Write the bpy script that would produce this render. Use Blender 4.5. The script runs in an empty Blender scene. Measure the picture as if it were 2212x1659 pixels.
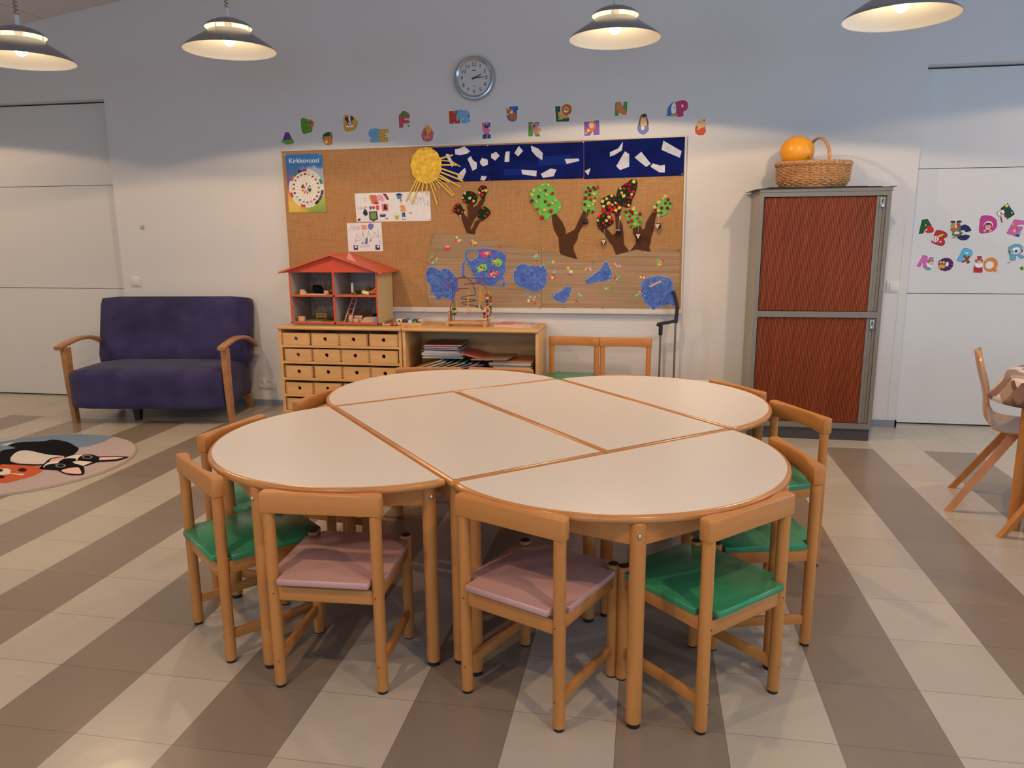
import bpy, bmesh, math, random
from mathutils import Vector, Matrix
from mathutils.geometry import tessellate_polygon
random.seed(7)
SC=bpy.context.scene
COL=SC.collection
# ------------------------------------------------------------------ camera, exposure, sky, windows' daylight
cam=bpy.data.cameras.new('camera'); cam.sensor_fit='HORIZONTAL'; cam.sensor_width=36.0; cam.lens=26.545; cam.clip_start=0.05
camo=bpy.data.objects.new('camera',cam); COL.objects.link(camo)
YAW,PITCH,ROLL=-0.17556108,0.19962368,-0.00747396
fw=Vector((math.sin(YAW)*math.cos(PITCH),math.cos(YAW)*math.cos(PITCH),-math.sin(PITCH)))
rt=Vector((math.cos(YAW),-math.sin(YAW),0)); dn=fw.cross(rt)
r2=rt*math.cos(ROLL)-dn*math.sin(ROLL); d2=rt*math.sin(ROLL)+dn*math.cos(ROLL)
M=Matrix(((r2.x,-d2.x,-fw.x,0),(r2.y,-d2.y,-fw.y,0),(r2.z,-d2.z,-fw.z,0),(0,0,0,1))); M.translation=Vector((0,0,1.4004))
camo.matrix_world=M; SC.camera=camo
SC.view_settings.view_transform='Standard'; SC.view_settings.look='None'; SC.view_settings.gamma=1.0; SC.view_settings.use_curve_mapping=False
SC.view_settings.exposure=0.0
wd=bpy.data.worlds.new('sky'); SC.world=wd; wd.use_nodes=True
bg=wd.node_tree.nodes['Background']; bg.inputs[0].default_value=(0.43,0.68,1.0,1); bg.inputs[1].default_value=4.3
WX0,WX1,WY0,WALL,DOORY=-7.0,4.7,-3.0,5.66,5.765
def ceil_z(x): return 3.003+0.1437*(x+5.13)
# windows (x/y range, z range): daylight enters here
WIN_FRONT=[(-5.2,-2.6),(-1.6,1.2),(2.2,4.2)]; WIN_RIGHT=[(-1.4,1.0),(1.7,5.0)]; WZ=(0.80,2.40)
def portal(loc,rot,sx,sy):
    l=bpy.data.lights.new('daylight','AREA'); l.shape='RECTANGLE'; l.size=sx; l.size_y=sy; l.cycles.is_portal=True
    o=bpy.data.objects.new('daylight',l); COL.objects.link(o); o.location=loc; o.rotation_euler=rot
for a,b in WIN_FRONT: portal(((a+b)/2,WY0-0.02,sum(WZ)/2),(math.pi/2,0,0),b-a,WZ[1]-WZ[0])
for a,b in WIN_RIGHT: portal((WX1+0.02,(a+b)/2,sum(WZ)/2),(0,math.pi/2,0),WZ[1]-WZ[0],b-a)
LAMP_W=52.0; LAMP_C=(1.0,0.69,0.40)
SC.cycles.max_bounces=8; SC.cycles.diffuse_bounces=4; SC.cycles.glossy_bounces=3; SC.cycles.transparent_max_bounces=6
SC.cycles.sample_clamp_indirect=6.0; SC.cycles.caustics_reflective=False; SC.cycles.caustics_refractive=False
# ------------------------------------------------------------------ materials
def s2l(h):
    v=[int(h[i:i+2],16)/255 for i in (0,2,4)]
    return tuple(c/12.92 if c<=0.04045 else ((c+0.055)/1.055)**2.4 for c in v)
MATS={}
def mat(name,col,rough=0.5,spec=0.5,metal=0.0,var=0.0,vs=(8,8,8),bump=0.0,bs=200.0,emit=None,coat=0.0,sheen=0.0,var_col=None,space='Object',dist=0.0):
    if name in MATS: return MATS[name]
    m=bpy.data.materials.new(name); m.use_nodes=True; nt=m.node_tree; b=nt.nodes['Principled BSDF']
    if isinstance(col,str): col=s2l(col)
    b.inputs['Base Color'].default_value=(*col,1); b.inputs['Roughness'].default_value=rough; b.inputs['Metallic'].default_value=metal
    b.inputs['Specular IOR Level'].default_value=spec; b.inputs['Coat Weight'].default_value=coat; b.inputs['Sheen Weight'].default_value=sheen
    if var or bump:
        tc=nt.nodes.new('ShaderNodeTexCoord'); mp=nt.nodes.new('ShaderNodeMapping'); mp.inputs['Scale'].default_value=vs
        nt.links.new(tc.outputs[space],mp.inputs[0])
    if var:
        n=nt.nodes.new('ShaderNodeTexNoise'); n.inputs['Scale'].default_value=1.0; n.inputs['Detail'].default_value=5; n.inputs['Distortion'].default_value=dist; nt.links.new(mp.outputs[0],n.inputs[0])
        r=nt.nodes.new('ShaderNodeValToRGB'); r.color_ramp.elements[0].position=0.3; r.color_ramp.elements[1].position=0.7
        c0=var_col if var_col else tuple(c*(1-var) for c in col); c1=tuple(min(1,c*(1+var)) for c in col)
        if isinstance(c0,str): c0=s2l(c0)
        r.color_ramp.elements[0].color=(*c0,1); r.color_ramp.elements[1].color=(*c1,1)
        nt.links.new(n.outputs['Fac'],r.inputs[0]); nt.links.new(r.outputs[0],b.inputs['Base Color'])
    if bump:
        n2=nt.nodes.new('ShaderNodeTexNoise'); n2.inputs['Scale'].default_value=bs; nt.links.new(tc.outputs[space],n2.inputs[0])
        bp=nt.nodes.new('ShaderNodeBump'); bp.inputs['Strength'].default_value=bump; bp.inputs['Distance'].default_value=0.004
        nt.links.new(n2.outputs['Fac'],bp.inputs['Height']); nt.links.new(bp.outputs[0],b.inputs['Normal'])
    if emit:
        b.inputs['Emission Color'].default_value=(*emit[0],1); b.inputs['Emission Strength'].default_value=emit[1]
    MATS[name]=m; return m
def hexm(h,rough=0.6): return mat('paint_'+h,h,rough,0.3)
BEECH=mat('beech',(0.56,0.228,0.060),0.34,0.38,var=0.09,vs=(30,30,3.0),bump=0.02,bs=60)
BEECHX=mat('beech_along',(0.56,0.228,0.060),0.34,0.38,var=0.09,vs=(3.0,30,30),bump=0.02,bs=60)
BEECHY=mat('beech_across',(0.54,0.22,0.058),0.34,0.38,var=0.09,vs=(30,3.0,30),bump=0.02,bs=60)
BIRCH=mat('birch_ply',(0.68,0.385,0.150),0.4,0.4,var=0.10,vs=(4,20,30))
BIRCHD=mat('birch_edge',(0.5,0.26,0.1),0.45,0.4)
OAK=mat('oak_arm',(0.42,0.19,0.072),0.3,0.5,var=0.2,vs=(30,5,30))
LAM=mat('laminate',(0.75,0.69,0.645),0.28,0.5,bump=0.006,bs=700)
EDGE=mat('table_edge',(0.55,0.235,0.068),0.24,0.5,var=0.1,vs=(9,9,30))
GREEN=mat('green_seat',(0.042,0.285,0.130),0.24,0.5,bump=0.012,bs=300)
PINK=mat('pink_seat',(0.60,0.345,0.31),0.33,0.5,bump=0.012,bs=300)
CAPM=mat('leg_cap_brown',(0.05,0.024,0.014),0.4)
BLACK=mat('black_plastic',(0.012,0.012,0.013),0.4)
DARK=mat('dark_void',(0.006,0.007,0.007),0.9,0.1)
STEEL=mat('steel',(0.62,0.62,0.62),0.28,0.5,1.0)
WHITEP=mat('white_plastic',(0.74,0.72,0.67),0.35)
WALLM=mat('wall_paint',(0.71,0.69,0.67),0.62,0.3,bump=0.03,bs=900,space='Generated')
DOORM=mat('door_paint',(0.70,0.685,0.665),0.5,0.4)
CEILM=mat('ceiling_panel',(0.66,0.63,0.60),0.8,0.2)
BASEB=mat('baseboard_grey',(0.23,0.26,0.31),0.5)
PAPER=mat('paper_white',(0.80,0.79,0.80),0.8,0.2,var=0.03,vs=(30,30,30))
# ------------------------------------------------------------------ mesh builder
class MB:
    def __init__(s): s.v=[]; s.f=[]; s.m=[]; s.cur=0
    def add(s,vs,fs,T=None):
        o=len(s.v)
        for p in vs:
            p=Vector(p); s.v.append(T@p if T else p)
        for f in fs: s.f.append([i+o for i in f]); s.m.append(s.cur)
        return s
    def box(s,c,d,rot=None,bev=0.0,seg=2):
        bm=bmesh.new(); bmesh.ops.create_cube(bm,size=1.0)
        for v in bm.verts: v.co=Vector((v.co.x*d[0],v.co.y*d[1],v.co.z*d[2]))
        if bev>0: bmesh.ops.bevel(bm,geom=list(bm.edges),offset=min(bev,min(d)*0.49),segments=seg,profile=0.5,affect='EDGES')
        T=Matrix.Translation(Vector(c))
        if rot is not None: T=T@(rot if isinstance(rot,Matrix) else Matrix.Rotation(rot,4,'Z'))
        bm.verts.ensure_lookup_table(); s.add([v.co.copy() for v in bm.verts],[[v.index for v in f.verts] for f in bm.faces],T); bm.free(); return s
    def bb(s,x0,x1,y0,y1,z0,z1,bev=0.0,seg=2): return s.box(((x0+x1)/2,(y0+y1)/2,(z0+z1)/2),(x1-x0,y1-y0,z1-z0),None,bev,seg)
    def cyl(s,p0,p1,r0,r1=None,seg=20,bev=0.0):
        p0,p1=Vector(p0),Vector(p1); r1=r0 if r1 is None else r1; L=(p1-p0).length
        prof=[(0,0),(r0-bev,0),(r0,bev),(r1,L-bev),(r1-bev,L),(0,L)] if bev else [(0,0),(r0,0),(r1,L),(0,L)]
        q=Vector((0,0,1)).rotation_difference((p1-p0).normalized()).to_matrix().to_4x4()
        return s.lathe(prof,seg,Matrix.Translation(p0)@q)
    def lathe(s,prof,seg=32,T=None):
        vs=[];fs=[];idx=[]
        for r,z in prof:
            if r<1e-6: idx.append([len(vs)]); vs.append((0,0,z))
            else:
                idx.append(list(range(len(vs),len(vs)+seg)))
                for k in range(seg): a=2*math.pi*k/seg; vs.append((r*math.cos(a),r*math.sin(a),z))
        for a,b in zip(idx,idx[1:]):
            if len(a)==1 and len(b)==1: continue
            for k in range(seg):
                k2=(k+1)%seg
                if len(a)==1: fs.append([a[0],b[k2],b[k]])
                elif len(b)==1: fs.append([a[k],a[k2],b[0]])
                else: fs.append([a[k],a[k2],b[k2],b[k]])
        return s.add(vs,fs,T)
    def sphere(s,c,r,seg=16,rings=10,sc=(1,1,1)):
        prof=[(abs(r*math.sin(math.pi*i/rings))if 0<i<rings else 0,-r*math.cos(math.pi*i/rings)) for i in range(rings+1)]
        return s.lathe(prof,seg,Matrix.Translation(Vector(c))@Matrix.Diagonal((*sc,1)))
    def tube(s,pts,r,seg=8,closed=False,flat=None,caps=True):
        pts=[Vector(p) for p in pts]; n=len(pts); rings=[]; up=None
        for i,p in enumerate(pts):
            a=pts[(i-1)%n] if (closed or i>0) else p; b=pts[(i+1)%n] if (closed or i<n-1) else p
            t=(b-a).normalized() if (b-a).length>1e-9 else Vector((0,0,1))
            if up is None: up=t.orthogonal().normalized() if flat is None else Vector(flat)
            side=t.cross(up); side=side.normalized() if side.length>1e-6 else t.orthogonal().normalized(); up2=side.cross(t).normalized()
            if flat is None: up=up2
            rr=r[i] if isinstance(r,(list,tuple)) and isinstance(r[0],(int,float)) and len(r)==n and flat is None else r
            ring=[]
            for k in range(seg):
                an=2*math.pi*k/seg
                if flat is None: ring.append(p+side*math.cos(an)*rr+up2*math.sin(an)*rr)
                else:
                    ca,sa=math.cos(an),math.sin(an); e=0.45
                    ring.append(p+side*math.copysign(abs(ca)**e,ca)*r[0]+up2*math.copysign(abs(sa)**e,sa)*r[1])
            rings.append(ring)
        vs=[q for g in rings for q in g]; fs=[]
        for i in range(n if closed else n-1):
            j=(i+1)%n
            for k in range(seg): fs.append([i*seg+k,i*seg+(k+1)%seg,j*seg+(k+1)%seg,j*seg+k])
        if not closed and caps: fs+= [list(range(seg))[::-1],list(range((n-1)*seg,n*seg))]
        return s.add(vs,fs)
    def plate(s,loops,d0,d1,axis='y',T=None):
        """2-D loops (outline, holes...) extruded between depths d0 (visible side) and d1. axis y: (x,z); z: (x,y)"""
        def P(p,d): return Vector((p[0],d,p[1])) if axis=='y' else Vector((p[0],p[1],d))
        tri=tessellate_polygon([[Vector((p[0],p[1],0)) for p in l] for l in loops]); flat=[p for l in loops for p in l]; n=len(flat)
        vs=[P(p,d0) for p in flat]+[P(p,d1) for p in flat]; fs=[]
        want=-1 if axis=='y' else 1
        for t in tri:
            a,b,c=[Vector(flat[i]) for i in t]; cr=(b-a).x*(c-a).y-(b-a).y*(c-a).x
            if abs(cr)<1e-14: continue
            f=list(t) if cr>0 else list(t)[::-1]         # ccw in 2-D; (x,z) ccw has normal -y
            if axis=='z' and d0<d1: f=f[::-1]
            fs.append(f); fs.append([i+n for i in f[::-1]])
        o=0
        for l in loops:
            m=len(l)
            for i in range(m): a=o+i; b=o+(i+1)%m; fs.append([a,b,b+n,a+n])
            o+=m
        return s.add(vs,fs,T)
    def loft(s,rings,cap0=True,cap1=True):
        n=len(rings[0]); vs=[p for r in rings for p in r]; fs=[]
        for i in range(len(rings)-1):
            for k in range(n): fs.append([i*n+k,i*n+(k+1)%n,(i+1)*n+(k+1)%n,(i+1)*n+k])
        if cap0: fs.append(list(range(n))[::-1])
        if cap1: fs.append(list(range((len(rings)-1)*n,len(rings)*n)))
        return s.add(vs,fs)
    def build(s,name,mats,parent=None,org=(0,0,0),rot=0,smooth=40,fix=True,sub=False):
        if not isinstance(mats,(list,tuple)): mats=[mats]
        org=Vector(org); me=bpy.data.meshes.new(name)
        me.from_pydata([p-org for p in s.v] if sub else s.v,[],s.f)
        for m in mats: me.materials.append(m)
        for p,i in zip(me.polygons,s.m): p.material_index=i
        if fix:
            bm=bmesh.new(); bm.from_mesh(me); bmesh.ops.recalc_face_normals(bm,faces=bm.faces); bm.to_mesh(me); bm.free()
        if smooth:
            me.shade_smooth(); me.set_sharp_from_angle(angle=math.radians(smooth))
        o=bpy.data.objects.new(name,me); COL.objects.link(o)
        if parent is not None:
            o.parent=parent
            o.location=org-W_ORG.get(parent.name,Vector((0,0,0))) if parent.name in W_ORG else org
        else: o.location=org; o.rotation_euler=(0,0,rot)
        return o
W_ORG={}   # roots whose parts are given in room coordinates
def tag(o,label,cat,group=None,kind=None):
    o['label']=label; o['category']=cat
    if group: o['group']=group
    if kind: o['kind']=kind
    return o
def thing(name,label,cat,loc=(0,0,0),rot=0,group=None,room=False):
    o=bpy.data.objects.new(name,None); COL.objects.link(o); o.empty_display_size=0.05; o.location=loc; o.rotation_euler=(0,0,rot)
    if room: W_ORG[o.name]=Vector(loc)
    return tag(o,label,cat,group)
def struct(name,mb,m,smooth=0,parent=None):
    o=mb.build(name,m,parent,smooth=smooth)
    if parent is None: o['kind']='structure'
    return o
def copy_tree(o,parent=None):
    c=o.copy(); COL.objects.link(c)
    if parent is not None: c.parent=parent
    for ch in list(o.children): copy_tree(ch,c)
    return c
def smooth_loop(pts,n=4):
    out=[];m=len(pts)
    for i in range(m):
        p0,p1,p2,p3=[Vector(pts[(i+k)%m]) for k in (-1,0,1,2)]
        for k in range(n):
            t=k/n; q=0.5*((2*p1)+(p2-p0)*t+(2*p0-5*p1+4*p2-p3)*t*t+(3*p1-p0-3*p2+p3)*t**3); out.append((q.x,q.y))
    return out
def smooth_path(pts,n=6):
    out=[];m=len(pts); P=[Vector(p) for p in pts]
    for i in range(m-1):
        p0,p1,p2,p3=P[max(i-1,0)],P[i],P[i+1],P[min(i+2,m-1)]
        for k in range(n):
            t=k/n; out.append(0.5*((2*p1)+(p2-p0)*t+(2*p0-5*p1+4*p2-p3)*t*t+(3*p1-p0-3*p2+p3)*t**3))
    return out+[P[-1]]
def ccw(l):
    a=sum(l[i][0]*l[(i+1)%len(l)][1]-l[(i+1)%len(l)][0]*l[i][1] for i in range(len(l))); return l if a>0 else l[::-1]
def offset(l,d):
    l=ccw(l); n=len(l); out=[]
    for i in range(n):
        p,q,r=Vector(l[i-1]),Vector(l[i]),Vector(l[(i+1)%n])
        e1=(q-p); e2=(r-q)
        if e1.length<1e-9 or e2.length<1e-9: out.append(tuple(q)); continue
        n1=Vector((e1.y,-e1.x)).normalized(); n2=Vector((e2.y,-e2.x)).normalized(); b=n1+n2
        if b.length<0.3: b=n1
        b.normalize(); k=d/max(0.5,b.dot(n1)); out.append((q.x+b.x*k,q.y+b.y*k))
    return out
def circ(x,y,rx,ry=None,n=20): ry=rx if ry is None else ry; return [(x+rx*math.cos(2*math.pi*i/n),y+ry*math.sin(2*math.pi*i/n)) for i in range(n)]
def text_mesh(txt,size,ext=0.0006):
    c=bpy.data.curves.new('txt','FONT'); c.body=txt; c.size=size; c.extrude=ext; c.align_x='CENTER'; c.align_y='CENTER'; c.resolution_u=3
    o=bpy.data.objects.new('txt',c); COL.objects.link(o); dg=bpy.context.evaluated_depsgraph_get(); dg.update()
    me=bpy.data.meshes.new_from_object(o.evaluated_get(dg)); bpy.data.objects.remove(o); bpy.data.curves.remove(c)
    vs=[v.co.copy() for v in me.vertices]; fs=[list(p.vertices) for p in me.polygons]; bpy.data.meshes.remove(me); return vs,fs
def wall_text(mb,txt,x,z,y,size=None,width=None,rot=0):
    vs,fs=text_mesh(txt,size or 0.1)
    if width: k=width/max(1e-6,max(v.x for v in vs)-min(v.x for v in vs)); vs=[Vector((v.x*k,v.y*k,v.z)) for v in vs]
    T=Matrix.Translation((x,y,z))@Matrix.Rotation(rot,4,'Y')@Matrix.Rotation(math.pi/2,4,'X'); mb.add(vs,fs,T)
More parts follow.
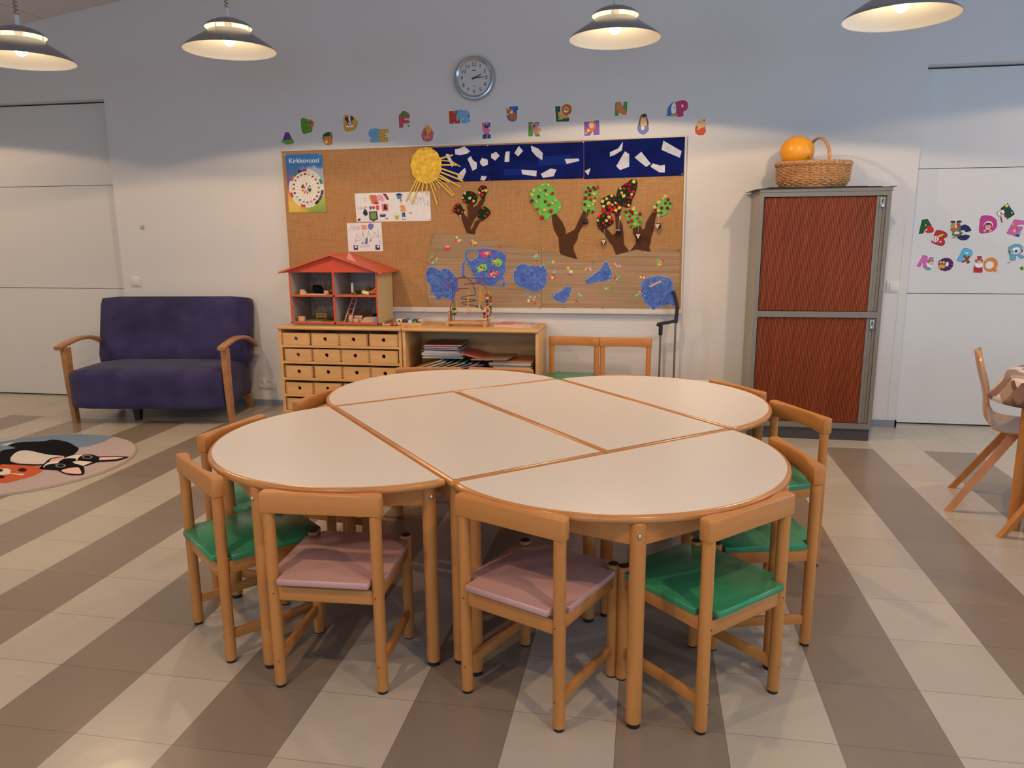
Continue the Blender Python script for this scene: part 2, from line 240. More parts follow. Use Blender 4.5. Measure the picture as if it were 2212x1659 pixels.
STICKERS=[(5.6595,"wall sticker letter A,purple with a green crocodile",[("letter","6A3F8C","p",[(-2.7523,2.1566),(-2.7244,2.1566),(-2.6848,2.08),(-2.7115,2.0664),(-2.7503,2.0651),(-2.7805,2.094)]),("crocodile","6FA33A","p",[(-2.7912,2.0943),(-2.763,2.0974),(-2.7132,2.1026),(-2.7049,2.117),(-2.6902,2.082),(-2.7111,2.071),(-2.7439,2.0634),(-2.7519,2.0721),(-2.786,2.0769)]),("snout","8FC9D6","p",[(-2.7854,2.0861),(-2.7594,2.0877),(-2.7621,2.0808),(-2.7833,2.0791)])]),(5.6595,"wall sticker letter B,green with a brown bear",[("letter","5C9A2B","s",[(-2.6179,2.2479),(-2.5754,2.2496),(-2.5527,2.2402),(-2.549,2.2192),(-2.5593,2.2043),(-2.5346,2.1922),(-2.5298,2.1693),(-2.5415,2.1506),(-2.5674,2.1445),(-2.614,2.147)]),("bear","C8783C","s",[(-2.5739,2.2408),(-2.5528,2.2383),(-2.542,2.2425),(-2.5157,2.2239),(-2.5194,2.1994),(-2.5337,2.1732),(-2.542,2.1773),(-2.543,2.1944),(-2.5572,2.2043),(-2.5517,2.2231)]),("nose","2A1C16","c",(-2.5423,2.2182,0.0059)),("counter","2F5E1E","c",(-2.5798,2.1822,0.0059)),("counter","2F5E1E","c",(-2.5847,2.2233,0.0046))]),(5.6595,"wall sticker letter C,dark green with an orange cat",[("letter","1F5A2B","s",[(-2.4065,2.1487),(-2.3859,2.1424),(-2.3727,2.1155),(-2.3821,2.0625),(-2.408,2.0517),(-2.4368,2.0639),(-2.4527,2.0948),(-2.4433,2.1326)]),("cat","D9883E","s",[(-2.4378,2.1192),(-2.419,2.116),(-2.3935,2.1198),(-2.3859,2.1424),(-2.3728,2.1496),(-2.3691,2.1419),(-2.3828,2.1233),(-2.3728,2.0775),(-2.3761,2.0566),(-2.412,2.0556),(-2.4243,2.0617),(-2.4527,2.0815),(-2.443,2.1022)]),("belly","F0D9A8","s",[(-2.4226,2.0902),(-2.4362,2.0753),(-2.4242,2.0636),(-2.4098,2.0784)])]),(5.6595,"wall sticker letter D,orange with a brown and white puppy",[("letter","E0A040","s",[(-2.274,2.2578),(-2.231,2.2627),(-2.1963,2.2515),(-2.169,2.2189),(-2.1669,2.1963),(-2.1885,2.1613),(-2.2266,2.1492),(-2.272,2.1562)]),("puppy","54301C","s",[(-2.2629,2.248),(-2.246,2.2531),(-2.2168,2.2559),(-2.1987,2.246),(-2.2017,2.2274),(-2.2144,2.2221),(-2.2093,2.2014),(-2.2285,2.1925),(-2.2489,2.1988),(-2.2519,2.2214),(-2.2639,2.2293)]),("muzzle","F4EEE4","s",[(-2.2376,2.2547),(-2.2231,2.2543),(-2.222,2.2205),(-2.2133,2.2052),(-2.2284,2.1944),(-2.2423,2.2061),(-2.2353,2.2209)]),("nose","201512","c",(-2.2282,2.2124,0.0054)),("paws","F4EEE4","s",[(-2.2578,2.1878),(-2.243,2.193),(-2.2288,2.185),(-2.2117,2.1958),(-2.1976,2.1879),(-2.2084,2.178),(-2.2501,2.1774)])]),(5.6595,"wall sticker letter E,orange beside a blue elephant",[("letter","E2A548","p",[(-2.003,2.1577),(-1.926,2.1574),(-1.9285,2.1275),(-1.9572,2.1265),(-1.9576,2.1171),(-1.9433,2.1148),(-1.9437,2.1074),(-1.9581,2.1059),(-1.9585,2.0965),(-1.931,2.0958),(-1.9341,2.0613),(-2.0072,2.0632)]),("elephant","74AECB","s",[(-2.0864,2.1339),(-2.0688,2.1578),(-2.0439,2.1627),(-2.0211,2.1658),(-1.997,2.1538),(-1.9961,2.1276),(-2.0072,2.1091),(-1.9943,2.0749),(-1.997,2.06),(-2.0238,2.0607),(-2.0445,2.0593),(-2.0651,2.0599),(-2.0816,2.0773),(-2.0655,2.0957),(-2.0794,2.1074)]),("foot_pad","D98FA8","c",(-2.0708,2.0713,0.0066)),("foot_pad","D98FA8","c",(-2.0068,2.0708,0.0065)),("eye","2A2A30","c",(-2.042,2.1319,0.0029)),("eye","2A2A30","c",(-2.0255,2.1329,0.0029))]),(5.6595,"wall sticker letter F,rose red with a green frog",[("letter","C64A5C","p",[(-1.8432,2.2551),(-1.7574,2.2572),(-1.7585,2.2277),(-1.8018,2.2261),(-1.8022,2.215),(-1.7631,2.2119),(-1.7625,2.1945),(-1.8092,2.1892),(-1.8123,2.1607),(-1.8427,2.1624)]),("frog","4E8F2C","s",[(-1.835,2.2567),(-1.8246,2.2656),(-1.8221,2.2785),(-1.8079,2.2798),(-1.7856,2.2802),(-1.7772,2.2696),(-1.762,2.2647),(-1.7766,2.2512),(-1.7911,2.2405),(-1.8152,2.245)]),("arm","E6C068","p",[(-1.7998,2.2242),(-1.7634,2.2256),(-1.7577,2.2155),(-1.7602,2.2026),(-1.7658,2.2139),(-1.7993,2.2156)]),("leg","5E9B32","p",[(-1.8086,2.1725),(-1.7959,2.1666),(-1.8041,2.1631)]),("leg","5E9B32","p",[(-1.781,2.1847),(-1.771,2.1825),(-1.7581,2.171),(-1.7697,2.1632),(-1.7754,2.1715)]),("eye","F2F2EC","c",(-1.8182,2.2746,0.0037)),("eye","F2F2EC","c",(-1.7858,2.2754,0.0036))]),(5.6595,"wall sticker letter G,pink with a yellow giraffe",[("letter","DD6478","s",[(-1.6367,2.1637),(-1.6047,2.1609),(-1.5894,2.1364),(-1.576,2.1138),(-1.5832,2.1011),(-1.5872,2.0752),(-1.6077,2.059),(-1.632,2.0559),(-1.6598,2.0679),(-1.673,2.0961),(-1.6658,2.1331)]),("counter","8C2A3C","s",[(-1.6409,2.1324),(-1.6316,2.1321),(-1.6338,2.1025),(-1.6426,2.1027)]),("giraffe","E8A93A","p",[(-1.6405,2.1712),(-1.6084,2.1728),(-1.5932,2.1421),(-1.6058,2.1239),(-1.622,2.1207),(-1.6226,2.0985),(-1.6012,2.0774),(-1.6073,2.0739),(-1.6309,2.0913),(-1.6535,2.0763),(-1.6573,2.0827),(-1.6346,2.1025),(-1.6337,2.1322)]),("horn","C4574A","c",(-1.6282,2.1779,0.0036)),("hoof","3A2418","c",(-1.6562,2.0793,0.004)),("hoof","3A2418","c",(-1.6032,2.0764,0.004))]),(5.6595,"wall sticker letter H,brick red beside a blue hippo",[("letter","BC4428","p",[(-1.4593,2.2665),(-1.4229,2.2683),(-1.4196,2.2433),(-1.4111,2.2704),(-1.3934,2.268),(-1.375,2.209),(-1.3756,2.1798),(-1.4112,2.1772),(-1.4187,2.1958),(-1.4231,2.1776),(-1.4567,2.1786)]),("hippo","79B0D4","s",[(-1.3971,2.2791),(-1.3834,2.2731),(-1.3597,2.2796),(-1.356,2.2686),(-1.3343,2.2715),(-1.3091,2.258),(-1.2998,2.2322),(-1.3041,2.2141),(-1.2947,2.1883),(-1.3184,2.1835),(-1.3343,2.1767),(-1.3657,2.1795),(-1.3691,2.2089),(-1.3967,2.2079),(-1.4062,2.2246),(-1.3935,2.2607)]),("tail_spot","2A4E8C","c",(-1.3104,2.2289,0.0062)),("tooth","F4EEE0","c",(-1.3553,2.2084,0.0047)),("tooth","F4EEE0","c",(-1.3936,2.2041,0.0043))]),(5.6595,"wall sticker letter I,navy blue with a pink flamingo",[("letter","2F4A86","p",[(-1.2107,2.1777),(-1.1502,2.1791),(-1.1507,2.1475),(-1.1643,2.1442),(-1.163,2.0967),(-1.1455,2.0933),(-1.1478,2.0662),(-1.2085,2.0642),(-1.21,2.0936),(-1.1943,2.0976),(-1.1936,2.1451),(-1.2111,2.1511)]),("flamingo","E8799C","s",[(-1.2065,2.1199),(-1.2091,2.1529),(-1.1951,2.178),(-1.1736,2.1828),(-1.162,2.1697),(-1.1739,2.1609),(-1.1913,2.1669),(-1.1995,2.1416),(-1.1781,2.1392),(-1.1509,2.1329),(-1.155,2.1148),(-1.1747,2.1),(-1.1942,2.1031)]),("beak","E8A040","p",[(-1.1698,2.1717),(-1.1452,2.1448),(-1.1603,2.1569)]),("wing","F4EEF0","c",(-1.1586,2.1397,0.0059)),("leg","E2908C","p",[(-1.1775,2.1008),(-1.1712,2.1006),(-1.1717,2.0647),(-1.178,2.0649)])]),(5.6595,"wall sticker letter J,blue with an orange kangaroo",[("letter","3E68AC","p",[(-1.0118,2.2819),(-0.9465,2.2868),(-0.9402,2.2597),(-0.9525,2.2565),(-0.9501,2.2024),(-0.9664,2.1831),(-0.9895,2.1784),(-1.0164,2.1901),(-1.0323,2.2231),(-1.0142,2.2243),(-1.0009,2.204),(-0.9816,2.207),(-0.9812,2.2575),(-1.01,2.2656)]),("kangaroo","C86A34","s",[(-1.0357,2.2755),(-1.0253,2.2751),(-1.0139,2.264),(-0.9926,2.2722),(-0.9869,2.2667),(-0.9966,2.2544),(-1.0044,2.2438),(-0.9968,2.2328),(-0.966,2.239),(-0.9527,2.2206),(-0.9509,2.1989),(-0.9663,2.1939),(-1.001,2.1878),(-1.0047,2.2042),(-1.0143,2.2081),(-1.0122,2.2261),(-1.0295,2.241),(-1.0274,2.2608)]),("gap","F0F0F0","c",(-0.9929,2.2442,0.0066))]),(5.6595,"wall sticker letter K,green with a pink koala",[("letter","5C9A38","p",[(-0.8686,2.1729),(-0.8361,2.1737),(-0.8354,2.152),(-0.8228,2.1715),(-0.7866,2.1693),(-0.7885,2.1596),(-0.8095,2.1296),(-0.7828,2.0746),(-0.7866,2.0711),(-0.8172,2.0712),(-0.8355,2.1087),(-0.8382,2.0733),(-0.8708,2.0742)]),("koala","D8849C","s",[(-0.8533,2.1562),(-0.8399,2.1648),(-0.7942,2.1616),(-0.7904,2.1453),(-0.8018,2.133),(-0.7942,2.1003),(-0.8095,2.0844),(-0.8267,2.094),(-0.84,2.116),(-0.8324,2.1285),(-0.8476,2.1416)]),("nose","2A1A1C","c",(-0.8274,2.1439,0.0065)),("cub","E6AE4A","s",[(-0.8018,2.1276),(-0.7809,2.1317),(-0.7732,2.1123),(-0.7866,2.1019),(-0.7961,2.1076)])]),(5.6595,"wall sticker letter L,dark green with a maned lion",[("letter","1F5A2A","p",[(-0.6751,2.273),(-0.6375,2.2763),(-0.639,2.1998),(-0.5713,2.1923),(-0.5767,2.1675),(-0.6671,2.1685)]),("body","E6A844","s",[(-0.6561,2.2343),(-0.6392,2.2319),(-0.6203,2.2171),(-0.5864,2.2088),(-0.5713,2.1959),(-0.5863,2.191),(-0.6333,2.1896),(-0.6503,2.2037),(-0.6523,2.2252)]),("mane","C4632C","c",(-0.5923,2.2489,0.0382)),("face","E8AA50","c",(-0.5957,2.2497,0.0202)),("muzzle","F4ECDC","e",(-0.5986,2.2363,0.0142,0.0082)),("nose","201410","c",(-0.5949,2.2483,0.0052))]),(5.6595,"wall sticker letter M,purple with a swinging monkey",[("letter","8A5AB0","p",[(-0.4681,2.1588),(-0.429,2.1665),(-0.4063,2.1356),(-0.3956,2.169),(-0.3604,2.1697),(-0.3551,2.0699),(-0.396,2.0675),(-0.4021,2.0998),(-0.424,2.0665),(-0.4632,2.0658)]),("monkey","D97838","s",[(-0.4439,2.1652),(-0.4327,2.1631),(-0.4104,2.1642),(-0.3879,2.1528),(-0.3801,2.1277),(-0.391,2.1102),(-0.4057,2.0963),(-0.4243,2.0897),(-0.4503,2.0797),(-0.4571,2.0871),(-0.4451,2.1153),(-0.4247,2.1219),(-0.4344,2.1471)]),("face","F0D0B0","c",(-0.4138,2.1376,0.0187)),("belly","F0CE94","c",(-0.4356,2.1019,0.0089)),("foot","F4E4DC","c",(-0.4522,2.0834,0.0048))]),(5.6595,"wall sticker letter N,green with an orange cat across it",[("letter","5A9A3A","p",[(-0.2482,2.2856),(-0.2191,2.2934),(-0.1927,2.2539),(-0.1898,2.2895),(-0.1624,2.2879),(-0.1678,2.2022),(-0.1952,2.2013),(-0.2212,2.2198),(-0.2262,2.1953),(-0.2501,2.1961)]),("cat","DD7F4A","s",[(-0.2406,2.2731),(-0.2172,2.2898),(-0.2003,2.2682),(-0.1961,2.2435),(-0.1739,2.2288),(-0.1678,2.2005),(-0.1953,2.2031),(-0.2138,2.216),(-0.2246,2.204),(-0.2303,2.2166),(-0.2215,2.2338),(-0.2545,2.2314),(-0.2547,2.2437),(-0.2382,2.2449)])]),(5.6595,"wall sticker letter O,blue ring with an owl on top",[("letter","6F7FC0","s",[(-0.0875,2.1276),(-0.0695,2.1341),(-0.0258,2.1327),(-0.0107,2.1112),(-0.0136,2.0866),(-0.0349,2.066),(-0.0567,2.0641),(-0.0827,2.0815),(-0.0906,2.1065)]),("owl","6E4A2C","s",[(-0.0691,2.1903),(-0.0567,2.2004),(-0.0313,2.2024),(-0.0233,2.1748),(-0.0134,2.1429),(-0.0165,2.1237),(-0.0728,2.1236),(-0.0832,2.1309),(-0.0792,2.159)]),("belly","E8C080","s",[(-0.0649,2.1691),(-0.034,2.1681),(-0.0242,2.1397),(-0.0273,2.1222),(-0.0655,2.1234),(-0.0697,2.1446)]),("eye","F4F0E8","c",(-0.0578,2.1734,0.0073)),("eye","F4F0E8","c",(-0.0385,2.1728,0.0072)),("pupil","4A3A30","c",(-0.0578,2.1734,0.0033)),("pupil","4A3A30","c",(-0.0385,2.1728,0.0033)),("gap","F2F2F2","e",(-0.0531,2.1078,0.0124,0.0145)),("tuft","2A1A14","e",(-0.0474,2.1945,0.0087,0.0043))]),(5.6595,"wall sticker letter P,crimson beside a blue penguin",[("letter","C23A68","s",[(0.1678,2.2729),(0.2207,2.2856),(0.2479,2.2701),(0.2543,2.2423),(0.2445,2.2184),(0.2236,2.207),(0.2228,2.1792),(0.1782,2.1782),(0.1786,2.2171),(0.1685,2.2521)]),("gap","F0F0F2","e",(0.2157,2.2464,0.0072,0.01)),("penguin","3E72B0","s",[(0.1571,2.2723),(0.1697,2.2694),(0.1728,2.2312),(0.1842,2.21),(0.1799,2.1823),(0.1351,2.181),(0.1044,2.1865),(0.1148,2.1983),(0.1122,2.2228),(0.1257,2.2501),(0.1429,2.2686)]),("belly","F2F0EA","s",[(0.1485,2.2632),(0.1663,2.2643),(0.1731,2.2208),(0.1703,2.2),(0.1489,2.1972),(0.1392,2.2184),(0.1419,2.2461)]),("beak","A83A2C","p",[(0.1502,2.2441),(0.1661,2.2384),(0.1657,2.2287)]),("feet","E08A30","s",[(0.1366,2.1914),(0.1598,2.1934),(0.183,2.1944),(0.1845,2.1822),(0.1602,2.1823),(0.1479,2.1757)])]),(5.6595,"rounded orange red wall sticker letter with a cream bird",[("letter","D8562C","p",[(0.3109,2.1121),(0.3767,2.1084),(0.3775,2.0893),(0.384,2.0769),(0.3668,2.047),(0.3331,2.0469),(0.311,2.0633),(0.3064,2.0914)]),("bird","E8BE88","s",[(0.3096,2.1435),(0.3262,2.1291),(0.3431,2.1494),(0.3568,2.1604),(0.3661,2.1487),(0.3756,2.1345),(0.3896,2.1376),(0.3798,2.117),(0.3664,2.1),(0.3418,2.0938),(0.3316,2.0829),(0.3225,2.0874),(0.3291,2.1011),(0.3141,2.119)]),("patch","B86A28","c",(0.368,2.1469,0.0056)),("patch","B86A28","c",(0.3329,2.1376,0.005))]),(5.7645,"door sticker letter A,dark green with a red apple",[("letter","1C5A26","p",[(1.8685,1.4571),(1.907,1.4636),(1.9356,1.4187),(1.9289,1.4033),(1.9011,1.4053),(1.8886,1.364),(1.8579,1.3608),(1.8672,1.4365)]),("gap","F2F2F2","p",[(1.8972,1.4294),(1.9038,1.4173),(1.8937,1.4174)]),("leaf","1C4A22","p",[(1.918,1.4155),(1.9414,1.4256),(1.9387,1.4197)]),("apple","C62A34","s",[(1.8998,1.4019),(1.9148,1.4155),(1.9344,1.4136),(1.9486,1.4015),(1.9533,1.3791),(1.9388,1.3678),(1.9095,1.368),(1.8984,1.3812)]),("bite","F0D8A8","c",(1.9042,1.3891,0.0062))]),(5.7645,"door sticker letter B,red with a baseball",[("letter","B82A36","s",[(1.9666,1.3824),(1.9888,1.3881),(2.0291,1.3734),(2.0437,1.3561),(2.0422,1.3389),(2.0239,1.327),(2.0339,1.308),(2.031,1.2873),(2.0126,1.277),(1.9859,1.284),(1.952,1.298),(1.9448,1.3119),(1.9545,1.3394)]),("ball","F0DCD8","c",(1.9694,1.3262,0.0222)),("stitch","6A3A3A","p",[(1.9607,1.3429),(1.9641,1.3411),(1.9623,1.3256),(1.9671,1.31),(1.9639,1.309),(1.9591,1.3256)]),("stitch","6A3A3A","p",[(1.9753,1.3428),(1.9786,1.3421),(1.9786,1.3255),(1.9826,1.3117),(1.9794,1.311),(1.9754,1.3255)]),("streak","E0D23A","s",[(1.98,1.3445),(1.9983,1.3564),(2.0207,1.3597),(2.0151,1.3511),(1.9903,1.3392)]),("gap","F4F0F0","e",(2.0025,1.3074,0.0071,0.0058))]),(5.7645,"door sticker letter C,navy with an upside down clown",[("letter","241E5C","p",[(2.1217,1.4137),(2.1462,1.4248),(2.173,1.4133),(2.1921,1.3893),(2.1911,1.3774),(2.1581,1.3708),(2.147,1.3855),(2.128,1.3829),(2.1237,1.3624),(2.1362,1.3493),(2.1566,1.3547),(2.1893,1.3483),(2.1818,1.3278),(2.1638,1.3159),(2.1382,1.3143),(2.111,1.3282),(2.1018,1.3557),(2.1048,1.39)]),("trouser","B8963A","p",[(2.0588,1.4314),(2.0842,1.4345),(2.0889,1.4038),(2.0726,1.3902),(2.059,1.3972)]),("trouser","B83A4C","p",[(2.0907,1.4345),(2.1167,1.4308),(2.1233,1.4035),(2.1045,1.3927)]),("boot","1E2A22","p",[(2.0519,1.4427),(2.0603,1.4491),(2.0845,1.4482),(2.0842,1.4345),(2.0618,1.4341)]),("boot","1E2A22","p",[(2.0939,1.4498),(2.1179,1.4506),(2.1278,1.4386),(2.1131,1.4353),(2.0955,1.4344)]),("shirt","3A7A3C","s",[(2.0593,1.3937),(2.1198,1.4001),(2.1255,1.3761),(2.1394,1.3658),(2.119,1.3453),(2.0767,1.349),(2.0743,1.3731)]),("waistcoat","C8603C","p",[(2.0661,1.3903),(2.1138,1.3967),(2.1058,1.3797),(2.074,1.3765)]),("face","E8E6F0","e",(2.1009,1.3653,0.0167,0.0115)),("mouth","B83040","e",(2.1034,1.3557,0.0129,0.0052)),("hair","B89A5A","p",[(2.0774,1.3422),(2.1069,1.3437),(2.1008,1.3334),(2.077,1.3294)])]),(5.7645,"door sticker letter D,magenta with a dark haired doll face",[("letter","C03A88","s",[(2.2443,1.4771),(2.2865,1.4828),(2.3192,1.473),(2.3439,1.4491),(2.3508,1.4152),(2.3411,1.3882),(2.3207,1.3713),(2.2898,1.3641),(2.245,1.3657),(2.2389,1.423)]),("halo","F4F0F4","c",(2.2951,1.415,0.0292)),("hair","6E2430","c",(2.2945,1.4089,0.0266)),("face","E09A8C","e",(2.2946,1.4072,0.021,0.0166)),("fringe","6E2430","e",(2.2926,1.4259,0.0191,0.0077)),("hand","E09A8C","e",(2.2769,1.3801,0.0089,0.0102)),("hand","E09A8C","e",(2.3119,1.3799,0.0089,0.0101)),("collar","F0F0F8","e",(2.2939,1.3906,0.0127,0.0032))]),(5.7645,"door sticker letter E,dark green behind a painter easel",[("letter","12452A","p",[(2.3588,1.5281),(2.4003,1.5644),(2.4274,1.5239),(2.4407,1.5113),(2.4527,1.4884),(2.4212,1.4618),(2.3919,1.4705),(2.3754,1.506)]),("star","E8D84A","c",(2.3968,1.5453,0.0106)),("star","E8D84A","c",(2.4326,1.4993,0.0051)),("leg","6A4438","p",[(2.3616,1.4742),(2.3693,1.4758),(2.3835,1.4335),(2.3768,1.4312)]),("leg","6A4438","p",[(2.3871,1.4857),(2.3938,1.4877),(2.418,1.4568),(2.4116,1.4525)]),("easel_frame","6A4438","p",[(2.3372,1.5048),(2.3782,1.5235),(2.3921,1.4974),(2.3515,1.472)]),("canvas","F0F2EC","p",[(2.3412,1.5024),(2.3771,1.5194),(2.3881,1.4992),(2.3522,1.4767)]),("picture","B8606A","c",(2.3655,1.4961,0.0076))]),(5.7645,"door sticker letter E,pink with a fairy",[("letter","D062A0","p",[(2.4518,1.4548),(2.5296,1.444),(2.5292,1.4204),(2.478,1.4175),(2.4774,1.4091),(2.5153,1.4054),(2.5034,1.3734),(2.4916,1.3397),(2.4562,1.3466),(2.4137,1.3605)]),("hair","A06A4C","c",(2.4729,1.3824,0.0138)),("face","E8A88C","c",(2.462,1.3788,0.0119)),("wing","5AA8DC","p",[(2.477,1.3567),(2.5022,1.3836),(2.5018,1.3599),(2.4971,1.3464),(2.4779,1.3492)]),("skirt","2A2A6A","p",[(2.4625,1.3459),(2.4928,1.3566),(2.4958,1.3356)]),("leg","E8A88C","p",[(2.4929,1.3413),(2.5175,1.3598),(2.498,1.3379),(2.5182,1.3266)]),("heart","E8A84A","c",(2.4491,1.4228,0.0076))]),(5.7645,"door sticker letter N,pink with a nurse",[("letter","CC6AB0","p",[(1.9006,1.2182),(1.9309,1.2094),(1.9341,1.1763),(1.9445,1.2042),(1.9729,1.1989),(1.9584,1.1623),(1.9459,1.1202),(1.9264,1.1184),(1.9071,1.1307),(1.9022,1.1658),(1.889,1.1307),(1.8626,1.1377)]),("hair","8C5A3A","c",(1.9528,1.1658,0.0186)),("face","E8B49C","c",(1.9553,1.1595,0.0151)),("cap","5AB4B8","p",[(1.9488,1.1867),(1.9748,1.185),(1.9738,1.1721),(1.9543,1.1773)]),("apron","F0F0F0","p",[(1.9226,1.1658),(1.939,1.1588),(1.965,1.1343),(1.9492,1.1202),(1.9305,1.1448)]),("skirt","4AA4AC","p",[(1.9292,1.1237),(1.9446,1.1343),(1.9646,1.1238),(1.9534,1.1108),(1.9275,1.1132)])]),(5.7645,"door sticker letter O,purple ring with a brown owl",[("letter","4E1458","e",(2.0526,1.1511,0.0497,0.0471)),("gap","F2EEF2","e",(2.0605,1.1535,0.011,0.0162)),("owl","6E4028","s",[(2.0038,1.1658),(2.0152,1.1832),(2.0454,1.1745),(2.0505,1.1483),(2.0399,1.1308),(2.0137,1.1308)]),("face","E09A58","s",[(2.0088,1.1483),(2.0447,1.1483),(2.0468,1.1266),(2.0125,1.1266)]),("eye","F0CCA8","c",(2.0175,1.1658,0.0075)),("eye","F0CCA8","c",(2.0371,1.1657,0.0075)),("dot","E0B0E0","c",(2.0756,1.1814,0.0026)),("dot","E0B0E0","c",(2.0933,1.1501,0.0026)),("dot","E0B0E0","c",(2.063,1.1116,0.0026)),("dot","E0B0E0","c",(2.037,1.1105,0.0026)),("dot","E0B0E0","c",(2.0839,1.1309,0.0022)),("dot","E0B0E0","c",(2.0498,1.1953,0.0023))]),(5.7645,"door sticker letter P,sky blue with a red toy plane",[("letter","62B4DC","s",[(2.1548,1.2626),(2.1955,1.2573),(2.2152,1.2383),(2.2161,1.2141),(2.1918,1.2003),(2.1633,1.1952),(2.156,1.172),(2.1197,1.1779),(2.138,1.2212)]),("gap","F4F6F8","e",(2.1785,1.2294,0.0103,0.0058)),("suit","4A7A34","p",[(2.1548,1.2149),(2.1708,1.2166),(2.1853,1.2004),(2.205,1.1726),(2.2025,1.1595),(2.1841,1.1657)]),("plane","A82A38","s",[(2.1528,1.1709),(2.1767,1.19),(2.1907,1.2107),(2.2046,1.2072),(2.1932,1.1865),(2.1633,1.1629)]),("boot","2A1A3C","e",(2.194,1.1629,0.0091,0.0045))]),(5.7645,"door sticker letter Q,orange beside a queen in a red robe",[("letter","E08A34","e",(2.3383,1.1501,0.0463,0.0495)),("letter_tail","E08A34","p",[(2.3429,1.1224),(2.3891,1.1156),(2.37,1.0941),(2.3551,1.1138)]),("gap","F2F0F0","e",(2.3322,1.1473,0.0262,0.0262)),("hat","B82A34","p",[(2.2472,1.2089),(2.2783,1.2088),(2.2781,1.1892),(2.2524,1.1892)]),("hair","9A6A40","s",[(2.2415,1.1865),(2.2816,1.1864),(2.2889,1.1691),(2.2666,1.1615),(2.2385,1.1691)]),("face","EAB49C","e",(2.2642,1.1691,0.0141,0.0096)),("robe","B8242E","s",[(2.2391,1.1484),(2.2808,1.1484),(2.2908,1.0998),(2.2639,1.0956),(2.2359,1.1014)]),("collar","F4EEEE","s",[(2.2385,1.1536),(2.2605,1.1581),(2.2851,1.1536),(2.2825,1.1328),(2.2471,1.1327)])]),(5.7645,"door sticker letter R,grey blue with a masked robot",[("letter","6AA4B8","p",[(2.4334,1.2685),(2.4659,1.2888),(2.5035,1.2904),(2.5292,1.2715),(2.5316,1.2374),(2.5146,1.2204),(2.5477,1.2067),(2.5485,1.1998),(2.528,1.1862),(2.4918,1.2136),(2.4941,1.1793),(2.46,1.1725),(2.4447,1.224)]),("mask","EEF2F4","s",[(2.4606,1.2513),(2.4871,1.2683),(2.5103,1.258),(2.5135,1.2307),(2.4716,1.2239)]),("band","2A2450","p",[(2.4626,1.2479),(2.5086,1.2512),(2.5099,1.2341),(2.4675,1.2325)]),("eye","F4F4F4","c",(2.4742,1.2427,0.0067)),("eye","F4F4F4","c",(2.5001,1.2427,0.0066)),("cheek","B83040","c",(2.4464,1.2377,0.0076)),("cheek","B83040","c",(2.523,1.2436,0.0075)),("shoe","A82E38","p",[(2.4398,1.1605),(2.457,1.1708),(2.4595,1.1629)])]),(5.7645,"green and yellow crayon door sticker below the letter R",[("crayon","E6B84A","p",[(2.5337,1.1364),(2.5682,1.1381),(2.5711,1.1134),(2.5363,1.114)]),("tip","3A8A3C","s",[(2.5241,1.1244),(2.5335,1.1381),(2.5434,1.1347),(2.5458,1.1141),(2.5364,1.1133)])])]
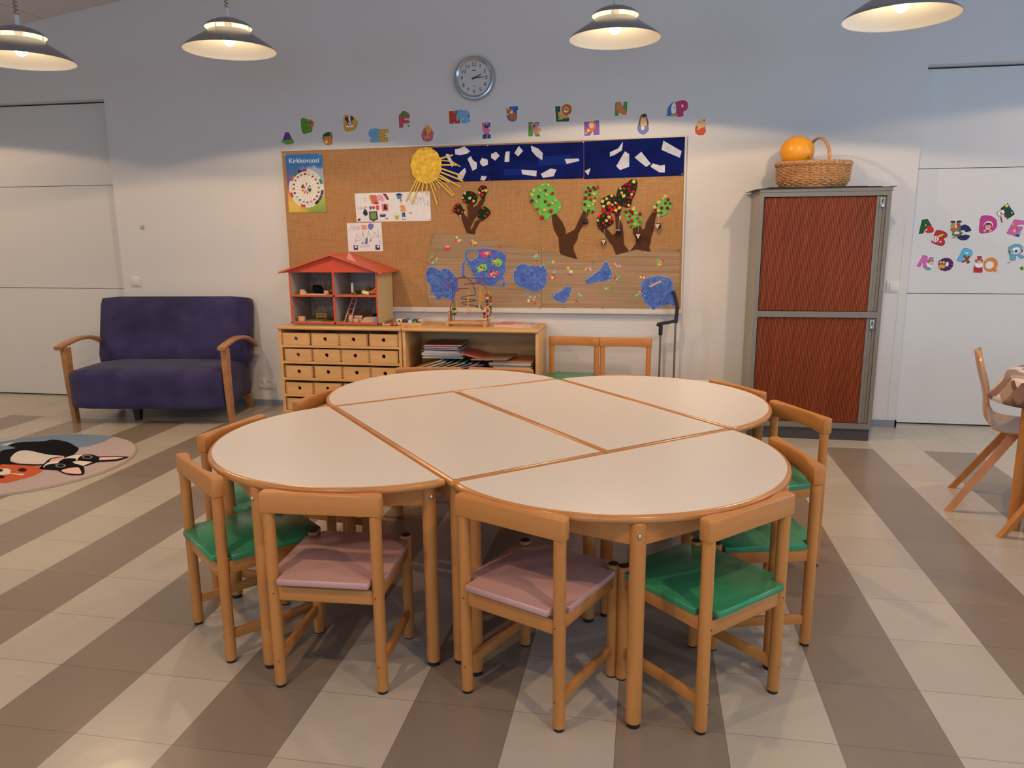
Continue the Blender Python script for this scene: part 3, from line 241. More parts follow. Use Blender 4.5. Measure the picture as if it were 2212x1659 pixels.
TREES=[("paper tree with four dark green crowns,leftmost of the trees",[(-1.3337,1.5932),(-1.2845,1.5925),(-1.2839,1.5755),(-1.2532,1.5921),(-1.2258,1.6341),(-1.1924,1.6337),(-1.2086,1.5958),(-1.245,1.5495),(-1.2543,1.5283),(-1.2867,1.4687),(-1.3076,1.4303),(-1.308,1.4109),(-1.2827,1.4387),(-1.2731,1.4729),(-1.246,1.4876),(-1.2305,1.4768),(-1.2559,1.4341),(-1.2722,1.3999),(-1.2712,1.3792),(-1.3355,1.3895),(-1.3548,1.4393),(-1.3719,1.4867),(-1.3721,1.521),(-1.3531,1.523),(-1.3376,1.5121),(-1.3267,1.4927),(-1.3235,1.5419)],[("123A22",[(-1.3985,1.611),(-1.3785,1.598),(-1.3612,1.5679),(-1.3391,1.5463),(-1.3575,1.5273),(-1.3804,1.5125),(-1.4071,1.5278),(-1.436,1.5474),(-1.4332,1.5731),(-1.4191,1.5985)]),("123A22",[(-1.3363,1.6916),(-1.2872,1.69),(-1.2498,1.6598),(-1.2595,1.6134),(-1.2844,1.5968),(-1.3246,1.6015),(-1.36,1.6254),(-1.3638,1.6573)]),("123A22",[(-1.2064,1.735),(-1.1822,1.7261),(-1.1769,1.6924),(-1.1898,1.6589),(-1.1946,1.6337),(-1.2124,1.6339),(-1.2298,1.6595),(-1.2426,1.6935),(-1.2332,1.7228)]),("123A22",[(-1.2088,1.5809),(-1.1821,1.5764),(-1.1537,1.5463),(-1.1607,1.5187),(-1.1923,1.4935),(-1.2193,1.481),(-1.2502,1.5069),(-1.2518,1.5411)])],[("C8242C",[(-1.3987,1.6017),(-1.4194,1.5836),(-1.43,1.5559),(-1.3952,1.5555),(-1.3663,1.5402),(-1.3467,1.6188),(-1.2223,1.7113),(-1.2141,1.6677),(-1.2054,1.566),(-1.192,1.5127),(-1.1716,1.5338)]),("94142E",[(-1.2941,1.6753),(-1.2633,1.6507),(-1.2887,1.6074),(-1.1978,1.723),(-1.2454,1.5218),(-1.2237,1.4831)]),("E8C070",[(-1.3419,1.679),(-1.3596,1.6454),(-1.3072,1.6438),(-1.2772,1.6221),(-1.207,1.695),(-1.184,1.6947),(-1.2339,1.6815),(-1.3803,1.516),(-1.3446,1.5413)])]),("paper tree with one big and one narrow light green crown",[(-0.6944,1.5131),(-0.6637,1.5227),(-0.624,1.4739),(-0.595,1.4192),(-0.5893,1.3768),(-0.5421,1.4008),(-0.5245,1.411),(-0.497,1.4727),(-0.4627,1.5409),(-0.4238,1.5234),(-0.4444,1.4722),(-0.4685,1.4314),(-0.4994,1.3762),(-0.5025,1.3419),(-0.5327,1.2919),(-0.531,1.2584),(-0.501,1.191),(-0.6315,1.2216),(-0.6387,1.2923),(-0.6442,1.3528),(-0.677,1.4065),(-0.6891,1.4632)],[("6CC05A",[(-0.8386,1.7037),(-0.7954,1.7196),(-0.7608,1.7397),(-0.7092,1.7388),(-0.6876,1.7053),(-0.6661,1.6801),(-0.6616,1.6386),(-0.6357,1.6091),(-0.6226,1.5673),(-0.6353,1.5424),(-0.6654,1.526),(-0.6956,1.5138),(-0.7259,1.4846),(-0.7563,1.4786),(-0.778,1.4936),(-0.7911,1.5274),(-0.8128,1.5445),(-0.8258,1.5866),(-0.8475,1.6078),(-0.8605,1.6582),(-0.8517,1.6873)]),("6CC05A",[(-0.4523,1.7057),(-0.4309,1.7206),(-0.3917,1.7188),(-0.3486,1.7135),(-0.356,1.6832),(-0.3634,1.6566),(-0.3629,1.626),(-0.3743,1.5994),(-0.3837,1.5726),(-0.3794,1.5418),(-0.4047,1.5228),(-0.4403,1.5309),(-0.4663,1.5544),(-0.4629,1.6044),(-0.4577,1.6618)])],[("E8C070",[(-0.7608,1.7252),(-0.7199,1.7266),(-0.8257,1.6889),(-0.7789,1.689),(-0.8418,1.66),(-0.7327,1.6604),(-0.8041,1.6093),(-0.6658,1.6179),(-0.6881,1.5973),(-0.6363,1.5633),(-0.7468,1.5479)]),("94142E",[(-0.7392,1.6917),(-0.7889,1.6467),(-0.7404,1.6118),(-0.8388,1.6182)]),("C8242C",[(-0.6854,1.668),(-0.7166,1.5864),(-0.7998,1.5569),(-0.7001,1.5432),(-0.7641,1.4998)]),("94142E",[(-0.4295,1.7042),(-0.444,1.675),(-0.4147,1.6841),(-0.4202,1.6536),(-0.4482,1.6318),(-0.4528,1.587),(-0.4247,1.5423),(-0.395,1.5362),(-0.3895,1.7035),(-0.3776,1.6919)]),("C8242C",[(-0.3602,1.7068),(-0.4088,1.6236),(-0.3799,1.6308)]),("E8C070",[(-0.3869,1.6589),(-0.3874,1.611),(-0.3938,1.5873),(-0.4231,1.5731)])]),("paper tree with three dark green crowns,right of the big light green crown",[(-0.3439,1.41),(-0.2928,1.4174),(-0.2486,1.3647),(-0.2255,1.3859),(-0.2314,1.4863),(-0.2379,1.521),(-0.1972,1.532),(-0.1962,1.4821),(-0.1797,1.4396),(-0.1705,1.3777),(-0.1649,1.3001),(-0.1246,1.2493),(-0.1675,1.2377),(-0.2204,1.226),(-0.2473,1.2926),(-0.2794,1.3279),(-0.3038,1.367)],[("123A22",[(-0.2987,1.5293),(-0.2751,1.5214),(-0.2428,1.471),(-0.2541,1.4441),(-0.2967,1.4174),(-0.3439,1.4081),(-0.3663,1.4606),(-0.3532,1.503)]),("123A22",[(-0.1268,1.7549),(-0.0942,1.7562),(-0.0802,1.7315),(-0.0884,1.6751),(-0.1138,1.6149),(-0.1281,1.5637),(-0.1747,1.57),(-0.2102,1.5933),(-0.2284,1.6317),(-0.2161,1.6923),(-0.1856,1.7145),(-0.1513,1.7327)]),("123A22",[(-0.3392,1.6142),(-0.3083,1.6367),(-0.258,1.655),(-0.2265,1.6317),(-0.1988,1.6046),(-0.1861,1.5587),(-0.1972,1.532),(-0.2201,1.5092),(-0.2517,1.5288),(-0.3145,1.5372),(-0.3266,1.5565)])],[("C8242C",[(-0.3491,1.4944),(-0.3186,1.5018),(-0.288,1.5207),(-0.2554,1.475),(-0.3178,1.4532)]),("94142E",[(-0.3496,1.4449),(-0.3029,1.4349),(-0.3393,1.4197),(-0.2687,1.452)]),("E8C070",[(-0.3567,1.4721),(-0.2957,1.4707),(-0.2765,1.4937)]),("E8C070",[(-0.2964,1.6251),(-0.2609,1.6428),(-0.3262,1.6071),(-0.3182,1.5718),(-0.2802,1.5924),(-0.2547,1.5825),(-0.2316,1.5955),(-0.2017,1.5589),(-0.2286,1.5431)]),("C8242C",[(-0.3158,1.5449),(-0.2727,1.5643),(-0.2579,1.5442),(-0.2367,1.5593),(-0.2158,1.582)]),("94142E",[(-0.271,1.6209),(-0.2437,1.6174),(-0.2211,1.52)]),("E8C070",[(-0.1053,1.7413),(-0.1987,1.6958),(-0.1903,1.6634),(-0.1744,1.6423),(-0.1194,1.6529),(-0.1361,1.576)]),("94142E",[(-0.1587,1.7208),(-0.1336,1.7173),(-0.0986,1.7017),(-0.1388,1.691),(-0.1346,1.6758),(-0.2113,1.6505),(-0.2047,1.6123),(-0.1471,1.6324),(-0.1673,1.5832),(-0.1386,1.6019)]),("C8242C",[(-0.1735,1.6916),(-0.1075,1.6716),(-0.1258,1.6302)])]),("paper tree with two round light green crowns,rightmost of the trees",[(-0.1032,1.4159),(-0.0553,1.4385),(-0.0351,1.4038),(-0.018,1.4152),(-0.0132,1.4535),(0.0125,1.4991),(0.0345,1.5332),(0.0583,1.5063),(0.0486,1.4453),(0.0423,1.3994),(0.0282,1.3533),(0.0254,1.3147),(0.0148,1.2799),(0.0273,1.2489),(-0.0781,1.2647),(-0.1208,1.2512),(-0.083,1.3036),(-0.082,1.3424),(-0.1043,1.3773)],[("6CC05A",[(-0.1624,1.5393),(-0.1356,1.5542),(-0.0969,1.5538),(-0.0694,1.5344),(-0.0434,1.4997),(-0.0402,1.4499),(-0.0744,1.4272),(-0.1168,1.4121),(-0.1407,1.4393),(-0.1535,1.4894),(-0.1677,1.5164)]),("6CC05A",[(0.0593,1.6011),(0.0857,1.612),(0.1152,1.6399),(0.1383,1.6301),(0.1663,1.5883),(0.1653,1.5619),(0.1416,1.5319),(0.1269,1.5131),(0.1006,1.5001),(0.0582,1.5101),(0.0342,1.5446),(0.0352,1.5749)])],[("94142E",[(-0.1564,1.5315),(-0.1275,1.5369),(-0.1116,1.5234),(-0.0553,1.5132),(-0.1373,1.4585)]),("C8242C",[(-0.1304,1.4987),(-0.0728,1.4855),(-0.1135,1.4698),(-0.0548,1.4608),(-0.1153,1.4306)]),("E8C070",[(-0.1038,1.5493),(-0.0864,1.5204),(-0.0911,1.4427)]),("94142E",[(0.137,1.6132),(0.1207,1.5889),(0.155,1.5866),(0.0575,1.5727),(0.095,1.556),(0.1351,1.5547),(0.0515,1.5425),(0.054,1.5215),(0.0922,1.523)]),("E8C070",[(0.1153,1.6361),(0.1018,1.6194),(0.0736,1.5945),(0.0444,1.5615),(0.0727,1.5365)])])]
BIRDS=[("black tissue bird hanging below the narrow light green crown",-0.4415,1.4652),("black bird with cream face hanging low,left of a brown trunk",-0.3109,1.3222),("black bird hanging on a string over the brown trunk with dark crowns",-0.2042,1.3973),("black bird with cream face hanging over the rightmost brown trunk",-0.065,1.3616),("black and cream bird hanging nearest the right edge of the board",0.076,1.4298)]
SKY=[("left deep blue paper sky strip behind the yellow sun",[(-1.5969,2.0117),(-1.1677,2.0171),(-1.1566,1.7663),(-1.5767,1.7606)],[[(-1.4143,1.9959),(-1.3823,1.9997),(-1.3427,2.0147),(-1.2994,1.9793),(-1.3242,1.9615),(-1.3734,1.9535),(-1.4127,1.959)],[(-1.4842,1.963),(-1.462,1.9625),(-1.4241,1.8901),(-1.4395,1.8672),(-1.4583,1.9093),(-1.4774,1.9375)],[(-1.32,1.9247),(-1.2951,1.9448),(-1.2785,1.9145),(-1.2495,1.8955),(-1.2527,1.8541),(-1.2848,1.8409),(-1.3012,1.8828)],[(-1.2274,1.9042),(-1.2099,1.929),(-1.1687,1.9166),(-1.1683,1.8799),(-1.2035,1.8692),(-1.2228,1.8857)],[(-1.3409,1.8628),(-1.3315,1.8372),(-1.3572,1.7866),(-1.3872,1.7732),(-1.4012,1.8107)],[(-1.2168,1.8025),(-1.1753,1.7971),(-1.1953,1.7674),(-1.2271,1.7726)]]),("middle deep blue paper sky strip with white scraps",[(-1.1677,2.0171),(-0.4669,2.0213),(-0.4633,1.7699),(-1.1566,1.7663)],[[(-1.1415,1.9549),(-1.105,1.97),(-1.0788,1.942),(-1.113,1.9085),(-1.1433,1.9298)],[(-1.0327,1.9682),(-1.0038,1.972),(-1.0093,1.897),(-1.043,1.8978),(-1.0402,1.9411)],[(-0.9366,2.0066),(-0.9057,1.9719),(-0.9418,1.9342),(-0.9704,1.9576)],[(-0.8484,2.0066),(-0.7939,1.9849),(-0.7608,1.9525),(-0.7655,1.9029),(-0.8082,1.9311),(-0.8414,1.968)],[(-0.9183,1.8403),(-0.8059,1.8311),(-0.8083,1.7901),(-0.9136,1.8081)],[(-0.7771,1.8077),(-0.7032,1.8433),(-0.661,1.8357),(-0.6819,1.7889),(-0.7594,1.7802)],[(-0.6021,1.9082),(-0.5014,1.9092),(-0.4957,1.8924),(-0.5879,1.8731)]]),("right deep blue paper sky strip with large white scraps",[(-0.4649,2.0244),(0.2405,2.0376),(0.2381,1.7764),(-0.4599,1.765)],[[(-0.4575,1.8215),(-0.4142,1.8406),(-0.4308,1.7908)],[(-0.2788,1.947),(-0.2215,1.9719),(-0.1885,2.0169),(-0.1941,1.9581),(-0.2477,1.9265),(-0.2782,1.9173)],[(-0.1736,1.951),(-0.1427,1.9306),(-0.1407,1.8448),(-0.2048,1.823),(-0.2326,1.8501)],[(-0.105,1.9067),(-0.0588,1.9449),(0.0106,1.8613),(-0.0224,1.841)],[(0.0079,1.8417),(0.024,1.8643),(0.0781,1.8467),(0.1079,1.8527),(0.1096,1.8001),(0.0728,1.8008)],[(0.0927,2.0159),(0.221,1.9413),(0.2094,1.8974),(0.0814,1.9545)]])]
SUN=([(-1.5195,1.8829),(-1.5195,1.8492),(-1.5371,1.818),(-1.5516,1.7912),(-1.5818,1.7709),(-1.6058,1.7582),(-1.6418,1.7544),(-1.6675,1.7593),(-1.7009,1.7731),(-1.7199,1.7943),(-1.7431,1.822),(-1.7489,1.8538),(-1.7568,1.8879),(-1.7465,1.9216),(-1.7385,1.9528),(-1.7137,1.9792),(-1.6934,1.9993),(-1.6594,2.0114),(-1.6337,2.0152),(-1.5983,2.0099),(-1.5753,1.9964),(-1.5465,1.9752),(-1.5335,1.9481),(-1.5177,1.9164)],[[(-1.5272,1.9317),(-1.43,1.9548)],[(-1.5225,1.92),(-1.4385,1.9089),(-1.3727,1.8704)],[(-1.5234,1.8866),(-1.3996,1.884)],[(-1.5241,1.862),(-1.3545,1.8015)],[(-1.5346,1.839),(-1.3551,1.768)],[(-1.5476,1.8229),(-1.3783,1.7264)],[(-1.5555,1.8067),(-1.4595,1.7605)],[(-1.5633,1.7975),(-1.4922,1.747),(-1.4218,1.6685)],[(-1.571,1.7906),(-1.4344,1.6616)],[(-1.5787,1.7814),(-1.5329,1.7172)],[(-1.594,1.7723),(-1.5634,1.7022)],[(-1.6092,1.7679),(-1.5563,1.5981)],[(-1.6329,1.7636),(-1.6388,1.6717)],[(-1.661,1.7688),(-1.6721,1.6879)],[(-1.6794,1.7762),(-1.7561,1.6045)],[(-1.6968,1.7836),(-1.7359,1.7017)],[(-1.7091,1.7909),(-1.8012,1.6266)]])
GROUND=[("left sheet of brown ridged paper ground on the board",[(-1.6072,1.3661),(-1.5768,1.3855),(-1.5081,1.3894),(-1.4354,1.3802),(-1.3627,1.3841),(-1.3085,1.3837),(-1.2547,1.3683),(-1.2012,1.3442),(-1.1207,1.3309),(-1.0451,1.3176),(-0.9786,1.2915),(-0.9123,1.2655),(-0.8417,1.2618),(-0.7714,1.2608),(-0.7712,0.8215),(-1.1087,0.8202),(-1.546,0.8225),(-1.6347,0.8261),(-1.6561,0.8937),(-1.6584,0.9702),(-1.6653,1.0507),(-1.6459,1.2282),(-1.619,1.2765),(-1.6086,1.3159)]),("right sheet of brown ridged paper ground on the board",[(-0.7687,1.2786),(-0.7527,1.2738),(-0.6341,1.2332),(-0.5666,1.2095),(-0.4993,1.1928),(-0.4228,1.181),(-0.3517,1.1974),(-0.2904,1.2114),(-0.22,1.2253),(-0.1315,1.2484),(-0.076,1.2645),(-0.0105,1.2481),(0.0496,1.2479),(0.1273,1.2662),(0.2327,1.2635),(0.2412,0.8342),(-0.0462,0.8289),(-0.7685,0.8165)])]
PONDS=[("lobed blue painted paper pond at the left end of the ground",[(-1.6442,1.1309),(-1.6161,1.1398),(-1.5793,1.1309),(-1.5567,1.1132),(-1.5381,1.1177),(-1.5148,1.1288),(-1.4827,1.1222),(-1.4603,1.1001),(-1.4377,1.0825),(-1.42,1.0515),(-1.4074,0.9983),(-1.4176,0.9537),(-1.4414,0.9223),(-1.4355,0.8753),(-1.4747,0.8817),(-1.5389,0.9126),(-1.5582,0.8877),(-1.5861,0.8898),(-1.5991,0.9256),(-1.6289,0.9434),(-1.6276,0.9883),(-1.6566,1.0284),(-1.6668,1.0775),(-1.6612,1.1086)],[]),("blue painted paper pond with cut out loops and four fish",[(-1.3288,1.269),(-1.2654,1.2709),(-1.2021,1.2794),(-1.1483,1.2705),(-1.0813,1.2574),(-1.0414,1.2313),(-1.035,1.1966),(-1.0421,1.1576),(-1.0357,1.1227),(-1.0472,1.0921),(-1.0608,1.0702),(-1.0477,1.0396),(-1.0481,0.9935),(-1.1067,0.991),(-1.1791,0.9994),(-1.2381,1.0036),(-1.2877,1.0343),(-1.3604,1.0517),(-1.3783,1.0738),(-1.3794,1.1311),(-1.367,1.1751),(-1.3485,1.1926),(-1.3568,1.2276),(-1.3471,1.2581)],[[(-1.3337,1.2494),(-1.2566,1.2535),(-1.2526,1.2274),(-1.3032,1.1838),(-1.33,1.2057)],[(-1.3559,1.1641),(-1.3351,1.1751),(-1.3313,1.14),(-1.309,1.1136),(-1.2804,1.0564),(-1.2876,1.0387),(-1.351,1.065),(-1.3593,1.1047)],[(-1.1237,1.0063),(-1.0791,1.0439),(-1.0635,1.0264),(-1.0705,1.0066)]]),("rounded blue painted paper pond across the seam of the ground sheets",[(-0.9709,1.1228),(-0.9529,1.1445),(-0.9173,1.1619),(-0.8597,1.1511),(-0.8111,1.1446),(-0.7626,1.149),(-0.7362,1.1231),(-0.7251,1.0712),(-0.736,1.0103),(-0.7624,0.9709),(-0.8068,0.9553),(-0.8602,0.9638),(-0.927,0.9875),(-0.9715,1.0224),(-0.9846,1.0704)],[]),("boot shaped blue painted paper pond",[(-0.2992,1.1738),(-0.285,1.1738),(-0.2704,1.1503),(-0.2482,1.0985),(-0.2453,1.0702),(-0.2591,1.0464),(-0.2968,1.0344),(-0.3586,1.0247),(-0.4254,1.0125),(-0.44,1.0267),(-0.4355,1.0506),(-0.3833,1.084),(-0.3363,1.122),(-0.3132,1.1597)],[]),("small heart shaped blue painted paper pond",[(-0.5989,0.99),(-0.5553,0.9927),(-0.543,0.9735),(-0.5548,0.9349),(-0.574,0.901),(-0.5932,0.8728),(-0.6323,0.8787),(-0.6714,0.8905),(-0.6862,0.9195),(-0.6765,0.9389),(-0.6376,0.9561),(-0.6182,0.9683)],[]),("blue painted paper pond with a folded cream fish,far right",[(-0.0304,1.0331),(0.004,1.0568),(0.0594,1.0734),(0.115,1.0735),(0.171,1.0573),(0.1906,1.0247),(0.1993,0.9731),(0.2148,0.86),(0.1681,0.8667),(0.1034,0.8495),(0.0574,0.8252),(0.0285,0.8511),(-0.0099,0.8817),(-0.0227,0.9197),(-0.0486,0.9218),(-0.0258,0.9481),(-0.0363,0.9906)],[])]
FISH=[(1,"D2408A",[(-1.2388,1.2404),(-1.2159,1.2599),(-1.1799,1.262),(-1.1643,1.2489),(-1.1439,1.264),(-1.1487,1.2402),(-1.14,1.2185),(-1.1646,1.2272),(-1.1942,1.2055),(-1.2211,1.2143)]),(1,"8CC84A",[(-1.1538,1.1946),(-1.1225,1.1859),(-1.1043,1.2054),(-1.0731,1.188),(-1.0599,1.1706),(-1.0825,1.1445),(-1.114,1.1445),(-1.1227,1.1641),(-1.1476,1.151),(-1.1429,1.1706)]),(1,"8CC84A",[(-1.2699,1.1378),(-1.245,1.1356),(-1.231,1.1597),(-1.1904,1.1597),(-1.1817,1.1313),(-1.1956,1.1094),(-1.2319,1.1049),(-1.2457,1.0961),(-1.257,1.0961),(-1.2522,1.1137)]),(1,"D2408A",[(-1.1756,1.0831),(-1.1595,1.1094),(-1.1323,1.1139),(-1.11,1.1008),(-1.0919,1.1117),(-1.0966,1.092),(-1.09,1.0723),(-1.1194,1.0701),(-1.1286,1.0547),(-1.1646,1.0634)]),(5,"D8B48C",[(0.0173,0.998),(0.0609,1.0217),(0.1044,1.043),(0.1117,1.0313),(0.0751,1.0148),(0.0385,0.9934)])]
CONFETTI=[[("F4DC7A",-1.4141,1.3584,0.0091),("6CBF7C",-1.4034,1.3462,0.009),("DD4A3A",-1.4204,1.3381,0.0091),("EEA4AC",-1.4047,1.331,0.0091),("F4DC7A",-1.3896,1.3366,0.0091),("EEA4AC",-1.2937,1.3318,0.0091),("6CBF7C",-1.2756,1.3317,0.009),("DD4A3A",-1.3021,1.3145,0.009),("F0B84A",-1.2858,1.3144,0.0117),("F4DC7A",-1.2678,1.3165,0.0091),("6CBF7C",-1.292,1.2984,0.009),("DD4A3A",-1.273,1.2983,0.009),("EEA4AC",-1.496,1.29,0.0092),("EEA4AC",-1.4808,1.2913,0.0091),("DD4A3A",-1.5055,1.2739,0.011),("DD4A3A",-1.4929,1.2664,0.011),("DD4A3A",-1.4721,1.2751,0.011),("6CBF7C",-1.6187,1.2105,0.0093),("6CBF7C",-1.6023,1.2171,0.0092),("DD4A3A",-1.5839,1.2157,0.0092),("F0B84A",-1.5764,1.2016,0.0092),("DD4A3A",-1.617,1.1875,0.0111),("DD4A3A",-1.6029,1.1972,0.0111),("6CBF7C",-1.596,1.195,0.0065),("6CBF7C",-1.5793,1.1818,0.0092),("8CCCC4",-1.606,1.1707,0.0111),("6CBF7C",-1.5928,1.1774,0.0092),("DD4A3A",-1.0824,1.2867,0.0107),("EEA4AC",-0.8176,1.2158,0.0088),("8CCCC4",-0.8044,1.2222,0.0106),("7A9CB4",-0.7899,1.2106,0.0075),("6CBF7C",-0.8286,1.2007,0.0106),("6CBF7C",-0.8075,1.1964,0.0075),("DD4A3A",-0.8057,1.1813,0.0105),("7A9CB4",-0.8772,0.9373,0.0098),("C8A0C8",-0.859,0.9141,0.0098),("6CBF7C",-0.8402,0.9112,0.0098),("EEA4AC",-0.8193,0.9135,0.0076),("F4DC7A",-0.8671,0.8876,0.0107),("6CBF7C",-0.8546,0.8966,0.0072),("8CCCC4",-0.8282,0.8946,0.0107),("DD4A3A",-0.8461,0.8847,0.0076),("DD4A3A",-0.8194,0.8673,0.0107)],[("7A9CB4",-0.6978,1.1968,0.0068),("6CBF7C",-0.7103,1.1716,0.0116),("F0B84A",-0.6822,1.1749,0.0126),("8CCCC4",-0.6737,1.1001,0.0097),("7A9CB4",-0.6965,1.0809,0.0078),("DD4A3A",-0.677,1.0785,0.0112),("7A9CB4",-0.6561,1.0714,0.0078),("DD4A3A",-0.71,1.0544,0.0078),("F4DC7A",-0.6881,1.0603,0.0097),("DD4A3A",-0.6696,1.0555,0.0077),("F0B84A",-0.5708,1.1302,0.012),("6CBF7C",-0.578,1.1155,0.0087),("C8A0C8",-0.5635,1.1136,0.0087),("F4DC7A",-0.549,1.1036,0.0121),("7A9CB4",-0.5716,1.0964,0.0107),("DD4A3A",-0.556,1.0812,0.0087),("6CBF7C",-0.4317,1.1304,0.0096),("C8A0C8",-0.4135,1.129,0.0114),("F0B84A",-0.4387,1.1195,0.0095),("DD4A3A",-0.4244,1.1195,0.0076),("EEA4AC",-0.4087,1.1209,0.0115),("EEA4AC",-0.2258,1.1597,0.0085),("8CCCC4",-0.2127,1.1433,0.0085),("EEA4AC",-0.1925,1.1447,0.0085),("6CBF7C",-0.2114,1.0788,0.0075),("DD4A3A",-0.2215,1.0645,0.0118),("6CBF7C",-0.197,1.0656,0.0118),("8CCCC4",-0.2109,1.0513,0.0085),("6CBF7C",-0.307,0.9854,0.0086),("EEA4AC",-0.2902,0.9797,0.0086),("6CBF7C",-0.2746,0.9879,0.0085),("6CBF7C",-0.2743,0.9713,0.0085),("8CCCC4",-0.492,0.9392,0.0087),("F0B84A",-0.4774,0.9283,0.0087),("7A9CB4",-0.4951,0.9151,0.0106),("6CBF7C",-0.4867,0.8945,0.0087),("DD4A3A",-0.505,0.8871,0.0087),("F4DC7A",-0.0382,1.0651,0.0084),("DD4A3A",-0.0244,1.0722,0.0084),("F4DC7A",-0.0171,1.0623,0.0084),("EEA4AC",-0.0425,0.9584,0.0085),("DD4A3A",-0.0308,0.9623,0.0075),("EEA4AC",-0.063,0.936,0.0075),("6CBF7C",-0.0491,0.9418,0.0104),("6CBF7C",-0.0722,0.9264,0.008),("6CBF7C",0.0817,1.1807,0.0138),("DD4A3A",0.1139,1.182,0.0111),("EEA4AC",0.1017,1.176,0.0083),("F0B84A",0.087,1.1574,0.0111),("EEA4AC",0.1023,1.1565,0.0073)]]
PINS=[("1E6A34","green push pin at the top left corner of the left ground sheet",-1.6002,1.3674),("E8D070","yellow push pin on the top edge of the left ground sheet",-1.1967,1.3429),("A8242C","red push pin at the left edge of the left ground sheet",-1.6468,1.1677),("7A1C22","dark red push pin at the upper right of the left ground sheet",-0.7899,1.2514),("F0EEE8","white push pin at the upper left of the right ground sheet",-0.7548,1.2727),("1E6A34","green push pin at the lower right of the left ground sheet",-0.7837,0.8332),("E8C8A0","cream push pin in the pond with four fish",-1.312,1.1496),("F0EEE8","white push pin at the left edge of the rounded pond",-0.9673,1.1193),("F0EEE8","white push pin at the top right of the rounded pond",-0.7758,1.1412),("A01C4C","crimson push pin at the bottom of the rounded pond",-0.7921,0.9716),("F0E6E4","white push pin under the rounded pond",-0.7837,0.9239),("E8C8A0","cream push pin at the upper left of the lobed pond",-1.6486,1.1096),("F0EEE8","white push pin at the foot of the trunk under the big light green crown",-0.6332,1.2347),("EFC24C","yellow push pin on the top edge of the right ground sheet",-0.3139,1.202),("8A1C24","dark red push pin on the dip of the right ground sheet",-0.3836,1.1729),("F0EEE8","white push pin below the rightmost trunk",-0.0104,1.2435),("2A4A80","blue push pin at the top right corner of the right ground sheet",0.2251,1.2576),("1E6A34","green push pin under the heart shaped pond",-0.5994,0.8402),("B0242C","red push pin on the bottom edge of the right ground sheet",-0.3116,0.8358),("F0EEE8","white push pin in the boot shaped pond",-0.2628,1.0701),("F0EEE8","white push pin in the heart shaped pond",-0.6701,0.9283),("F0EEE8","white push pin in the far right pond",-0.0065,0.9302),("9C2430","dark red push pin near the top of the paper sun",-1.6472,1.9984),("F4F2F0","white push pin at the top of the seam between left and middle sky strips",-1.165,2.0138),("C8305C","pink push pin at the bottom of the seam between left and middle sky strips",-1.1537,1.7717),("F4F2F0","white push pin at the top of the seam between middle and right sky strips",-0.4667,2.0184),("C8305C","pink push pin at the bottom of the seam between middle and right sky strips",-0.4639,1.778),("F4F2F0","white push pin at the lower right corner of the sky",0.2287,1.7859),("F4F2F0","white push pin at the top left corner of the poster",-2.75,1.985),("F4F2F0","white push pin at the top right corner of the poster",-2.464,1.9834),("F4F2F0","white push pin at the bottom left corner of the poster",-2.7446,1.5623),("F4F2F0","white push pin at the bottom right corner of the poster",-2.4529,1.5638),("A0202C","dark red push pin at the corner of the drawing with a figure",-1.6153,1.4917)]
POSTER={"quad": [(-2.7544,1.9893),(-2.4567,1.9895),(-2.4453,1.5535),(-2.7521,1.5559)],"wheel": [(-2.5974,1.7361),(-2.4578,1.7338),(-2.6068,1.5919)],"title": [(-2.7247,1.9291),(-2.4835,1.9291)]}
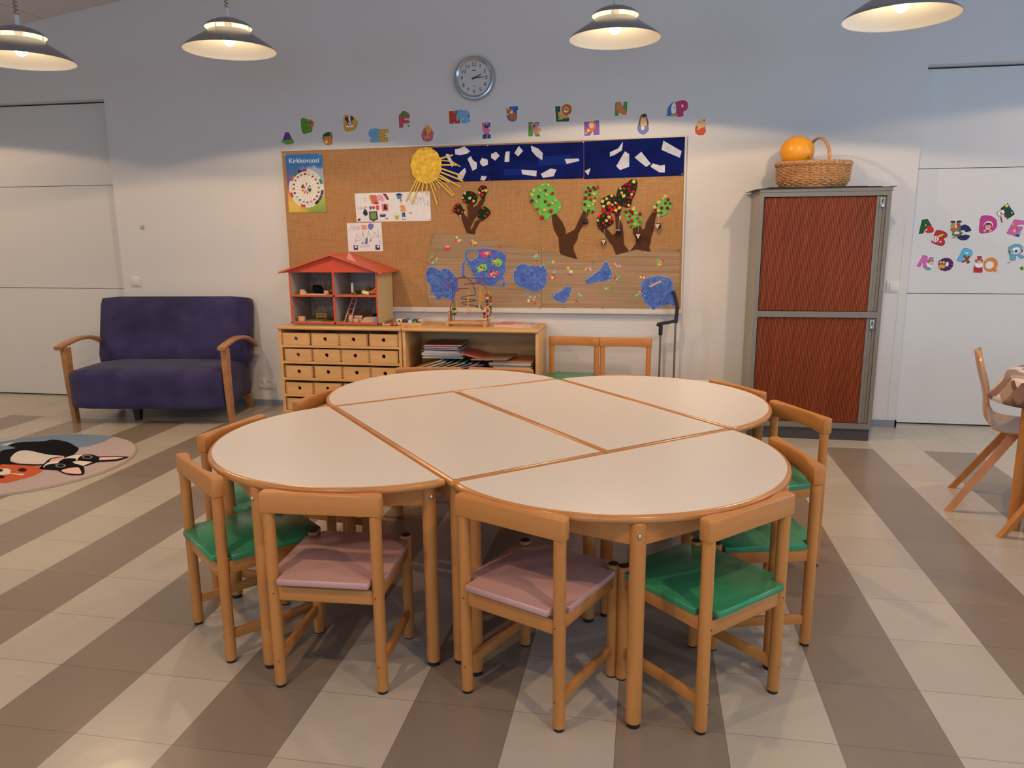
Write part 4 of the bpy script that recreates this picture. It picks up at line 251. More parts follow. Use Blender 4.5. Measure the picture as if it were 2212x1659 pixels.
DRAWINGS=[("long drawing with stickers of a pig,fruit and a flag",[(-2.2079,1.6912),(-1.9049,1.6944),(-1.9045,1.4802),(-2.2032,1.4788)],[("book","C87858",[(-2.0905,1.6779),(-2.0366,1.677),(-2.0167,1.6136),(-2.0736,1.6118)]),("book_edge","E8C88C",[(-2.1009,1.6622),(-2.0888,1.6778),(-2.0725,1.6117),(-2.079,1.6197)]),("pig","E0A0C0",[(-2.034,1.6718),(-2.0138,1.6809),(-1.9858,1.6737),(-1.9732,1.6394),(-1.9822,1.6263),(-2.0101,1.6346),(-2.0327,1.6376)]),("butterfly","2A2A3C",[(-1.9841,1.6867),(-1.9571,1.6853),(-1.9352,1.643),(-1.9533,1.6407)]),("butterfly_wing","C83A34",[(-1.9743,1.6787),(-1.9585,1.6785),(-1.9462,1.6484),(-1.9575,1.6486)]),("block","C03A34",[(-2.053,1.6289),(-2.0229,1.6285),(-2.0238,1.6085),(-2.0511,1.6078)]),("berry","3A4468",[(-2.0925,1.5977),(-2.0759,1.588),(-2.0801,1.5711),(-2.0926,1.5723)]),("berry","C84438",[(-2.0698,1.5959),(-2.0499,1.5956),(-2.0525,1.5771),(-2.0625,1.5693),(-2.0723,1.58)]),("berry","D2584C",[(-2.0412,1.6008),(-2.0185,1.6005),(-2.0186,1.5714),(-2.0276,1.561),(-2.0402,1.5717)]),("cake_card","D88498",[(-1.9969,1.6134),(-1.9432,1.6127),(-1.9454,1.559),(-1.9937,1.5563)]),("cake","4E2C22",[(-1.9817,1.571),(-1.9776,1.6026),(-1.9687,1.6104),(-1.9606,1.6024),(-1.9495,1.5706),(-1.9679,1.5645)]),("bird","24343C",[(-2.148,1.5491),(-2.1312,1.577),(-2.1133,1.5567),(-2.1104,1.5327),(-2.1292,1.5223),(-2.1456,1.5384)]),("banana","E0983C",[(-2.1552,1.5773),(-2.1288,1.5913),(-2.1087,1.5937),(-2.1322,1.5802)]),("shield","5A2A6E",[(-2.099,1.5565),(-2.0362,1.5584),(-2.0293,1.4974),(-2.0653,1.4833),(-2.0973,1.4954)]),("shield_picture","6AA03C",[(-2.088,1.5484),(-2.0435,1.5495),(-2.0399,1.5028),(-2.0676,1.4951),(-2.0888,1.5059)]),("flag","F2F0EA",[(-2.0169,1.546),(-1.9629,1.5481),(-1.9594,1.4967),(-2.0135,1.4945)]),("flag_band","2E4E90",[(-2.0147,1.5317),(-1.9634,1.5348),(-1.9689,1.5137),(-2.0098,1.5131)]),("flag_stripe","E8C84A",[(-2.0131,1.5423),(-1.9772,1.5445),(-1.9793,1.5361),(-2.0129,1.5333)]),("flag_tail","C03A44",[(-1.9761,1.5048),(-1.942,1.506),(-1.9594,1.4967)]),("ticket","5A2A54",[(-2.1924,1.499),(-2.173,1.5068),(-2.1697,1.4923),(-2.1884,1.4856)])],[("909090",[(-2.1282,1.6626),(-2.1244,1.6468),(-2.1328,1.6258)]),("909090",[(-2.189,1.5894),(-2.1875,1.5724)]),("909090",[(-2.1787,1.5893),(-2.1773,1.5707)]),("909090",[(-2.1662,1.5865),(-2.1558,1.589),(-2.1541,1.5757),(-2.1639,1.5742),(-2.1662,1.5865)])]),("drawing of a figure under a rain cloud with grey letters",[(-1.9047,1.6944),(-1.6163,1.6992),(-1.6089,1.4827),(-1.9042,1.4802)],[("cloud","4E88B8",[(-1.887,1.68),(-1.8557,1.69),(-1.8254,1.6791),(-1.8331,1.6677),(-1.8395,1.6453),(-1.8688,1.6431),(-1.8735,1.6667)]),("cloud_shade","26323C",[(-1.8796,1.6809),(-1.8559,1.6858),(-1.8315,1.6802),(-1.8565,1.6701)]),("hat","8A5AA0",[(-1.8536,1.6298),(-1.8434,1.647),(-1.831,1.6321)]),("face","E0B0B4",[(-1.8514,1.6282),(-1.8322,1.6301),(-1.8306,1.6154),(-1.8475,1.6124)]),("coat","E0A04C",[(-1.8508,1.5983),(-1.831,1.6033),(-1.8146,1.5926),(-1.8036,1.5557),(-1.8498,1.5526),(-1.844,1.5851),(-1.8554,1.581)]),("trousers","2C5C94",[(-1.8377,1.5456),(-1.8135,1.5464),(-1.8102,1.5121),(-1.822,1.5122),(-1.8252,1.5323),(-1.8277,1.5112),(-1.8367,1.5113)]),("shoe","4A342C",[(-1.8375,1.4912),(-1.8321,1.4996),(-1.824,1.4911)]),("shoe","4A342C",[(-1.8217,1.4911),(-1.8169,1.4995),(-1.8082,1.492)]),("heart","E8D060",[(-1.8958,1.5278),(-1.878,1.5234),(-1.8619,1.53),(-1.8602,1.501),(-1.8804,1.4906),(-1.894,1.504)]),("heart_mark","5A9A3C",[(-1.8915,1.5224),(-1.8848,1.5224),(-1.8787,1.5038),(-1.8689,1.5248),(-1.8644,1.5232),(-1.8773,1.4959),(-1.8824,1.4959)]),("butterfly","E0883C",[(-1.7884,1.5424),(-1.7743,1.5449),(-1.7612,1.551),(-1.7595,1.5342),(-1.7745,1.537)])],[("8C8C94",[(-1.7536,1.6571),(-1.7705,1.6522),(-1.7683,1.6339),(-1.752,1.6206),(-1.7691,1.6114)]),("8C8C94",[(-1.733,1.6568),(-1.7405,1.6309),(-1.7275,1.6046),(-1.7106,1.6096),(-1.7068,1.6408),(-1.7174,1.6566),(-1.733,1.6568)]),("8C8C94",[(-1.6979,1.6563),(-1.6875,1.6353)]),("8C8C94",[(-1.6785,1.656),(-1.6875,1.6353),(-1.6858,1.6014)]),("8C8C94",[(-1.6646,1.6558),(-1.6591,1.6011),(-1.6413,1.6035)]),("8C8C94",[(-1.6211,1.6303),(-1.6339,1.6294),(-1.6333,1.5929),(-1.615,1.5953)]),("8C8C94",[(-1.6338,1.6127),(-1.6216,1.6136)])]),("square drawing with pencilled letters and two purple boxes",[(-2.2845,1.4704),(-2.0046,1.4748),(-1.9992,1.2572),(-2.2803,1.2542)],[("tulip","E4A080",[(-2.1655,1.4613),(-2.1498,1.4531),(-2.1437,1.4611),(-2.1354,1.453),(-2.1237,1.4583),(-2.1244,1.4208),(-2.1658,1.4201)]),("tulip","7080B8",[(-2.1155,1.4502),(-2.1063,1.4635),(-2.0918,1.4671),(-2.0663,1.4604),(-2.0704,1.4338),(-2.0883,1.4179),(-2.1082,1.4234)]),("iris","5C6CB4",[(-2.1422,1.3133),(-2.1361,1.3564),(-2.1226,1.3618),(-2.1197,1.3375),(-2.1251,1.3079)]),("iris","5C6CB4",[(-2.1741,1.3108),(-2.1557,1.3323),(-2.1537,1.3134)]),("box","4A3474",[(-2.2382,1.3029),(-2.2033,1.3044),(-2.2005,1.2676),(-2.2354,1.2666)]),("box","4A3474",[(-2.0602,1.3049),(-2.0246,1.3058),(-2.0229,1.267),(-2.0591,1.2671)]),("moon","EEEAF4",[(-2.2284,1.2904),(-2.2221,1.2991),(-2.2123,1.299),(-2.2081,1.2893),(-2.2143,1.2812),(-2.2236,1.2817)]),("moon","EEEAF4",[(-2.0493,1.293),(-2.0432,1.3016),(-2.0334,1.3016),(-2.0292,1.2918),(-2.0353,1.2838),(-2.0445,1.2844)]),("moon","9098B8",[(-2.1047,1.3385),(-2.0972,1.3508),(-2.089,1.3427),(-2.0924,1.3309),(-2.1011,1.3288)])],[("9AA4A8",[(-2.2614,1.4138),(-2.245,1.4513),(-2.2323,1.4163)]),("9AA4A8",[(-2.2266,1.4162),(-2.2219,1.4511),(-2.2033,1.4187),(-2.1988,1.4509)]),("9AA4A8",[(-2.1947,1.4187),(-2.1913,1.4508),(-2.1773,1.4212)]),("7C8C94",[(-2.226,1.3137),(-2.208,1.3838),(-2.1615,1.3323)]),("7C8C94",[(-2.219,1.338),(-2.1843,1.3378)]),("8088A4",[(-2.1662,1.3539),(-2.1566,1.4076),(-2.142,1.316)]),("8088A4",[(-2.1266,1.3375),(-2.1088,1.41),(-2.0875,1.3373)]),("8088A4",[(-2.0847,1.3481),(-2.0604,1.4016),(-2.0384,1.3575)]),("8088A4",[(-2.0337,1.4228),(-2.0324,1.3639),(-2.0106,1.3648)]),("8088A4",[(-2.0285,1.3478),(-2.0272,1.3128),(-2.01,1.3128)]),("8088A4",[(-2.0281,1.3317),(-2.0108,1.3327)]),("90A8C4",[(-2.192,1.299),(-2.0994,1.304)]),("90A8C4",[(-2.1838,1.2892),(-2.1057,1.2921)])])]
FRAME=([(-2.7957,2.0222),(0.2534,2.0478),(0.2614,0.8124),(-2.7934,0.8055)],[(-2.7811,2.0126),(0.2412,2.0373),(0.2529,0.835),(-2.774,0.8279)])
TAPES=[[(-0.2025,1.5033),(-0.1943,1.5032),(-0.1938,1.479),(-0.202,1.4791)],[(0.0621,1.5081),(0.0734,1.5148),(0.0845,1.5003),(0.0722,1.492)]]
RUG={"edge": [(-3.4331,3.366),(-3.3229,3.4991),(-3.1989,3.6831),(-3.1573,3.8541),(-3.1827,4.07),(-3.2668,4.2829),(-3.3342,4.369),(-3.4636,4.4837),(-3.6451,4.553),(-3.8728,4.5732),(-4.012,4.5471),(-4.1651,4.4757),(-4.283,4.3702),(-4.3435,4.3216)],"blue": [(-3.639,4.545),(-3.613,4.4103),(-3.6336,4.3078),(-3.6808,4.2604),(-3.7776,4.2379),(-3.9413,4.1658),(-4.0861,4.0515)],"parts": [("black_fur","16161A","s",[(-4.1243,4.0916),(-4.1184,4.1549),(-4.0997,4.1895),(-4.2069,4.2383),(-4.1997,4.2974),(-4.1418,4.3313),(-4.0398,4.3635),(-4.0032,4.4119),(-3.8655,4.3726),(-3.7372,4.2923),(-3.6598,4.2318),(-3.5966,4.1103),(-3.6152,4.0628),(-3.7756,4.0908),(-3.9581,4.1398),(-4.0118,4.1163),(-3.9467,3.998),(-3.9003,3.9326),(-3.8404,3.8993),(-3.7678,3.8824),(-3.639,3.902),(-3.6176,3.8777),(-3.8823,3.8375)]),("white_paw","D8D0CC","p",[(-4.2569,4.2308),(-4.2433,4.2993),(-4.2061,4.3015),(-4.2047,4.2304)]),("white_chest","D9D3CE","s",[(-3.9643,4.1467),(-3.7697,4.0841),(-3.6293,4.0681),(-3.6164,4.0188),(-3.6429,3.9716),(-3.639,3.902),(-3.7157,3.8876),(-3.8195,3.9024),(-3.9137,3.9521),(-3.9709,4.0239),(-4.0118,4.1163)]),("brown_dog_head","C8603C","s",[(-3.8709,3.8256),(-3.8375,3.8553),(-3.7113,3.8567),(-3.6129,3.8512),(-3.5499,3.8008),(-3.5165,3.7217),(-3.5301,3.6323),(-3.6067,3.5482)]),("white_blaze","E0D8D2","p",[(-3.8205,3.7727),(-3.7771,3.786),(-3.7318,3.7599),(-3.6901,3.7079),(-3.587,3.7046),(-3.5877,3.6855),(-3.6797,3.6967),(-3.6998,3.6746),(-3.7236,3.671)]),("dark_eye","3A1E18","e",[(-3.6662,3.7738),(-3.6398,3.7778),(-3.6369,3.7418)]),("dark_eye","3A1E18","e",[(-3.6815,3.6362),(-3.6598,3.6395),(-3.659,3.6125)]),("dark_eye","1C1614","e",[(-3.7911,3.7442),(-3.7749,3.7467),(-3.7695,3.7215)]),("dog_outline","141418","s",[(-3.5857,3.8152),(-3.6176,3.8777),(-3.6759,4.0097),(-3.6182,4.055),(-3.5856,4.097),(-3.5091,4.116),(-3.4352,4.09),(-3.3516,4.0444),(-3.3277,3.9841),(-3.3506,3.8912),(-3.4196,3.9079),(-3.4844,3.9186),(-3.4397,3.811),(-3.5459,3.8014)]),("white_muzzle","E6E0DA","s",[(-3.5612,3.8189),(-3.5929,3.8815),(-3.5529,3.922),(-3.4999,3.937),(-3.4945,3.987),(-3.4745,3.9972),(-3.5209,4.0771),(-3.5037,4.1093),(-3.5801,4.0903),(-3.5909,4.0226),(-3.5766,3.9888),(-3.6242,3.9391),(-3.5988,3.867)]),("white_forehead","E4DCCC","p",[(-3.4821,3.9607),(-3.4557,3.9858),(-3.3527,3.9803),(-3.3555,3.8972),(-3.4164,3.9152)]),("pink_tongue","E6B4B4","s",[(-3.635,3.9516),(-3.6521,3.9989),(-3.6158,4.0407),(-3.6018,4.0355),(-3.5766,3.9888),(-3.6045,3.9491)]),("black_nose","101012","s",[(-3.554,3.9288),(-3.5801,4.0098),(-3.5219,4.0258),(-3.4902,4.0019),(-3.4853,3.9532),(-3.5207,3.9228)]),("black_eye_patch","141418","s",[(-3.4797,4.0035),(-3.5177,4.0849),(-3.4875,4.1193),(-3.3907,4.0821),(-3.3516,4.0444),(-3.3277,3.9841),(-3.3694,3.9778),(-3.4189,3.9985)]),("black_eye_patch","141418","s",[(-3.5683,3.8112),(-3.5473,3.8612),(-3.5259,3.9123),(-3.4813,3.926),(-3.4214,3.9213),(-3.3457,3.8852),(-3.2642,3.7987),(-3.2347,3.7459),(-3.2913,3.7309),(-3.3662,3.7511),(-3.459,3.8015)]),("pink_ear","E8BDBC","p",[(-3.3813,4.0762),(-3.2202,4.1078),(-3.2357,4.0405),(-3.335,4.0112)]),("pink_ear","E8BDBC","s",[(-3.412,3.7891),(-3.4091,3.8288),(-3.3617,3.86),(-3.309,3.8179),(-3.2517,3.7559),(-3.2847,3.7445),(-3.3572,3.7563)]),("ear_outline","141418","p",[(-3.3992,4.0808),(-3.3049,4.1068),(-3.197,4.1084),(-3.2086,4.0921),(-3.2929,4.091),(-3.3784,4.0664)]),("ear_outline","141418","p",[(-3.3277,3.9841),(-3.3392,4.0106),(-3.2386,4.0443),(-3.2111,4.1019),(-3.1953,4.1028),(-3.217,4.022)]),("eye_ring","8A8A8C","r",[(-3.457,4.0603),(-3.4229,4.0655),(-3.4289,4.0255)]),("eye_ring","8A8A8C","r",[(-3.4898,3.8727),(-3.457,3.8777),(-3.4626,3.8406)])]}
# ------------------------------------------------------------------ the room
def floor_material():
    m=bpy.data.materials.new('vinyl_tiles'); m.use_nodes=True; nt=m.node_tree; N=nt.nodes; L=nt.links; b=N['Principled BSDF']
    g=N.new('ShaderNodeNewGeometry'); sx=N.new('ShaderNodeSeparateXYZ'); L.new(g.outputs['Position'],sx.inputs[0])
    def mth(op,a,bv=None,c=None):
        n=N.new('ShaderNodeMath'); n.operation=op
        for i,v in enumerate((a,bv,c)):
            if v is None: continue
            if isinstance(v,(int,float)): n.inputs[i].default_value=v
            else: L.new(v,n.inputs[i])
        return n.outputs[0]
    u=mth('DIVIDE',mth('ADD',sx.outputs[0],1.8796+0.305*40),0.305); v=mth('DIVIDE',mth('ADD',sx.outputs[1],-1.674+0.305*40),0.305)
    par=mth('LESS_THAN',mth('MODULO',mth('FLOOR',u),2.0),0.5)
    par=mth('MULTIPLY',par,mth('LESS_THAN',sx.outputs[1],5.045))
    fu=mth('FRACT',u); fv=mth('FRACT',v)
    du=mth('MINIMUM',fu,mth('SUBTRACT',1.0,fu)); dv=mth('MINIMUM',fv,mth('SUBTRACT',1.0,fv))
    seam=mth('LESS_THAN',mth('MINIMUM',du,dv),0.0032)
    cid=N.new('ShaderNodeCombineXYZ'); L.new(mth('FLOOR',u),cid.inputs[0]); L.new(mth('FLOOR',v),cid.inputs[1])
    wn=N.new('ShaderNodeTexWhiteNoise'); wn.noise_dimensions='2D'; L.new(cid.outputs[0],wn.inputs['Vector'])
    mix=N.new('ShaderNodeMix'); mix.data_type='RGBA'; mix.inputs['A'].default_value=(0.51,0.455,0.385,1); mix.inputs['B'].default_value=(0.265,0.212,0.165,1); L.new(par,mix.inputs['Factor'])
    nz=N.new('ShaderNodeTexNoise'); nz.inputs['Scale'].default_value=5.0; nz.inputs['Detail'].default_value=6; L.new(g.outputs['Position'],nz.inputs['Vector'])
    # scuffs: thin pale scratches
    mp=N.new('ShaderNodeMapping'); mp.inputs['Rotation'].default_value=(0,0,0.9); mp.inputs['Scale'].default_value=(5,70,1); L.new(g.outputs['Position'],mp.inputs[0])
    sn=N.new('ShaderNodeTexNoise'); sn.inputs['Scale'].default_value=1.3; sn.inputs['Detail'].default_value=1; L.new(mp.outputs[0],sn.inputs['Vector'])
    scr=mth('MULTIPLY',mth('GREATER_THAN',sn.outputs['Fac'],0.80),0.35)
    val=mth('ADD',mth('ADD',mth('ADD',0.90,scr),mth('MULTIPLY',wn.outputs['Value'],0.08)),mth('MULTIPLY',nz.outputs['Fac'],0.12))
    hs=N.new('ShaderNodeHueSaturation'); L.new(mix.outputs['Result'],hs.inputs['Color']); L.new(val,hs.inputs['Value'])
    m3=N.new('ShaderNodeMix'); m3.data_type='RGBA'; L.new(hs.outputs[0],m3.inputs['A']); m3.inputs['B'].default_value=(0.10,0.085,0.07,1); L.new(mth('MULTIPLY',seam,0.7),m3.inputs['Factor'])
    L.new(m3.outputs['Result'],b.inputs['Base Color'])
    pass
    b.inputs['Roughness'].default_value=0.25; b.inputs['Specular IOR Level'].default_value=0.5
    n4=N.new('ShaderNodeTexNoise'); n4.inputs['Scale'].default_value=9.0; n4.inputs['Detail'].default_value=3; L.new(g.outputs['Position'],n4.inputs['Vector'])
    bp=N.new('ShaderNodeBump'); bp.inputs['Strength'].default_value=0.06; bp.inputs['Distance'].default_value=0.02; L.new(mth('SUBTRACT',n4.outputs['Fac'],mth('MULTIPLY',seam,0.3)),bp.inputs['Height']); L.new(bp.outputs[0],b.inputs['Normal'])
    return m
struct('floor',MB().bb(WX0-0.2,WX1+0.2,WY0-0.2,6.05,-0.1,0),floor_material())
LX,RX,HZ=-4.275,1.783,2.452
wb=MB(); wb.bb(WX0-0.2,LX,WALL,5.97,HZ,4.8); wb.bb(LX,RX,WALL,5.97,0,4.8); wb.bb(RX,WX1+0.2,WALL,5.97,HZ,4.8)
struct('wall_back',wb,WALLM)
struct('wall_left',MB().bb(WX0-0.2,WX0,WY0,5.97,0,3.2),WALLM)
def wall_with_windows(name,wins,axis):
    mb=MB()
    lo,hi=(WX0,WX1) if axis=='x' else (WY0,WALL+0.3); e=sorted(wins); cur=lo; zt=4.8
    def seg(a,b,z0,z1):
        if axis=='x': mb.bb(a,b,WY0-0.25,WY0,z0,z1)
        else: mb.bb(WX1,WX1+0.25,a,b,z0,z1)
    for a,b in e: seg(cur,a,0,zt); seg(a,b,0,WZ[0]); seg(a,b,WZ[1],zt); cur=b
    seg(cur,hi,0,zt); return struct(name,mb,WALLM)
wall_with_windows('wall_front',WIN_FRONT,'x'); wall_with_windows('wall_right',WIN_RIGHT,'y')
glass=bpy.data.materials.new('window_glass'); glass.use_nodes=True; nt=glass.node_tree
t=nt.nodes.new('ShaderNodeBsdfTransparent'); gl=nt.nodes.new('ShaderNodeBsdfGlossy'); gl.inputs['Roughness'].default_value=0.02; mx=nt.nodes.new('ShaderNodeMixShader'); mx.inputs[0].default_value=0.06
nt.links.new(t.outputs[0],mx.inputs[1]); nt.links.new(gl.outputs[0],mx.inputs[2]); nt.links.new(mx.outputs[0],nt.nodes['Material Output'].inputs[0])
k=1
for wins,ax in ((WIN_FRONT,'x'),(WIN_RIGHT,'y')):
    for a,b in wins:
        f=MB(); p=MB(); t=0.05; mid=(a+b)/2
        for (u0,u1,z0,z1) in ((a,a+t,*WZ),(b-t,b,*WZ),(mid-t/2,mid+t/2,*WZ),(a,b,WZ[0],WZ[0]+t),(a,b,WZ[1]-t,WZ[1])):
            f.bb(u0,u1,WY0-0.17,WY0-0.10,z0,z1) if ax=='x' else f.bb(WX1+0.10,WX1+0.17,u0,u1,z0,z1)
        p.bb(a,b,WY0-0.14,WY0-0.135,*WZ) if ax=='x' else p.bb(WX1+0.135,WX1+0.14,a,b,*WZ)
        o=struct('window_%d'%k,f,WHITEP); p.build('window_pane',glass,o,smooth=0); k+=1
# sloping ceiling of wide panels, with thin joints
cm=bpy.data.materials.new('ceiling_boards'); cm.use_nodes=True; nt=cm.node_tree; b=nt.nodes['Principled BSDF']; b.inputs['Roughness'].default_value=0.85
g=nt.nodes.new('ShaderNodeNewGeometry'); sx=nt.nodes.new('ShaderNodeSeparateXYZ'); nt.links.new(g.outputs['Position'],sx.inputs[0])
def cmath(op,a,v):
    n=nt.nodes.new('ShaderNodeMath'); n.operation=op; nt.links.new(a,n.inputs[0]); n.inputs[1].default_value=v; return n.outputs[0]
fr=cmath('FRACT',cmath('DIVIDE',cmath('ADD',sx.outputs[0],4.72+24),1.2),0); lt=cmath('LESS_THAN',fr,0.004)
mxx=nt.nodes.new('ShaderNodeMix'); mxx.data_type='RGBA'; mxx.inputs['A'].default_value=(0.66,0.625,0.60,1); mxx.inputs['B'].default_value=(0.22,0.2,0.19,1)
nt.links.new(lt,mxx.inputs['Factor']); nt.links.new(mxx.outputs['Result'],b.inputs['Base Color'])
zl,zr=ceil_z(WX0-0.2),ceil_z(WX1+0.3)
mb=MB(); y0,y1=WY0-0.25,5.97
mb.add([(WX0-0.2,y0,zl),(WX1+0.3,y0,zr),(WX1+0.3,y1,zr),(WX0-0.2,y1,zl),(WX0-0.2,y0,zl+0.15),(WX1+0.3,y0,zr+0.15),(WX1+0.3,y1,zr+0.15),(WX0-0.2,y1,zl+0.15)],[(0,1,2,3),(7,6,5,4),(0,4,5,1),(1,5,6,2),(2,6,7,3),(3,7,4,0)])
struct('ceiling',mb,cm)
# wide panelled doors set back in the wall, in three boards with thin gaps
for name,a,b_ in (('door_1',WX0-0.1,LX+0.05),('door_2',RX-0.05,WX1+0.1)):
    mb=MB(); gp=0.0025
    for z0,z1 in ((0.012,0.947),(0.949+gp,1.796),(1.798+gp,2.440)): mb.bb(a,b_,DOORY,DOORY+0.05,z0,z1)
    o=struct(name,mb,DOORM); MB().bb(a,b_,DOORY+0.02,DOORY+0.055,0.001,2.45).build('door_core',mat('door_gap',(0.05,0.05,0.05),0.8),o,smooth=0)
bbm=MB(); bbm.bb(LX,RX+0.012,WALL-0.012,WALL,0,0.05); bbm.bb(RX,RX+0.012,WALL-0.012,DOORY-0.02,0,0.05)
struct('baseboard_back',bbm,BASEB)
struct('trim_1',MB().bb(LX,LX+0.05,WALL-0.0015,WALL,0.05,1.42),WALLM); struct('trim_2',MB().bb(RX-0.05,RX,WALL-0.0015,WALL,0.05,1.42),WALLM)
# ------------------------------------------------------------------ pendant lamps
SHADEO=mat('lamp_shade_grey',(0.30,0.31,0.34),0.32,0.5,0.55); SHADEI=mat('lamp_shade_white_inside',(0.86,0.82,0.74),0.5,0.3)
BULBM=mat('bulb_glow',(1,0.9,0.7),0.5,0.2,emit=((1.0,0.80,0.50),40.0)); CORDM=mat('coiled_cord',(0.30,0.23,0.15),0.6)
def make_lamp(loc,label):
    t=thing('pendant_lamp',label,'lamp',loc,0,'pendant lamps')
    sh=MB(); pro=[(0.25,0.0),(0.247,0.006),(0.225,0.024),(0.19,0.048),(0.15,0.072),(0.122,0.092),(0.112,0.1)]
    sh.lathe(pro,64); sh.cur=1; sh.lathe([(0.112,0.1),(0.109,0.098)]+[(r-0.003,z-0.0025) for r,z in pro[::-1][1:-1]]+[(0.2465,0.0),(0.25,0.0)],64)
    sh.build('lamp_shade',[SHADEO,SHADEI],t,smooth=60,fix=False)
    cp=MB(); pc=[(0.125,0.118),(0.122,0.126),(0.10,0.143),(0.065,0.158),(0.03,0.168),(0.0,0.17)]
    cp.lathe(pc,48); cp.cur=1; cp.lathe([(0,0.166),(0.03,0.164),(0.065,0.154),(0.10,0.139),(0.12,0.123),(0.125,0.118)],48)
    c=cp.build('upper_cap',[SHADEO,SHADEI],t,smooth=60,fix=False)
    for k in range(3):
        a=2.1*k+0.4; MB().cyl((0.108*math.cos(a),0.108*math.sin(a),0.094),(0.108*math.cos(a),0.108*math.sin(a),0.142),0.003,seg=8).build('spacer_rod',STEEL,t)
    MB().sphere((0,0,0.055),0.031,20,12).build('bulb',BULBM,t)
    sl=bpy.data.lights.new('lamp_light','SPOT'); sl.energy=LAMP_W; sl.color=LAMP_C; sl.shadow_soft_size=0.03; sl.spot_size=math.radians(157); sl.spot_blend=0.06; so_=bpy.data.objects.new('lamp_light',sl); COL.objects.link(so_); so_.parent=t; so_.location=(0,0,0.018)
    MB().cyl((0,0,0.082),(0,0,0.166),0.016,0.02,16).build('bulb_holder',WHITEP,t)
    MB().cyl((0,0,0.168),(0,0,0.222),0.0135,0.0115,16,0.003).build('cord_grip',WHITEP,t)
    ztop=ceil_z(loc[0])-loc[2]+0.01
    pts=[(0.009*math.cos(i*0.7),0.009*math.sin(i*0.7),0.222+i*0.0022) for i in range(150)]
    MB().tube(pts,0.0032,6).build('coiled_cord',CORDM,t)
    MB().tube([(0.009,0,0.55),(0,0,0.58),(0,0,ztop)],0.003,6).build('cord',WHITEP,t)
    return t
make_lamp((-3.19,3.638,2.276),'grey pendant lamp at the upper left, cut by the left edge of the photo')
make_lamp((-2.304,4.128,2.391),'grey pendant lamp hanging above the sofa, second from the left')
make_lamp((-0.203,4.419,2.417),'grey pendant lamp hanging right of the wall clock, third from the left')
make_lamp((1.104,3.938,2.334),'grey pendant lamp at the upper right, its top cut off')
for p,l in (((-3.3,0.4,2.3),'grey pendant lamp in the nearer row overhead, far left'),((-1.35,0.8,2.33),'grey pendant lamp in the nearer row overhead, left of the camera'),((0.75,0.9,2.35),'grey pendant lamp in the nearer row overhead, right of the camera'),((2.8,1.0,2.4),'grey pendant lamp in the nearer row overhead, far right'),((3.2,4.05,2.60),'grey pendant lamp over the adult table, right of the photo'),((-5.8,4.45,2.42),'grey pendant lamp before the left wide door, left of the photo')): make_lamp(p,l)
# ------------------------------------------------------------------ wall clock
cx,cz=-1.2605,2.4845
t=thing('wall_clock','round silver wall clock with black numerals above the letter stickers','clock',(cx,WALL,cz),0)
TY=Matrix.Rotation(math.pi/2,4,'X')   # z -> -y
MB().lathe([(0,0),(0.150,0),(0.153,0.012),(0.150,0.024),(0.143,0.034),(0.134,0.036),(0.124,0.030),(0.118,0.022),(0.0,0.022)],64,TY).build('rim',mat('clock_silver',(0.50,0.52,0.56),0.22,0.5,0.9),t)
MB().lathe([(0,0.020),(0.119,0.020),(0.119,0.0235),(0,0.0235)],48,TY).build('dial',mat('clock_dial',(0.62,0.62,0.60),0.6),t,fix=True)
nm=MB()
for i in range(1,13):
    a=math.radians(90-30*i); wall_text(nm,str(i),0.091*math.cos(a),0.091*math.sin(a),-0.0242,size=0.037)
nm.bb(-0.016,0.016,-0.0245,-0.0236,0.050,0.055); nm.bb(-0.013,0.013,-0.0245,-0.0236,-0.056,-0.0535)
nm.build('numerals',BLACK,t,smooth=0)
def hand(name,ang,L,w,d):
    mb=MB(); a=math.radians(90-ang); u=(math.cos(a),math.sin(a)); n=(-u[1],u[0])
    P=lambda k,s:(u[0]*k+n[0]*s,u[1]*k+n[1]*s)
    mb.plate([[P(-0.016,-w),P(L*0.5,-w*0.8),P(L,-w*0.25),P(L,w*0.25),P(L*0.5,w*0.8),P(-0.016,w)]],-d,-d+0.001); mb.build(name,BLACK,t,smooth=0)
hand('hour_hand',67,0.062,0.0045,0.0265); hand('minute_hand',87,0.092,0.003,0.028)
MB().cyl((0,-0.0236,0),(0,-0.031,0),0.006,seg=16).build('hand_pivot',BLACK,t)
# ------------------------------------------------------------------ switches, sensor, socket
def switch(x,z,label):
    t=thing('light_switch',label,'light switch',(x,WALL,z))
    MB().box((0,-0.006,0),(0.082,0.012,0.082),None,0.005).build('frame',WHITEP,t); MB().box((0,-0.014,0),(0.052,0.012,0.056),None,0.003).build('rocker',WHITEP,t)
switch(-4.154,1.016,'white light switch on the wall above the sofa'); switch(1.690,1.004,'white light switch on the wall right of the brown cabinet')
tag(MB().box((0,-0.006,0),(0.028,0.012,0.03),None,0.003).build('wall_sensor',mat('sensor_grey',(0.40,0.42,0.44),0.5),None,(-4.047,WALL,1.454)),'tiny grey sensor square on the bare wall above the sofa','sensor')
t=thing('power_socket','white double power socket low on the wall between sofa and drawer unit','power socket',(-3.05,WALL,0.187))
MB().box((0,-0.006,0),(0.155,0.012,0.085),None,0.004).build('cover_plate',WHITEP,t)
for s in (-1,1):
    o=MB().lathe([(0,0.010),(0.022,0.010),(0.024,0.018),(0.028,0.018),(0.029,0.012)],28,Matrix.Translation((s*0.037-0.008,0,0))@TY).build('outlet',WHITEP,t)
    mb=MB()
    for q in (-1,1): mb.cyl((s*0.037-0.008+q*0.009,-0.0098,0),(s*0.037-0.008+q*0.009,-0.0112,0),0.0028,seg=10)
    mb.build('pin_hole',DARK,o)
